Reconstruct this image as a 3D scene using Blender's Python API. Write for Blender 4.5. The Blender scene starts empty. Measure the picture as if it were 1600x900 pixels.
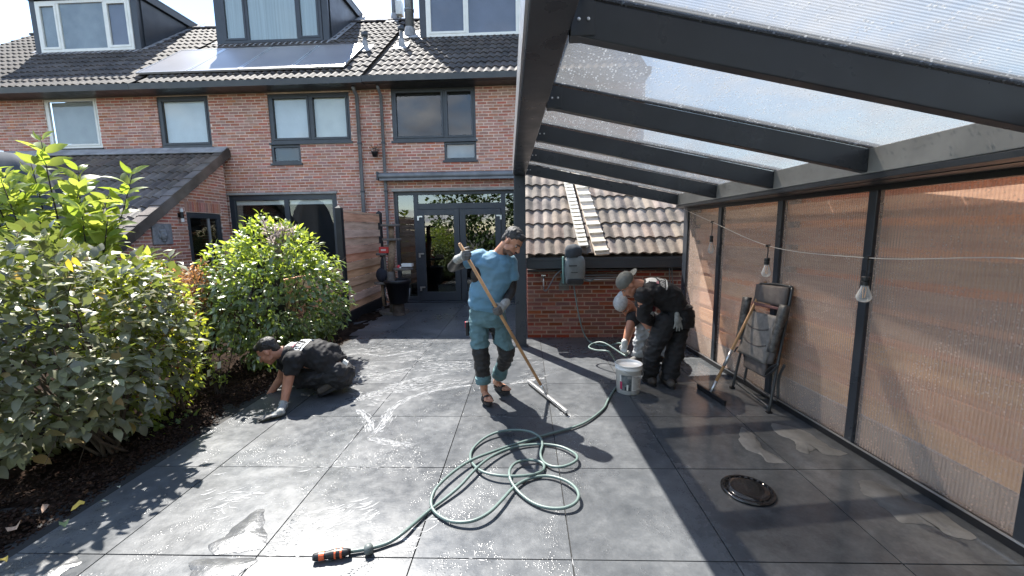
import bpy, math, random
import numpy as np
from mathutils import Vector, Matrix, Euler, noise as mnoise
random.seed(7)
rs = np.random.RandomState(5)
D = bpy.data
SC = bpy.context.scene
COL = SC.collection
R = math.radians

# ------------------------------------------------------------------ camera
CAM_H, CAM_F = 1.62528, 643.51          # eye height in metres, focal length in pixels of a 1600 px wide frame
_yaw, _pit, _rol = 0.0316679, 0.1370824, -0.013002
_fw = Vector((-math.sin(_yaw) * math.cos(_pit), math.cos(_yaw) * math.cos(_pit), -math.sin(_pit)))
_r0 = Vector((math.cos(_yaw), math.sin(_yaw), 0))
_u0 = _r0.cross(_fw)
_r = _r0 * math.cos(_rol) + _u0 * math.sin(_rol)
_u = _u0 * math.cos(_rol) - _r0 * math.sin(_rol)
CO = Vector((0, 0, CAM_H))
cd = D.cameras.new('camera')
cam = D.objects.new('camera', cd)
COL.objects.link(cam)
cam.matrix_world = Matrix(((_r.x, _u.x, -_fw.x, 0), (_r.y, _u.y, -_fw.y, 0), (_r.z, _u.z, -_fw.z, CAM_H), (0, 0, 0, 1)))
cd.sensor_fit = 'HORIZONTAL'
cd.sensor_width = 36
cd.lens = CAM_F / 1600 * 36
cd.clip_start = 0.05
cd.clip_end = 2000
SC.camera = cam

# ------------------------------------------------------------------ light
SUN = Vector((-0.39, 0.59, 1.0)).normalized()
sl = D.lights.new('sun', 'SUN')
sl.energy = 5.0
sl.angle = R(0.55)
sl.color = (1.0, 0.955, 0.88)
so = D.objects.new('sun', sl)
COL.objects.link(so)
so.rotation_euler = SUN.to_track_quat('Z', 'Y').to_euler()
so.location = (-6, 9, 15)

w = D.worlds.new('World')
SC.world = w
w.use_nodes = True
nt = w.node_tree
nt.nodes.clear()
N = nt.nodes.new
L = nt.links.new
wo = N('ShaderNodeOutputWorld'); bg = N('ShaderNodeBackground'); sky = N('ShaderNodeTexSky')
sky.sky_type = 'NISHITA'; sky.sun_disc = False
sky.sun_elevation = math.asin(SUN.z)
sky.sun_rotation = math.atan2(SUN.x, SUN.y)
sky.air_density = 1.0; sky.dust_density = 0.0
tc = N('ShaderNodeTexCoord'); sep = N('ShaderNodeSeparateXYZ'); L(tc.outputs['Generated'], sep.inputs[0])
mx = N('ShaderNodeMath'); mx.operation = 'MAXIMUM'; mx.inputs[1].default_value = 0.0; L(sep.outputs['Z'], mx.inputs[0])
ad = N('ShaderNodeMath'); ad.operation = 'ADD'; ad.inputs[1].default_value = 0.25; L(mx.outputs[0], ad.inputs[0])
dx = N('ShaderNodeMath'); dx.operation = 'DIVIDE'; L(sep.outputs['X'], dx.inputs[0]); L(ad.outputs[0], dx.inputs[1])
dy = N('ShaderNodeMath'); dy.operation = 'DIVIDE'; L(sep.outputs['Y'], dy.inputs[0]); L(ad.outputs[0], dy.inputs[1])
cmb = N('ShaderNodeCombineXYZ'); L(dx.outputs[0], cmb.inputs[0]); L(dy.outputs[0], cmb.inputs[1]); cmb.inputs[2].default_value = 3.3
cn = N('ShaderNodeTexNoise'); cn.inputs['Scale'].default_value = 1.9; cn.inputs['Detail'].default_value = 9; cn.inputs['Roughness'].default_value = 0.58
L(cmb.outputs[0], cn.inputs['Vector'])
cr = N('ShaderNodeValToRGB'); cr.color_ramp.elements[0].position = 0.47; cr.color_ramp.elements[1].position = 0.66
L(cn.outputs['Fac'], cr.inputs['Fac'])
cn2 = N('ShaderNodeTexNoise'); cn2.inputs['Scale'].default_value = 4.2; cn2.inputs['Detail'].default_value = 7
L(cmb.outputs[0], cn2.inputs['Vector'])
cr2 = N('ShaderNodeValToRGB'); cr2.color_ramp.elements[0].position = 0.3; cr2.color_ramp.elements[1].position = 0.72
cr2.color_ramp.elements[0].color = (2.3, 2.5, 3.0, 1); cr2.color_ramp.elements[1].color = (6.4, 6.5, 6.7, 1)
L(cn2.outputs['Fac'], cr2.inputs['Fac'])
cm = N('ShaderNodeMix'); cm.data_type = 'RGBA'
L(cr.outputs['Color'], cm.inputs['Factor']); L(sky.outputs[0], cm.inputs['A']); L(cr2.outputs['Color'], cm.inputs['B'])
L(cm.outputs['Result'], bg.inputs['Color'])
bg.inputs['Strength'].default_value = 0.15
L(bg.outputs[0], wo.inputs['Surface'])

SC.view_settings.view_transform = 'Standard'
SC.view_settings.look = 'None'
SC.view_settings.exposure = 1.45
SC.view_settings.gamma = 1.0
SC.render.engine = 'CYCLES'
SC.cycles.max_bounces = 8
SC.cycles.transparent_max_bounces = 16
SC.cycles.use_denoising = True
SC.cycles.caustics_reflective = False
SC.cycles.caustics_refractive = False
SC.cycles.sample_clamp_indirect = 6


# ------------------------------------------------------------------ measuring helpers
def ray(x, y):
    return (_fw * CAM_F + _r * (x - 800) - _u * (y - 450))


def gnd(x, y, z=0.0):
    d = ray(x, y)
    return CO + d * ((z - CAM_H) / d.z)


def atY(x, y, Y):
    d = ray(x, y)
    return CO + d * (Y / d.y)


def atX(x, y, X):
    d = ray(x, y)
    return CO + d * (X / d.x)


def project(P):
    d = Vector(P) - CO
    z = d.dot(_fw)
    if z < 0.05:
        return (-9999, -9999, z)
    return (800 + CAM_F * d.dot(_r) / z, 450 - CAM_F * d.dot(_u) / z, z)


# ------------------------------------------------------------------ materials
def _nodes(m):
    m.use_nodes = True
    t = m.node_tree
    t.nodes.clear()
    return t, t.nodes.new, t.links.new


def nz(N, L, vec, scale, detail=4, rough=0.55, dist=0.0):
    n = N('ShaderNodeTexNoise')
    n.inputs['Scale'].default_value = scale
    n.inputs['Detail'].default_value = detail
    n.inputs['Roughness'].default_value = rough
    n.inputs['Distortion'].default_value = dist
    if vec is not None:
        L(vec, n.inputs['Vector'])
    return n.outputs['Fac']


def mrange(N, L, src, a, b, c, d, clamp=True):
    n = N('ShaderNodeMapRange')
    n.clamp = clamp
    L(src, n.inputs[0])
    for i, v in enumerate((a, b, c, d)):
        n.inputs[1 + i].default_value = v
    return n.outputs[0]


def mth(N, L, op, a, b=None):
    n = N('ShaderNodeMath')
    n.operation = op
    for i, s in enumerate((a, b)):
        if s is None:
            continue
        if isinstance(s, (int, float)):
            n.inputs[i].default_value = s
        else:
            L(s, n.inputs[i])
    return n.outputs[0]


def ramp(N, L, src, stops):
    n = N('ShaderNodeValToRGB')
    e = n.color_ramp.elements
    while len(e) < len(stops):
        e.new(0.5)
    for k, (p_, c) in enumerate(stops):
        e[k].position = p_
        e[k].color = (*c, 1) if len(c) == 3 else c
    L(src, n.inputs['Fac'])
    return n.outputs['Color']


def mixc(N, L, f, a, b, mode='MIX'):
    n = N('ShaderNodeMix')
    n.data_type = 'RGBA'
    n.blend_type = mode
    for k, s in (('Factor', f), ('A', a), ('B', b)):
        if isinstance(s, (int, float)):
            n.inputs[k].default_value = s
        elif isinstance(s, tuple):
            n.inputs[k].default_value = (*s, 1) if len(s) == 3 else s
        else:
            L(s, n.inputs[k])
    return n.outputs['Result']


def rnd01(N, L):
    """one random number per piece: per object and per loose island of a joined mesh"""
    oi = N('ShaderNodeObjectInfo'); g = N('ShaderNodeNewGeometry')
    s = mth(N, L, 'ADD', oi.outputs['Random'], g.outputs['Random Per Island'])
    return mth(N, L, 'FRACT', s)


def MAT(name, col, rough=0.6, metal=0.0, var=0.0, vscale=4.0, col2=None, piece=0.0, bump=0.0, bscale=40.0, spec=0.5, rvar=0.0,
        coat=0.0, stretch=None, sheen=0.0, trans=0.0, coords='Object'):
    m = D.materials.new(name)
    t, N, L = _nodes(m)
    out = N('ShaderNodeOutputMaterial')
    b = N('ShaderNodeBsdfPrincipled')
    L(b.outputs[0], out.inputs['Surface'])
    tcn = N('ShaderNodeTexCoord')
    if coords == 'World':
        vec = N('ShaderNodeNewGeometry').outputs['Position']
    else:
        vec = tcn.outputs[coords]
    if stretch:
        mp = N('ShaderNodeMapping')
        mp.inputs['Scale'].default_value = stretch
        L(vec, mp.inputs['Vector'])
        vec = mp.outputs[0]
    c = None
    if var or col2:
        f = nz(N, L, vec, vscale, 6, 0.6)
        lo = tuple(max(0, x * (1 - var)) for x in col)
        hi = col2 if col2 else tuple(x * (1 + var) for x in col)
        c = ramp(N, L, f, ((0.33, lo), (0.67, hi)))
    if piece:
        rr = rnd01(N, L)
        v = mrange(N, L, rr, 0, 1, 1 - piece, 1 + piece)
        h = N('ShaderNodeHueSaturation')
        L(v, h.inputs['Value'])
        sat = mrange(N, L, mth(N, L, 'FRACT', mth(N, L, 'MULTIPLY', rr, 7.3)), 0, 1, 0.75, 1.15)
        L(sat, h.inputs['Saturation'])
        hue = mrange(N, L, mth(N, L, 'FRACT', mth(N, L, 'MULTIPLY', rr, 13.7)), 0, 1, 0.488, 0.512)
        L(hue, h.inputs['Hue'])
        if c is None:
            h.inputs['Color'].default_value = (*col, 1)
        else:
            L(c, h.inputs['Color'])
        c = h.outputs[0]
    if c is None:
        b.inputs['Base Color'].default_value = (*col, 1)
    else:
        L(c, b.inputs['Base Color'])
    b.inputs['Roughness'].default_value = rough
    if rvar:
        L(mrange(N, L, nz(N, L, vec, vscale * 1.7, 4), 0.3, 0.7, max(0.02, rough - rvar), min(1, rough + rvar)), b.inputs['Roughness'])
    b.inputs['Metallic'].default_value = metal
    b.inputs['Specular IOR Level'].default_value = spec
    b.inputs['Coat Weight'].default_value = coat
    b.inputs['Sheen Weight'].default_value = sheen
    b.inputs['Transmission Weight'].default_value = trans
    if bump:
        bp = N('ShaderNodeBump')
        bp.inputs['Strength'].default_value = min(1.0, bump)
        bp.inputs['Distance'].default_value = 0.006
        L(nz(N, L, vec, bscale, 5, 0.6), bp.inputs['Height'])
        L(bp.outputs[0], b.inputs['Normal'])
    return m


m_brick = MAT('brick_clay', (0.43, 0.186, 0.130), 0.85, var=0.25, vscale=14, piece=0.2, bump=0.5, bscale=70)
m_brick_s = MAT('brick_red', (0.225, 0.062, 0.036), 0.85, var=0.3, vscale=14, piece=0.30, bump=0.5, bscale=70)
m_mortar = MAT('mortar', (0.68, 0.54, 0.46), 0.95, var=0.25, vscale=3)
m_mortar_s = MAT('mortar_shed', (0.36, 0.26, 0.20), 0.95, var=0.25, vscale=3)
m_tile_main = MAT('roof_tile_brown', (0.060, 0.050, 0.044), 0.78, var=0.5, vscale=1.3, piece=0.28, bump=0.7, bscale=45, coords='World')
m_tile_lean = MAT('roof_tile_dark', (0.115, 0.092, 0.076), 0.6, var=0.45, vscale=2, piece=0.22, bump=0.6, bscale=45, coords='World')
m_tile_shed = MAT('roof_tile_lichen', (0.115, 0.090, 0.074), 0.85, var=0.35, vscale=3.0, col2=(0.25, 0.195, 0.155), piece=0.24, bump=0.9, bscale=38, coords='World')
m_anth = MAT('anthracite_paint', (0.040, 0.046, 0.056), 0.38, var=0.12, vscale=3, rvar=0.08)
m_anth_w = MAT('anthracite_wet', (0.034, 0.040, 0.050), 0.32, var=0.15, vscale=2.5, rvar=0.1, bump=0.06, bscale=12)
m_gutter_in = MAT('gutter_grey', (0.30, 0.305, 0.31), 0.45, metal=0.2, var=0.18, vscale=2.2, stretch=(3, 1, 1), rvar=0.1)
m_lead = MAT('lead_flashing', (0.30, 0.30, 0.31), 0.55, var=0.3, vscale=5, bump=0.5, bscale=14)
m_white = MAT('white_frame_paint', (0.78, 0.77, 0.72), 0.4, var=0.06, vscale=4)
m_black = MAT('black_plastic', (0.012, 0.012, 0.014), 0.42, var=0.2)
m_blackpaint = MAT('black_wood_stain', (0.012, 0.012, 0.014), 0.55, var=0.3, bump=0.2)
m_blind = MAT('blind_fabric', (0.78, 0.80, 0.82), 0.85, var=0.08, vscale=2)
m_blind_v = MAT('vertical_blind', (0.50, 0.56, 0.58), 0.8, var=0.16, vscale=1.0, stretch=(22, 1, 0.3))
m_dark = MAT('dark_room', (0.012, 0.013, 0.015), 0.9)
m_zinc = MAT('zinc_pipe', (0.16, 0.165, 0.175), 0.45, metal=0.35, var=0.25, vscale=3)
m_concrete = MAT('concrete', (0.30, 0.29, 0.275), 0.85, var=0.25, vscale=6, bump=0.4)
m_plank_l = MAT('larch_plank', (0.70, 0.385, 0.235), 0.6, var=0.25, vscale=1.6, col2=(0.80, 0.50, 0.33), piece=0.12, stretch=(1.0, 1.0, 11), bump=0.3, bscale=9)
m_plank_r = MAT('pine_fence_plank', (0.80, 0.40, 0.205), 0.65, var=0.25, vscale=1.6, col2=(0.87, 0.53, 0.31), piece=0.16, stretch=(1, 1, 11), bump=0.3, bscale=9)
m_wood_pale = MAT('pale_softwood', (0.62, 0.50, 0.38), 0.7, var=0.18, vscale=6, bump=0.2)
m_wood_white = MAT('weathered_white_wood', (0.70, 0.66, 0.58), 0.75, var=0.22, vscale=8)
m_handle = MAT('broom_handle_wood', (0.56, 0.31, 0.145), 0.5, var=0.2, vscale=7, stretch=(1, 1, 1))
m_alu = MAT('aluminium', (0.66, 0.66, 0.66), 0.3, metal=0.85, var=0.1)
m_joint = MAT('tile_joint', (0.016, 0.016, 0.016), 0.8)


def glass_mat(name, refl=0.10, tint=(0.82, 0.86, 0.86)):
    m = D.materials.new(name)
    t, N, L = _nodes(m)
    out = N('ShaderNodeOutputMaterial'); mix = N('ShaderNodeMixShader')
    tr = N('ShaderNodeBsdfTransparent'); tr.inputs[0].default_value = (*tint, 1)
    gl = N('ShaderNodeBsdfGlossy'); gl.inputs['Roughness'].default_value = 0.01
    lw = N('ShaderNodeLayerWeight'); lw.inputs['Blend'].default_value = 0.35
    f = mth(N, L, 'ADD', mth(N, L, 'MULTIPLY', lw.outputs['Fresnel'], 0.9), refl)
    f = mth(N, L, 'MULTIPLY', f, mth(N, L, 'SUBTRACT', 1.0, N('ShaderNodeNewGeometry').outputs['Backfacing']))
    n = N('ShaderNodeClamp'); L(f, n.inputs[0])
    bp = N('ShaderNodeBump'); bp.inputs['Strength'].default_value = 0.03; bp.inputs['Distance'].default_value = 0.02
    L(nz(N, L, N('ShaderNodeTexCoord').outputs['Object'], 2.2, 1), bp.inputs['Height'])
    L(bp.outputs[0], gl.inputs['Normal'])
    L(n.outputs[0], mix.inputs[0]); L(tr.outputs[0], mix.inputs[1]); L(gl.outputs[0], mix.inputs[2])
    L(mix.outputs[0], out.inputs['Surface'])
    return m


m_glass = glass_mat('window_glass', 0.05, (0.92, 0.94, 0.94))
m_glass_d = glass_mat('door_glass', 0.16, (0.5, 0.53, 0.53))


def poly_mat(name, axis, roof):
    """twin-wall polycarbonate sheet: ribs, drops of water, partly clear, partly scattering"""
    m = D.materials.new(name)
    t, N, L = _nodes(m)
    out = N('ShaderNodeOutputMaterial')
    tcn = N('ShaderNodeTexCoord')
    obj = tcn.outputs['Object']
    wv = N('ShaderNodeTexWave'); wv.wave_type = 'BANDS'; wv.bands_direction = axis
    wv.inputs['Scale'].default_value = 19.6 if roof else 15.7
    wv.inputs['Distortion'].default_value = 0.0
    L(obj, wv.inputs['Vector'])
    rib = wv.outputs['Fac']
    big = nz(N, L, obj, 1.3, 4)
    # drops
    vo = N('ShaderNodeTexVoronoi'); vo.inputs['Scale'].default_value = 64 if roof else 60
    L(obj, vo.inputs['Vector'])
    drop = mrange(N, L, vo.outputs['Distance'], 0.16, 0.40, 1, 0)
    keep = mth(N, L, 'GREATER_THAN', vo.outputs['Color'] if False else nz(N, L, obj, 7, 3), 0.47)
    sepc = N('ShaderNodeSeparateColor'); L(vo.outputs['Color'], sepc.inputs[0])
    pick = mth(N, L, 'GREATER_THAN', sepc.outputs[0], 0.62)
    drop = mth(N, L, 'MULTIPLY', mth(N, L, 'MULTIPLY', drop, keep), pick)
    bp = N('ShaderNodeBump'); bp.inputs['Strength'].default_value = 0.35; bp.inputs['Distance'].default_value = 0.004
    L(mth(N, L, 'ADD', mth(N, L, 'MULTIPLY', rib, 0.5), mth(N, L, 'MULTIPLY', drop, 1.6)), bp.inputs['Height'])
    tr = N('ShaderNodeBsdfTransparent'); tr.inputs[0].default_value = (0.66, 0.68, 0.70, 1) if roof else (0.96, 0.95, 0.94, 1)
    if roof:
        L(mixc(N, L, rib, (0.52, 0.50, 0.475), (0.90, 0.865, 0.825)), tr.inputs[0])
    rf = N('ShaderNodeBsdfRefraction'); rf.inputs['IOR'].default_value = 1.04; rf.inputs['Roughness'].default_value = 0.22
    rf.inputs['Color'].default_value = (0.66, 0.68, 0.70, 1) if roof else (0.93, 0.95, 0.97, 1)
    L(bp.outputs[0], rf.inputs['Normal'])
    tl = N('ShaderNodeBsdfTranslucent'); tl.inputs[0].default_value = (0.72, 0.75, 0.78, 1)
    df = N('ShaderNodeBsdfDiffuse'); df.inputs[0].default_value = (0.55, 0.57, 0.58, 1) if roof else (0.86, 0.66, 0.545, 1)  # wall sheet tinted warm, standing in for plank light coming through
    gl = N('ShaderNodeBsdfGlossy'); gl.inputs['Roughness'].default_value = 0.16
    L(bp.outputs[0], gl.inputs['Normal'])
    a = N('ShaderNodeMixShader')      # clear versus scattering
    fac = mrange(N, L, mth(N, L, 'ADD', mth(N, L, 'MULTIPLY', rib, 0.5), big), 0.5, 1.25, 0.16 if roof else 0.04, 0.36 if roof else 0.14)
    L(fac, a.inputs[0]); L(tr.outputs[0], a.inputs[1]); L(rf.outputs[0], a.inputs[2])
    b = N('ShaderNodeMixShader'); b.inputs[0].default_value = 0.48 if roof else 0.15
    L(tl.outputs[0], b.inputs[2]); L(df.outputs[0], b.inputs[1])
    c = N('ShaderNodeMixShader')
    base = 0.15 if roof else 0.24
    sc = mrange(N, L, mth(N, L, 'ADD', mth(N, L, 'MULTIPLY', rib, 0.55 if roof else .5), big), 0.4, 1.2, base - 0.08, base + (0.22 if roof else 0.12))
    sc = mth(N, L, 'ADD', sc, mth(N, L, 'MULTIPLY', drop, 0.8 if roof else 0.22))
    cl = N('ShaderNodeClamp'); L(sc, cl.inputs[0])
    L(cl.outputs[0], c.inputs[0]); L(a.outputs[0], c.inputs[1]); L(b.outputs[0], c.inputs[2])
    d = N('ShaderNodeMixShader')
    lw = N('ShaderNodeLayerWeight'); lw.inputs['Blend'].default_value = 0.25
    L(mth(N, L, 'MULTIPLY', mth(N, L, 'MULTIPLY', lw.outputs['Fresnel'], 0.55), mth(N, L, 'SUBTRACT', 1.0, N('ShaderNodeNewGeometry').outputs['Backfacing'])), d.inputs[0])
    L(c.outputs[0], d.inputs[1]); L(gl.outputs[0], d.inputs[2])
    L(d.outputs[0], out.inputs['Surface'])
    return m


m_poly_roof = poly_mat('polycarbonate_roof', 'Y', True)
m_poly_wall = poly_mat('polycarbonate_wall', 'Y', False)


def slate_mat():
    m = D.materials.new('wet_slate_tile')
    t, N, L = _nodes(m)
    out = N('ShaderNodeOutputMaterial'); b = N('ShaderNodeBsdfPrincipled'); L(b.outputs[0], out.inputs['Surface'])
    pos = N('ShaderNodeNewGeometry').outputs['Position']
    oi = N('ShaderNodeObjectInfo')
    n1 = nz(N, L, pos, 1.7, 7, 0.62, 0.4)
    n2 = nz(N, L, pos, 11, 6, 0.65)
    n3 = nz(N, L, pos, 60, 4, 0.6)
    s = mth(N, L, 'ADD', mth(N, L, 'MULTIPLY', n1, 0.5), mth(N, L, 'ADD', mth(N, L, 'MULTIPLY', n2, 0.35), mth(N, L, 'MULTIPLY', n3, 0.15)))
    s = mth(N, L, 'ADD', s, mth(N, L, 'MULTIPLY', mth(N, L, 'SUBTRACT', oi.outputs['Random'], 0.5), 0.09))
    col = ramp(N, L, s, ((0.34, (0.050, 0.054, 0.059)), (0.50, (0.085, 0.090, 0.096)), (0.66, (0.143, 0.149, 0.155))))
    # water film: large wet zones, thin runs
    wet = nz(N, L, pos, 1.05, 5, 0.6, 0.6)
    wetm = mrange(N, L, wet, 0.34, 0.62, 0, 1)
    col = mixc(N, L, wetm, col, mixc(N, L, 1.0, col, (0.86, 0.87, 0.88), 'MULTIPLY'))
    # drops and dribbles left by the hose
    vo = N('ShaderNodeTexVoronoi'); vo.inputs['Scale'].default_value = 95; L(pos, vo.inputs['Vector'])
    sp = N('ShaderNodeSeparateColor'); L(vo.outputs['Color'], sp.inputs[0])
    pick = mth(N, L, 'GREATER_THAN', sp.outputs[1], 0.45)
    dz = mrange(N, L, nz(N, L, pos, 2.3, 4, 0.6, 1.2), 0.50, 0.62, 0, 1)
    drop = mth(N, L, 'MULTIPLY', mth(N, L, 'MULTIPLY', mrange(N, L, vo.outputs['Distance'], 0.12, 0.42, 1, 0), pick), dz)
    L(col, b.inputs['Base Color'])
    ro = mrange(N, L, wetm, 0, 1, 0.40, 0.27)
    ro = mth(N, L, 'ADD', ro, mth(N, L, 'MULTIPLY', mth(N, L, 'SUBTRACT', n2, 0.5), 0.25))
    sx = N('ShaderNodeSeparateXYZ'); L(pos, sx.inputs[0])
    pool = mrange(N, L, mth(N, L, 'ADD', sx.outputs[0], mth(N, L, 'MULTIPLY', n1, 0.6)), 1.2, 1.7, 0, 1)      # standing film where the hose has been run
    ro = mth(N, L, 'SUBTRACT', ro, mth(N, L, 'MULTIPLY', pool, 0.17))
    ro = mth(N, L, 'SUBTRACT', ro, mth(N, L, 'MULTIPLY', drop, 0.25))
    cl = N('ShaderNodeClamp'); cl.inputs[1].default_value = 0.05; L(ro, cl.inputs[0])
    L(cl.outputs[0], b.inputs['Roughness'])
    bp = N('ShaderNodeBump'); L(mrange(N, L, pool, 0, 1, 0.45, 0.16), bp.inputs['Strength']); bp.inputs['Distance'].default_value = 0.0035
    h = mth(N, L, 'ADD', mth(N, L, 'MULTIPLY', n2, 0.45), mth(N, L, 'ADD', mth(N, L, 'MULTIPLY', n3, 0.22), mth(N, L, 'MULTIPLY', drop, 0.9)))
    L(h, bp.inputs['Height']); L(bp.outputs[0], b.inputs['Normal'])
    b.inputs['Specular IOR Level'].default_value = 0.55
    return m


m_slate = slate_mat()
m_water = MAT('standing_water', (0.055, 0.057, 0.060), 0.03, spec=0.9, bump=0.06, bscale=9)


# ------------------------------------------------------------------ mesh builder
class MB:
    def __init__(s):
        s.v = []; s.f = []; s.m = []

    def add(s, vs, fs, mat=0):
        o = len(s.v)
        s.v.extend([tuple(v) for v in vs])
        s.f.extend([tuple(i + o for i in f) for f in fs])
        s.m.extend([mat] * len(fs))
        return s

    def box(s, lo, hi, mat=0):
        (a, b, c), (d, e, f) = lo, hi
        return s.add([(a, b, c), (d, b, c), (d, e, c), (a, e, c), (a, b, f), (d, b, f), (d, e, f), (a, e, f)],
                     [(0, 3, 2, 1), (4, 5, 6, 7), (0, 1, 5, 4), (1, 2, 6, 5), (2, 3, 7, 6), (3, 0, 4, 7)], mat)

    def obox(s, c, ax, ay, az, mat=0):
        """box about c with half-axis vectors"""
        c, ax, ay, az = map(Vector, (c, ax, ay, az))
        vs = [c + ax * i + ay * j + az * k for k in (-1, 1) for (i, j) in ((-1, -1), (1, -1), (1, 1), (-1, 1))]
        return s.add(vs, [(0, 3, 2, 1), (4, 5, 6, 7), (0, 1, 5, 4), (1, 2, 6, 5), (2, 3, 7, 6), (3, 0, 4, 7)], mat)

    def bar(s, p0, p1, wdt, hgt, up=(0, 0, 1), mat=0):
        p0, p1 = Vector(p0), Vector(p1)
        d = (p1 - p0)
        t = d.normalized()
        side = t.cross(Vector(up)).normalized()
        upv = side.cross(t)
        return s.obox((p0 + p1) / 2, d / 2, side * wdt / 2, upv * hgt / 2, mat)

    def tube(s, pts, r, n=8, mat=0, cap=True, closed=False):
        pts = [Vector(p) for p in pts]
        k = len(pts)
        rr = r if isinstance(r, (list, tuple)) else [r] * k
        vs = []
        prev = None
        for i, p in enumerate(pts):
            a = pts[(i - 1) % k] if (i > 0 or closed) else p
            b = pts[(i + 1) % k] if (i < k - 1 or closed) else p
            t = (b - a)
            t = t.normalized() if t.length > 1e-9 else Vector((0, 0, 1))
            if prev is None:
                x = t.cross(Vector((0, 0, 1)))
                if x.length < 0.05:
                    x = t.cross(Vector((1, 0, 0)))
            else:
                x = prev - t * prev.dot(t)
            x.normalize()
            prev = x
            y = t.cross(x)
            for j in range(n):
                an = 2 * math.pi * j / n
                vs.append(p + (x * math.cos(an) + y * math.sin(an)) * rr[i])
        fs = []
        for i in range(k if closed else k - 1):
            for j in range(n):
                a, b = i * n + j, i * n + (j + 1) % n
                c, d_ = ((i + 1) % k) * n + (j + 1) % n, ((i + 1) % k) * n + j
                fs.append((a, b, c, d_))
        if cap and not closed:
            fs.append(tuple(range(n - 1, -1, -1)))
            fs.append(tuple((k - 1) * n + j for j in range(n)))
        return s.add(vs, fs, mat)

    def lathe(s, prof, n=20, c=(0, 0, 0), mat=0, M=None):
        c = Vector(c)
        vs, fs = [], []
        for (r, z) in prof:
            for j in range(n):
                a = 2 * math.pi * j / n
                p = Vector((r * math.cos(a), r * math.sin(a), z))
                if M is not None:
                    p = M @ p
                vs.append(c + p)
        k = len(prof)
        for i in range(k - 1):
            for j in range(n):
                fs.append((i * n + j, i * n + (j + 1) % n, (i + 1) * n + (j + 1) % n, (i + 1) * n + j))
        if prof[0][0] > 1e-6:
            fs.append(tuple(range(n - 1, -1, -1)))
        if prof[-1][0] > 1e-6:
            fs.append(tuple((k - 1) * n + j for j in range(n)))
        return s.add(vs, fs, mat)

    def ell(s, c, rad, M=None, nu=14, nv=9, mat=0):
        c = Vector(c)
        vs = []
        for i in range(1, nv):
            th = math.pi * i / nv
            for j in range(nu):
                a = 2 * math.pi * j / nu
                p = Vector((rad[0] * math.sin(th) * math.cos(a), rad[1] * math.sin(th) * math.sin(a), rad[2] * math.cos(th)))
                vs.append(c + (M @ p if M is not None else p))
        top = Vector((0, 0, rad[2])); bot = Vector((0, 0, -rad[2]))
        vs.append(c + (M @ top if M is not None else top)); vs.append(c + (M @ bot if M is not None else bot))
        T, B = len(vs) - 2, len(vs) - 1
        fs = []
        for i in range(nv - 2):
            for j in range(nu):
                fs.append((i * nu + j, (i + 1) * nu + j, (i + 1) * nu + (j + 1) % nu, i * nu + (j + 1) % nu))
        for j in range(nu):
            fs.append((T, j, (j + 1) % nu))
            fs.append((B, (nv - 2) * nu + (j + 1) % nu, (nv - 2) * nu + j))
        return s.add(vs, fs, mat)

    def prism(s, poly, ext, mat=0):
        """poly: list of 3-D points (planar), ext: extrusion vector"""
        n = len(poly)
        e = Vector(ext)
        vs = [Vector(p) for p in poly] + [Vector(p) + e for p in poly]
        fs = [tuple(range(n - 1, -1, -1)), tuple(range(n, 2 * n))]
        fs += [(i, (i + 1) % n, n + (i + 1) % n, n + i) for i in range(n)]
        return s.add(vs, fs, mat)

    def mesh(s, name, mats, smooth=False):
        me = D.meshes.new(name)
        me.from_pydata(s.v, [], s.f)
        mats = mats if isinstance(mats, (list, tuple)) else [mats]
        for mm in mats:
            me.materials.append(mm)
        if len(mats) > 1:
            me.polygons.foreach_set('material_index', s.m)
        if smooth:
            me.polygons.foreach_set('use_smooth', [True] * len(me.polygons))
        me.update()
        return me

    def build(s, name, mats, parent=None, smooth=False, bev=0, fixn=False):
        me = s.mesh(name, mats, smooth)
        if fixn:
            import bmesh
            bm = bmesh.new(); bm.from_mesh(me)
            bmesh.ops.recalc_face_normals(bm, faces=bm.faces[:])
            bm.to_mesh(me); bm.free()
        o = link(name, me, parent)
        if bev:
            b = o.modifiers.new('bevel', 'BEVEL'); b.width = bev; b.segments = 2; b.limit_method = 'ANGLE'
        return o


def link(name, me, parent=None, loc=None, rot=None):
    o = D.objects.new(name, me)
    COL.objects.link(o)
    if parent is not None:
        o.parent = parent
    if loc is not None:
        o.location = loc
    if rot is not None:
        o.rotation_euler = rot
    return o


def tag(o, label=None, cat=None, group=None, kind=None):
    if label: o['label'] = label
    if cat: o['category'] = cat
    if group: o['group'] = group
    if kind: o['kind'] = kind
    return o


def thing(name, label, cat, loc=(0, 0, 0), rotz=0.0, group=None):
    o = D.objects.new(name, None)
    o.empty_display_size = 0.1
    COL.objects.link(o)
    o.location = loc
    o.rotation_euler = (0, 0, rotz)
    return tag(o, label, cat, group)


def copy_tree(o, parent=None, loc=None, rotz=None):
    c = o.copy()
    COL.objects.link(c)
    if parent is not None:
        c.parent = parent
    if loc is not None:
        c.location = loc
    if rotz is not None:
        c.rotation_euler = (0, 0, rotz)
    for ch in list(o.children):
        copy_tree(ch, c)
    return c


def in_frame(P, pad=10):
    x, y, z = project(P)
    return z > 0 and -pad < x < 1600 + pad and -pad < y < 900 + pad


# ------------------------------------------------------------------ pieces: bricks and roof tiles
def brick_mesh(l, h, d, name, mat):
    return MB().box((-l / 2, 0, -h / 2), (l / 2, d, h / 2)).mesh(name, mat)


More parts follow.
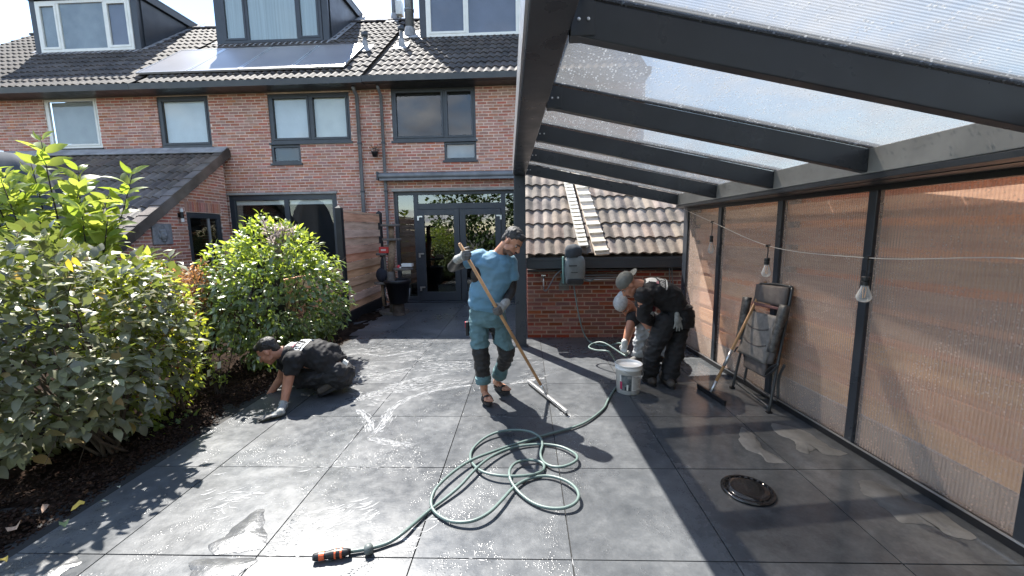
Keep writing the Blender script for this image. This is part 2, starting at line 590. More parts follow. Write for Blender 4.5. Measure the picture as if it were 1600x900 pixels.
def lay_bricks(parent, mw, frame, u0, u1, z0, z1, holes, ok, mat, hide=(), most=290, bl=0.199, bh=0.045, jt=0.0175, name='brick'):
    """running bond in the plane (u, z) of FRAME (a 4x4 matrix in the parent's space: x = along, y = into the wall, z = up).
    The pieces that show largest become objects, the rest one joined part."""
    full = brick_mesh(bl, bh, 0.05, name, mat)
    half = brick_mesh((bl - jt) / 2, bh, 0.05, name, mat)
    cand = []
    ch = bh + jt
    k = 0
    z = z0 + bh / 2
    while z + bh / 2 <= z1 + 0.02:
        off = (k % 2) * (bl + jt) / 2 + (0.03 if k % 3 == 1 else 0)
        u = u0 - off
        while u < u1:
            a, b = max(u, u0), min(u + bl, u1)
            segs = [(a, b)]
            for (ha, hz0, hb, hz1) in holes:
                if z + bh / 2 > hz0 and z - bh / 2 < hz1:
                    new = []
                    for (a, b) in segs:
                        if b <= ha or a >= hb:
                            new.append((a, b))
                        else:
                            if a < ha: new.append((a, ha))
                            if b > hb: new.append((hb, b))
                    segs = new
            for (a, b) in segs:
                if b - a > 0.03 and (ok is None or ok((a + b) / 2, z)):
                    cand.append(((a + b) / 2, z, b - a))
            u += bl + jt
        z += ch
        k += 1
    score = []
    for (u, z, l) in cand:
        P = mw @ (frame @ Vector((u, 0, z)))
        x, y, dz = project(P)
        vis = dz > 0 and 0 < x < 1600 and 0 < y < 900 and not any(a < x < c and b < y < d for a, b, c, d in hide)
        score.append((0 if (vis and l > bl * 0.9) else 1, dz))
    order = sorted(range(len(cand)), key=lambda i: score[i])
    rot = frame.to_euler()
    rest = MB()
    for n, i in enumerate(order):
        u, z, l = cand[i]
        jit = rs.uniform(-0.0025, 0.0025)
        if n < most and score[i][0] == 0:
            o = link(name, full, parent, frame @ Vector((u, jit, z)), rot)
            o.scale.x = l / bl
        else:
            M4 = frame @ Matrix.Translation((u, jit, z))
            bb = [M4 @ Vector(p) for p in ((-l / 2, 0, -bh / 2), (l / 2, 0, -bh / 2), (l / 2, 0, bh / 2), (-l / 2, 0, bh / 2),
                                           (-l / 2, .03, -bh / 2), (l / 2, .03, -bh / 2), (l / 2, .03, bh / 2), (-l / 2, .03, bh / 2))]
            rest.add(bb, [(0, 1, 2, 3), (1, 5, 6, 2), (4, 0, 3, 7), (3, 2, 6, 7), (4, 5, 1, 0)])
    if rest.f:
        o = rest.build('brickwork', mat, parent)
        o['kind'] = 'stuff'


def wall_sheet(parent, frame, u0, u1, z0, z1, holes, mat, name, depth=0.006, thick=0.1, cut=None):
    """mortar behind the bricks, with real openings"""
    us = sorted({u0, u1} | {min(max(h[i], u0), u1) for h in holes for i in (0, 2)})
    zs = sorted({z0, z1} | {min(max(h[i], z0), z1) for h in holes for i in (1, 3)})
    mb = MB()
    for i in range(len(us) - 1):
        for j in range(len(zs) - 1):
            a, b, c, d = us[i], zs[j], us[i + 1], zs[j + 1]
            if c - a < 1e-4 or d - b < 1e-4:
                continue
            cu, cz = (a + c) / 2, (b + d) / 2
            if any(h[0] < cu < h[2] and h[1] < cz < h[3] for h in holes):
                continue
            vs = [frame @ Vector(p) for p in ((a, depth, b), (c, depth, b), (c, depth, d), (a, depth, d))]
            mb.add(vs, [(0, 1, 2, 3)])
    for (a, b, c, d) in holes:      # reveals
        for q in (((a, b), (a, d)), ((c, b), (c, d)), ((a, d), (c, d)), ((a, b), (c, b))):
            (p, r_), (s_, t_) = q
            vs = [frame @ Vector(v) for v in ((p, depth, r_), (s_, depth, t_), (s_, thick, t_), (p, thick, r_))]
            mb.add(vs, [(0, 1, 2, 3)])
    return mb.build(name, mat, parent)


def tile_mesh(w, l, mat, name='roof_tile', amp=0.022, th=0.018, nseg=7):
    """one pantile: x across, y up the slope from its lower edge, z along the roof normal"""
    xs = [i / nseg for i in range(nseg + 1)]
    def h(t):
        return amp * (0.5 - 0.5 * math.cos(2 * math.pi * (t ** 0.75))) if t < 1 else 0
    vs, fs = [], []
    for t in xs:
        vs.append(((t - 0.5) * w * 1.04, 0, h(t) + th + 0.012))
    for t in xs:
        vs.append(((t - 0.5) * w * 1.04, l, h(t) + 0.004))
    for t in xs:
        vs.append(((t - 0.5) * w * 1.04, 0.0, h(t) + 0.010))
    n = nseg + 1
    for i in range(nseg):
        fs.append((i, i + 1, n + i + 1, n + i))
        fs.append((2 * n + i, 2 * n + i + 1, i + 1, i))
    fs.append((n - 1, 3 * n - 1, 2 * n - 1))
    fs.append((0, n, 2 * n))
    return MB().add(vs, fs).mesh(name, mat, smooth=False)


def lay_tiles(parent, mw, frame, nu, ns, w, course, mat, ok=None, hide=(), most=290, amp=0.022, name='roof_tile', th=0.018):
    """FRAME in the parent's space: origin at the eave's left end, x along the eave, y up the slope, z out of the roof"""
    me = tile_mesh(w, course + 0.07, mat, name, amp, th)
    cand = []
    for j in range(ns):
        for i in range(nu):
            u, s_ = (i + 0.5) * w, j * course
            if ok is None or ok(u, s_):
                cand.append((u, s_))
    sc = []
    for (u, s_) in cand:
        x, y, dz = project(mw @ (frame @ Vector((u, s_ + course / 2, 0.02))))
        vis = dz > 0 and 0 < x < 1600 and 0 < y < 900 and not any(a < x < c and b < y < d for a, b, c, d in hide)
        sc.append((0 if vis else 1, dz))
    order = sorted(range(len(cand)), key=lambda i: sc[i])
    rot = frame.to_euler()
    rest = MB()
    tv = [v.co.copy() for v in me.vertices]
    tf = [tuple(p_.vertices) for p_ in me.polygons]
    for n, i in enumerate(order):
        u, s_ = cand[i]
        jit = Vector((rs.uniform(-.003, .003), rs.uniform(-.006, .006), rs.uniform(-.002, .003)))
        T = Matrix.Translation(Vector((u, s_, 0)) + jit) @ Matrix.Rotation(rs.uniform(-.012, .012), 4, 'Z')
        if n < most and sc[i][0] == 0:
            link(name, me, parent, (frame @ T).translation, (frame @ T).to_euler())
        else:
            M4 = frame @ T
            rest.add([M4 @ v for v in tv], tf)
    if rest.f:
        o = rest.build('roof_tiling', mat, parent)
        o['kind'] = 'stuff'


def basis(o, x, y, z):
    x, y, z, o = Vector(x), Vector(y), Vector(z), Vector(o)
    return Matrix(((x.x, y.x, z.x, o.x), (x.y, y.y, z.y, o.y), (x.z, y.z, z.z, o.z), (0, 0, 0, 1)))

# ================================================================== the setting: ground, patio, bed
g = MB().add([(-400, -400, -0.16), (400, -400, -0.16), (400, 400, -0.16), (-400, 400, -0.16)], [(0, 1, 2, 3)]).build(
    'ground', MAT('ground_soil', (0.055, 0.05, 0.035), 0.95, var=0.4, vscale=0.3))
tag(g, kind='structure')

X0, Y0, TS = 0.2233, 1.8547, 0.8
BED_X = -2.655
patio = MB().box((-3.3, -3.0, -0.15), (2.9, 9.7, -0.008)).build('patio', m_joint)
tag(patio, kind='structure')
full = MB()
GP = 0.0035
full.box((-TS / 2 + GP, -TS / 2 + GP, -0.02), (TS / 2 - GP, TS / 2 - GP, 0.0))
full_me = full.mesh('patio_tile', m_slate)
for i in range(-5, 5):
    for j in range(-6, 11):
        x0, y0 = X0 + (i) * TS, Y0 + j * TS
        x1, y1 = x0 + TS, y0 + TS
        segs = [(x0, y0, x1, y1)]
        lim = -3.27
        if y1 <= 6.35:
            lim = BED_X
        if y0 < 6.35 < y1:
            segs = [(x0, y0, x1, 6.35), (x0, 6.35, x1, y1)]
        for (a, b, c, d) in segs:
            lm = BED_X if d <= 6.36 else -3.27
            a2, c2, d2 = max(a, lm), min(c, 2.86), min(d, 9.62)
            if c2 - a2 < 0.03 or d2 - b < 0.03:
                continue
            tilt = rs.uniform(-0.0012, 0.0012, 2)
            if abs(c2 - a2 - TS) < 1e-6 and abs(d2 - b - TS) < 1e-6:
                o = link('patio_tile', full_me, patio, ((a + c) / 2, (b + d) / 2, rs.uniform(-.0006, .0006)), (tilt[0], tilt[1], 0))
            else:
                o = MB().box((-(c2 - a2) / 2 + GP, -(d2 - b) / 2 + GP, -.02), ((c2 - a2) / 2 - GP, (d2 - b) / 2 - GP, 0)).build('patio_tile', m_slate, patio)
                o.location = ((a2 + c2) / 2, (b + d2) / 2, rs.uniform(-.0006, .0006))

# soil bed: one displaced sheet with a scatter of bark chips
m_soil = MAT('dark_mulch', (0.014, 0.010, 0.008), 0.9, var=0.6, vscale=9, col2=(0.040, 0.026, 0.019), bump=1.0, bscale=26, spec=.03)
m_chip = MAT('bark_chip', (0.032, 0.019, 0.013), 0.9, piece=0.6, bump=0.5, spec=.08)
mb = MB()
nx, ny = 70, 150
for j in range(ny + 1):
    for i in range(nx + 1):
        x = -9.5 + (9.5 + BED_X - 0.005) * (i / nx) ** 0.45
        y = -3 + 12.0 * j / ny
        e = min(1, (BED_X - x) / 0.25)
        z = -0.035 + e * (0.05 + 0.05 * mnoise.noise((x * 2.1, y * 2.1, 0)) + 0.035 * mnoise.noise((x * 8, y * 8, 3)) + 0.018 * mnoise.noise((x * 22, y * 22, 7)))
        mb.v.append((x, y, z))
for j in range(ny):
    for i in range(nx):
        a = j * (nx + 1) + i
        mb.f.append((a, a + 1, a + nx + 2, a + nx + 1)); mb.m.append(0)
soil = mb.build('garden_bed', m_soil, smooth=True)
tag(soil, kind='structure')
mb = MB()
for k in range(15000):
    x = BED_X - 0.02 - abs(rs.normal(0, 0.55)); y = rs.uniform(0.6, 6.2)
    e = min(1, (BED_X - x) / 0.25)
    z = -0.03 + e * (0.052 + 0.05 * mnoise.noise((x * 2.1, y * 2.1, 0)) + 0.035 * mnoise.noise((x * 8, y * 8, 3)))
    l, w_, h_ = rs.uniform(.003, .014), rs.uniform(.002, .007), rs.uniform(.0015, .004)
    Rm = Euler((rs.normal(0, .4), rs.normal(0, .4), rs.uniform(0, 6.28))).to_matrix()
    mb.obox((x, y, z + 0.004), Rm @ Vector((l, 0, 0)), Rm @ Vector((0, w_, 0)), Rm @ Vector((0, 0, h_)))
o = mb.build('bark_chips', m_chip)
tag(o, 'dark bark chips strewn over the soil bed along the paving', 'bark chips', kind='stuff')
kerb = MB()
y = -2.0
while y < 6.3:
    kerb.box((BED_X - 0.035, y, -0.14), (BED_X - 0.006, min(y + 0.995, 6.35), -0.012 + rs.uniform(-.004, .004)))
    y += 1.0
tag(kerb.build('kerb', m_concrete), kind='structure')

# ================================================================== the terraced houses
HROT = R(-1.0)
MWH = Matrix.Translation((0, 9.4, 0)) @ Matrix.Rotation(HROT, 4, 'Z')
MWHi = MWH.inverted()


def hf(x, y, w=0.0):
    o = MWHi @ CO
    d = MWHi.to_3x3() @ ray(x, y)
    p_ = o + d * ((w - o.y) / d.y)
    return p_.x, p_.z


RS = 0.75                                       # roof pitch 3:4
RW, RZ = -0.36, 4.925                           # eave line: distance before the wall, height


def rooft(x, y, lift=0.0):
    o = MWHi @ CO
    d = MWHi.to_3x3() @ ray(x, y)
    n = Vector((0, -RS, 1))
    t = (RZ + lift - RS * RW - o.dot(n)) / d.dot(n)
    return o + d * t


UC = {}


def house(name, label, ua, ub):
    uc = (ua + ub) / 2
    h = thing(name, label, 'house', MWH @ Vector((uc, 0, 0)), HROT, 'terraced houses in a row')
    UC[h.name] = uc
    h['_'] = 0
    del h['_']
    return h, uc


def hb(mb, name, mats, h, uc, parent=None, **k):
    mb.v = [(x - uc, y, z) for x, y, z in mb.v]
    return mb.build(name, mats, parent or h, **k)


def window(h, uc, rect, cols, mat, name='window', w0=0.02, fr=0.055, rows=None, sash=(), sill=True, blind=None, gl=m_glass, blind_top=None,
           sill_mat=None):
    """rect = (u0, z0, u1, z1); cols = mullion positions; blind = material of the blind behind each pane (None = dark room)"""
    u0, z0, u1, z1 = rect
    mb = MB()
    d = 0.07
    mb.box((u0, w0, z0), (u0 + fr, w0 + d, z1)); mb.box((u1 - fr, w0, z0), (u1, w0 + d, z1))
    mb.box((u0 + fr, w0, z1 - fr), (u1 - fr, w0 + d, z1)); mb.box((u0 + fr, w0, z0), (u1 - fr, w0 + d, z0 + fr))
    edges = [u0 + fr] + list(cols) + [u1 - fr]
    for c in cols:
        mb.box((c - fr * .45, w0 + .002, z0 + fr), (c + fr * .45, w0 + d - .002, z1 - fr))
    panes = []
    for k in range(len(edges) - 1):
        a = edges[k] + (fr * .45 if k else 0); b = edges[k + 1] - (fr * .45 if k < len(edges) - 2 else 0)
        zz = [z0 + fr] + [r for r in (rows or {}).get(k, [])] + [z1 - fr]
        for q in range(len(zz) - 1):
            lo = zz[q] + (fr * .4 if q else 0); hi = zz[q + 1] - (fr * .4 if q < len(zz) - 2 else 0)
            if q:
                mb.box((a, w0 + .004, zz[q] - fr * .4), (b, w0 + d - .004, zz[q] + fr * .4))
            if k in sash:
                s = 0.045
                mb.box((a, w0 - .012, lo), (a + s, w0 + .04, hi)); mb.box((b - s, w0 - .012, lo), (b, w0 + .04, hi))
                mb.box((a + s, w0 - .012, hi - s), (b - s, w0 + .04, hi)); mb.box((a + s, w0 - .012, lo), (b - s, w0 + .04, lo + s))
                panes.append((a + s, lo + s, b - s, hi - s, k))
            else:
                panes.append((a, lo, b, hi, k))
    f = hb(mb, name, mat, h, uc, bev=0.004)
    for (a, lo, b, hi, k) in panes:
        hb(MB().box((a, w0 + .028, lo), (b, w0 + .036, hi)), 'pane', gl, h, uc, parent=f)
        bm_ = blind[k] if isinstance(blind, (list, tuple)) else blind
        if bm_ is not None:
            zb = lo + 0.02 if blind_top is None else hi - blind_top
            hb(MB().box((a + .006, w0 + .062, zb), (b - .006, w0 + .066, hi)), 'blind', bm_, h, uc, parent=f)
    hb(MB().box((u0 - .05, w0 + 0.5, z0 - .05), (u1 + .05, w0 + .52, z1 + .05)), 'dark_room', m_dark, h, uc, parent=f)
    if sill:
        hb(MB().box((u0 - .03, w0 - .05, z0 - .045), (u1 + .03, w0 + .06, z0 - .002)), 'sill', sill_mat or m_anth, h, uc, parent=f)
    return f


def rect_px(xl, yt, xr, yb, w=0.0):
    ym, xm = (yt + yb) / 2, (xl + xr) / 2
    return (hf(xl, ym, w)[0], hf(xm, yb, w)[1], hf(xr, ym, w)[0], hf(xm, yt, w)[1])


UA0, UAB, UBC, UC1 = -15.0, hf(236, 180)[0], hf(582, 200)[0], 2.6
GZ0 = sum(hf(x, y, -.46)[1] for x, y in ((400, 134.2), (568, 128.5), (815, 120))) / 3
GZ1 = sum(hf(x, y, -.46)[1] for x, y in ((400, 124.2), (568, 119), (815, 111))) / 3
RZ = GZ1 + 0.02
houseA, ucA = house('terraced_house', 'far left brick terraced house with a white framed dormer and upper window', UA0, UAB)
houseB, ucB = house('terraced_house', 'middle brick house with an anthracite dormer above a row of solar panels', UAB, UBC)
houseC, ucC = house('terraced_house', 'brick house nearest the veranda with dark glazed double doors and an awning', UBC, UC1)

W_A = rect_px(72, 151, 155, 232)
W_B1 = rect_px(248, 150, 328, 230)
W_B2 = rect_px(420, 145, 547, 222)
W_B2L = (hf(424, 240)[0], hf(446, 255)[1], hf(470, 240)[0], W_B2[1])
W_C1 = rect_px(612, 136, 743, 219)
W_C2 = (hf(694, 234)[0], hf(718, 250)[1], W_C1[2], W_C1[1])
G_B = (hf(360, 340)[0], 0.02, hf(528, 340)[0], hf(444, 304)[1])
G_C = (hf(616, 340)[0], 0.0, hf(806, 340)[0] + 0.02, hf(710, 298)[1])

spec = [(houseA, ucA, UA0, UAB, [W_A], [(0, 235, 360, 460), (0, 0, 80, 460)]),
        (houseB, ucB, UAB, UBC, [W_B1, W_B2, W_B2L, G_B], [(0, 230, 355, 460), (320, 370, 600, 900)]),
        (houseC, ucC, UBC, UC1, [W_C1, W_C2, G_C], [(812, 0, 1600, 900)])]
SL = Vector((0, 0.8, 0.6)); NR = Vector((0, -0.6, 0.8))
DORM = {}
for h, uc, ua, ub, holes, hide in spec:
    fr = Matrix.Translation((-uc, 0, 0))
    mw = Matrix.Translation(h.location) @ Matrix.Rotation(HROT, 4, 'Z')
    wall_sheet(h, fr, ua, ub, 0, GZ0 + 0.12, holes, m_mortar, 'wall')
    lay_bricks(h, mw, fr, ua + .002, ub - .002, 0.0, GZ0 + 0.02, holes, None, m_brick, hide)
    # roof deck, back wall, gutter, soffit
    mb = MB()
    e0 = Vector((0, RW + .02, RZ - .05)); tp = e0 + SL * 4.75
    mb.add([(ua, e0.y, e0.z), (ub, e0.y, e0.z), (ub, tp.y, tp.z), (ua, tp.y, tp.z), (ub, 8.3, RZ - .1), (ua, 8.3, RZ - .1), (ua, 8.3, 0), (ub, 8.3, 0)],
           [(0, 1, 2, 3), (3, 2, 4, 5), (5, 4, 7, 6)])
    hb(mb, 'roof_deck', m_tile_lean, h, uc)
    gz = 0.012 if h is houseC else 0.0
    mb = MB()
    mb.prism([(ua, -.34, GZ0 + gz), (ua, -.46, GZ0 + gz), (ua, -.475, GZ1 + gz), (ua, -.45, GZ1 + gz), (ua, -.44, GZ0 + gz + .03), (ua, -.36, GZ0 + gz + .03), (ua, -.34, GZ1 + gz)],
             (ub - ua - .006, 0, 0))
    hb(mb, 'gutter', m_anth, h, uc)
    hb(MB().box((ua + .003, -.338, GZ0 + .005), (ub - .003, 0.02, GZ0 + .03)), 'soffit', m_anth, h, uc)
    tw, co = 0.163, 0.335
    nu = int((ub - ua) / tw) + 1
    u0a = math.ceil(ua / tw) * tw
    nu = int((ub - u0a) / tw)
    fr2 = basis(Vector((u0a - uc, RW - .05, RZ - .03)), (1, 0, 0), SL, NR)
    lay_tiles(h, mw, fr2, nu, 14, tw, co, m_tile_main, None, hide + [(812, 0, 1600, 900), (215, 70, 545, 112)], amp=0.034)
    # ridge
    rc = Vector((0, RW, RZ)) + SL * 4.72
    k = ua
    while k < ub - .1:
        mb = MB()
        vs = []
        for e in (0, 1):
            for a in range(7):
                an = math.pi * a / 6
                vs.append((k - uc + e * .36, rc.y - math.cos(an) * .13, rc.z - .02 + math.sin(an) * .10 + (.012 if e == 0 else 0)))
        mb.add(vs, [(a, a + 1, 7 + a + 1, 7 + a) for a in range(6)] + [tuple(range(7))])
        mb.build('ridge_tile', m_tile_main, h)
        k += 0.345


def dormer(h, uc, pl, pr, ptop, body_r, mat_frame, white, panes, blind, fas=0.16, base_px=None, under=True):
    """pl, pr: pixels of the front's lower left and right corners; ptop: height of the roof edge above the sill in metres"""
    a, b = rooft(*pl), rooft(*pr)
    wf = (a.y + b.y) / 2
    ul, ur = a.x, b.x
    zb = (a.z + b.z) / 2
    zt = zb + ptop
    wb = RW + (zt - RZ) / RS + 0.1
    mb = MB()
    ov = 0.10
    # cheeks and back: a box down to the roof
    mb.add([(ul, wf, zb - .06), (ur, wf, zb - .06), (ur, wf, zt), (ul, wf, zt), (ul, wb, zt), (ur, wb, zt)],
           [(0, 1, 2, 3), (1, 5, 2), (0, 3, 4), (3, 2, 5, 4)])
    body = hb(mb, 'dormer', m_anth, h, uc)
    hb(MB().box((ul - ov, wf - .14, zt - fas), (ur + ov, wb, zt + .02)), 'roof_edge', m_anth, h, uc, parent=body, bev=.008)
    hb(MB().box((ul - ov - .01, wf - .15, zt + .021), (ur + ov + .01, wb, zt + .045)), 'edge_trim', m_lead, h, uc, parent=body)
    # clad cheek boards and corner posts
    for (uu, s) in ((ul, -1), (ur, 1)):
        hb(MB().box((uu - .03 if s < 0 else uu - .13, wf - .03, zb - .05), (uu + .13 if s < 0 else uu + .03, wf + .02, zt - fas - .003)), 'corner_board', m_anth, h, uc, parent=body)
        q = MB()
        q.add([(uu + s * .012, wf + .12, zb + .14), (uu + s * .012, wb - .35, zt - fas - .02), (uu + s * .012, wf + .12, zt - fas - .02),
               (uu + s * .03, wf + .12, zb + .14), (uu + s * .03, wb - .35, zt - fas - .02), (uu + s * .03, wf + .12, zt - fas - .02)],
              [(0, 1, 2), (3, 5, 4), (0, 3, 4, 1), (1, 4, 5, 2), (2, 5, 3, 0)])
        hb(q, 'cheek_board', m_anth, h, uc, parent=body)
        # lead soakers along the cheek
        q = MB()
        k = 0
        y_ = wf - 0.05
        while y_ < wb - .1:
            z_ = RZ + (y_ - RW) * RS
            q.obox((uu + s * .10, y_ + .12, z_ + .12 + .035), Vector((.10, 0, 0)), SL * .13, NR * .006)
            y_ += .215
        hb(q, 'flashing', m_lead, h, uc, parent=body)
    q = MB()
    q.obox(((ul + ur) / 2, wf - .10, zb - .03), Vector(((ur - ul) / 2 + .06, 0, 0)), SL * .11, NR * .008)
    hb(q, 'flashing', m_lead if under else m_anth, h, uc, parent=body)
    # glazing
    z0, z1 = zb + 0.03, zt - fas - 0.06
    fu0, fu1 = ul + .14, ur - .14
    tot = fu1 - fu0
    fr_ = 0.07
    q = MB()
    q.box((fu0, wf - .05, z0), (fu0 + fr_, wf - .003, z1)); q.box((fu1 - fr_, wf - .05, z0), (fu1, wf - .003, z1))
    q.box((fu0 + fr_, wf - .05, z1 - fr_), (fu1 - fr_, wf - .003, z1)); q.box((fu0 + fr_, wf - .05, z0), (fu1 - fr_, wf - .003, z0 + fr_))
    cuts = [fu0 + fr_] + [fu0 + tot * c for c in panes] + [fu1 - fr_]
    for c in cuts[1:-1]:
        q.box((c - fr_ * .5, wf - .048, z0 + fr_), (c + fr_ * .5, wf - .005, z1 - fr_))
    ins = []
    for k in range(len(cuts) - 1):
        a_ = cuts[k] + (fr_ * .5 if k else 0); b_ = cuts[k + 1] - (fr_ * .5 if k < len(cuts) - 2 else 0)
        if k in (0, len(cuts) - 2):
            s = .055
            q.box((a_, wf - .06, z0 + fr_), (a_ + s, wf - .012, z1 - fr_)); q.box((b_ - s, wf - .06, z0 + fr_), (b_, wf - .012, z1 - fr_))
            q.box((a_ + s, wf - .06, z0 + fr_), (b_ - s, wf - .012, z0 + fr_ + s)); q.box((a_ + s, wf - .06, z1 - fr_ - s), (b_ - s, wf - .012, z1 - fr_))
            ins.append((a_ + s, z0 + fr_ + s, b_ - s, z1 - fr_ - s, k))
        else:
            ins.append((a_, z0 + fr_, b_, z1 - fr_, k))
    hb(q, 'window_frame', mat_frame, h, uc, parent=body, bev=.004)
    for (a_, lo, b_, hi, k) in ins:
        hb(MB().box((a_, wf - .026, lo), (b_, wf - .018, hi)), 'pane', m_glass, h, uc, parent=body)
        bb = blind[k]
        hb(MB().box((a_, wf - .008, lo), (b_, wf - .006, hi)), 'blind' if bb is not m_dark else 'dark_room', bb, h, uc, parent=body)
    return wf


m_room_grey = MAT('net_curtain', (0.30, 0.32, 0.34), 0.9, var=0.25, vscale=1.2)
m_room_lilac = MAT('room_grey', (0.20, 0.20, 0.25), 0.9, var=0.15, vscale=1.0)
dormer(houseA, ucA, (58, 87), (224, 79), 1.50, 0, m_white, True, (0.235, 0.73), [m_room_grey, m_room_grey, m_room_lilac])
dormer(houseB, ucB, (345, 71), (513, 67), 1.68, 0, m_anth, False, (0.26, 0.76), [m_blind_v, m_blind_v, m_blind_v])
dormer(houseC, ucC, (659, 62), (905, 53), 1.75, 0, m_white, True, (0.28, 0.62), [m_room_lilac] * 3, under=False)

window(houseA, ucA, W_A, [], m_white, blind=MAT('grey_blind', (.42, .42, .42), .85, var=.12, vscale=2), sash=(0,), sill_mat=m_black)
window(houseB, ucB, W_B1, [], m_anth, blind=m_blind, sash=(0,))
u0, z0, u1, z1 = W_B2
window(houseB, ucB, W_B2, [u0 + (u1 - u0) * .51], m_anth, blind=[m_blind, m_white], sash=(0, 1), sill=True)
f = window(houseB, ucB, (W_B2L[0], W_B2L[1], W_B2L[2], W_B2L[3] - .05), [], m_anth, blind=m_black, sill=True)
u0, z0, u1, z1 = W_C1
uc1 = hf(694, 180)[0]
window(houseC, ucC, W_C1, [uc1], m_anth, blind=[m_dark, m_dark], sash=(0, 1), rows=None)
window(houseC, ucC, (W_C2[0], W_C2[1], W_C2[2], W_C2[3] - .05), [], m_anth, blind=m_room_grey, fr=.045)
# ground floor
u0, z0, u1, z1 = G_B
window(houseB, ucB, G_B, [u0 + (u1 - u0) * .53], m_anth, name='sliding_door', blind=m_white, blind_top=0.10, fr=.12, sill=False)
# glazed double doors: side lights, top light, two leaves
u0, z0, u1, z1 = G_C
ud0, ud1 = hf(652, 400)[0], hf(787, 400)[0]
zt = hf(720, 326)[1]
w0 = 0.05
mb = MB(); d = .08; fr_ = .075
mb.box((u0, w0, 0.02), (u0 + fr_, w0 + d, z1)); mb.box((u1 - fr_, w0, .02), (u1, w0 + d, z1)); mb.box((u0 + fr_, w0, z1 - fr_), (u1 - fr_, w0 + d, z1))
for c in (ud0, ud1):
    mb.box((c - .05, w0 + .002, .02), (c + .05, w0 + d - .002, z1 - fr_))
mb.box((ud0 + .05, w0 + .003, zt), (ud1 - .05, w0 + d - .003, zt + .13))
mb.box((u0 + fr_, w0 + .003, .02), (ud0 - .05, w0 + d - .003, .13)); mb.box((ud1 + .05, w0 + .003, .02), (u1 - fr_, w0 + d - .003, .13))
df = hb(mb, 'door_frame', m_anth, houseC, ucC, bev=.004)
for (a, lo, b, hi) in ((u0 + fr_, .13, ud0 - .05, z1 - fr_), (ud1 + .05, .13, u1 - fr_, z1 - fr_), (ud0 + .05, zt + .13, ud1 - .05, z1 - fr_)):
    hb(MB().box((a, w0 + .035, lo), (b, w0 + .043, hi)), 'pane', m_glass_d, houseC, ucC, parent=df)
hb(MB().box((u0 - .05, w0 + 1.2, 0), (u1 + .05, w0 + 1.22, z1 + .1)), 'dark_room', m_dark, houseC, ucC, parent=df)
um = (ud0 + ud1) / 2
for (a, b, s) in ((ud0 + .054, um - .006, -1), (um + .006, ud1 - .054, 1)):
    mb = MB(); st = .13
    mb.box((a, w0 - .02, .04), (a + st, w0 + .05, zt - .006)); mb.box((b - st, w0 - .02, .04), (b, w0 + .05, zt - .006))
    mb.box((a + st, w0 - .02, .04), (b - st, w0 + .05, .04 + .2)); mb.box((a + st, w0 - .02, zt - .006 - st), (b - st, w0 + .05, zt - .006))
    dl = hb(mb, 'door', m_anth, houseC, ucC, bev=.004)
    hb(MB().box((a + st, w0 + .012, .24), (b - st, w0 + .02, zt - .006 - st)), 'pane', m_glass_d, houseC, ucC, parent=dl)
    hu = a if s < 0 else b
    for zz in (.32, 1.10, zt - .20):
        q = MB(); q.box((hu - .02, w0 - .045, zz - .05), (hu + .02, w0 - .021, zz + .05))
        q.box((hu + .02 if s < 0 else hu - .10, w0 - .055, zz + .02), (hu + .10 if s < 0 else hu - .02, w0 - .03, zz + .052))
        hb(q, 'hinge', m_alu, houseC, ucC, parent=dl)
hb(MB().box((u0 - .1, -.10, 0.002), (u1 + .1, .13, .035)), 'door_sill', m_anth, houseC, ucC)
hb(MB().box((u0 - .02, -.045, z1 + .003), (u1 + .05, .06, z1 + .055)), 'lintel', m_concrete, houseC, ucC)
q = G_B
hb(MB().box((q[0] - .02, -.045, q[3] + .003), (q[2] + .02, .06, q[3] + .05)), 'lintel', m_concrete, houseB, ucB)
# downpipes
for (h, uc, x, r_) in ((houseB, ucB, 561, .042), (houseC, ucC, 598, .036)):
    ut, ub_ = hf(x - 4, 150, -.07)[0], hf(x + 6, 300, -.07)[0]
    ut = ub_ = (ut + ub_) / 2
    q = MB(); q.tube([(ut, -.25, GZ0), (ut, -.20, GZ0 - .06), (ut, -.07, GZ0 - .15), (ub_, -.07, 1.5), (ub_, -.07, 0.03)], r_, 10)
    p_ = hb(q, 'downpipe', m_zinc, h, uc, smooth=True)
    for zz in (1.0, 2.55, 3.6):
        hb(MB().lathe([(r_ + .002, zz - .02), (r_ + .010, zz - .02), (r_ + .010, zz + .02), (r_ + .002, zz + .02)], 12, (ut, -.07, 0)), 'pipe_clip', m_anth, h, uc, parent=p_)


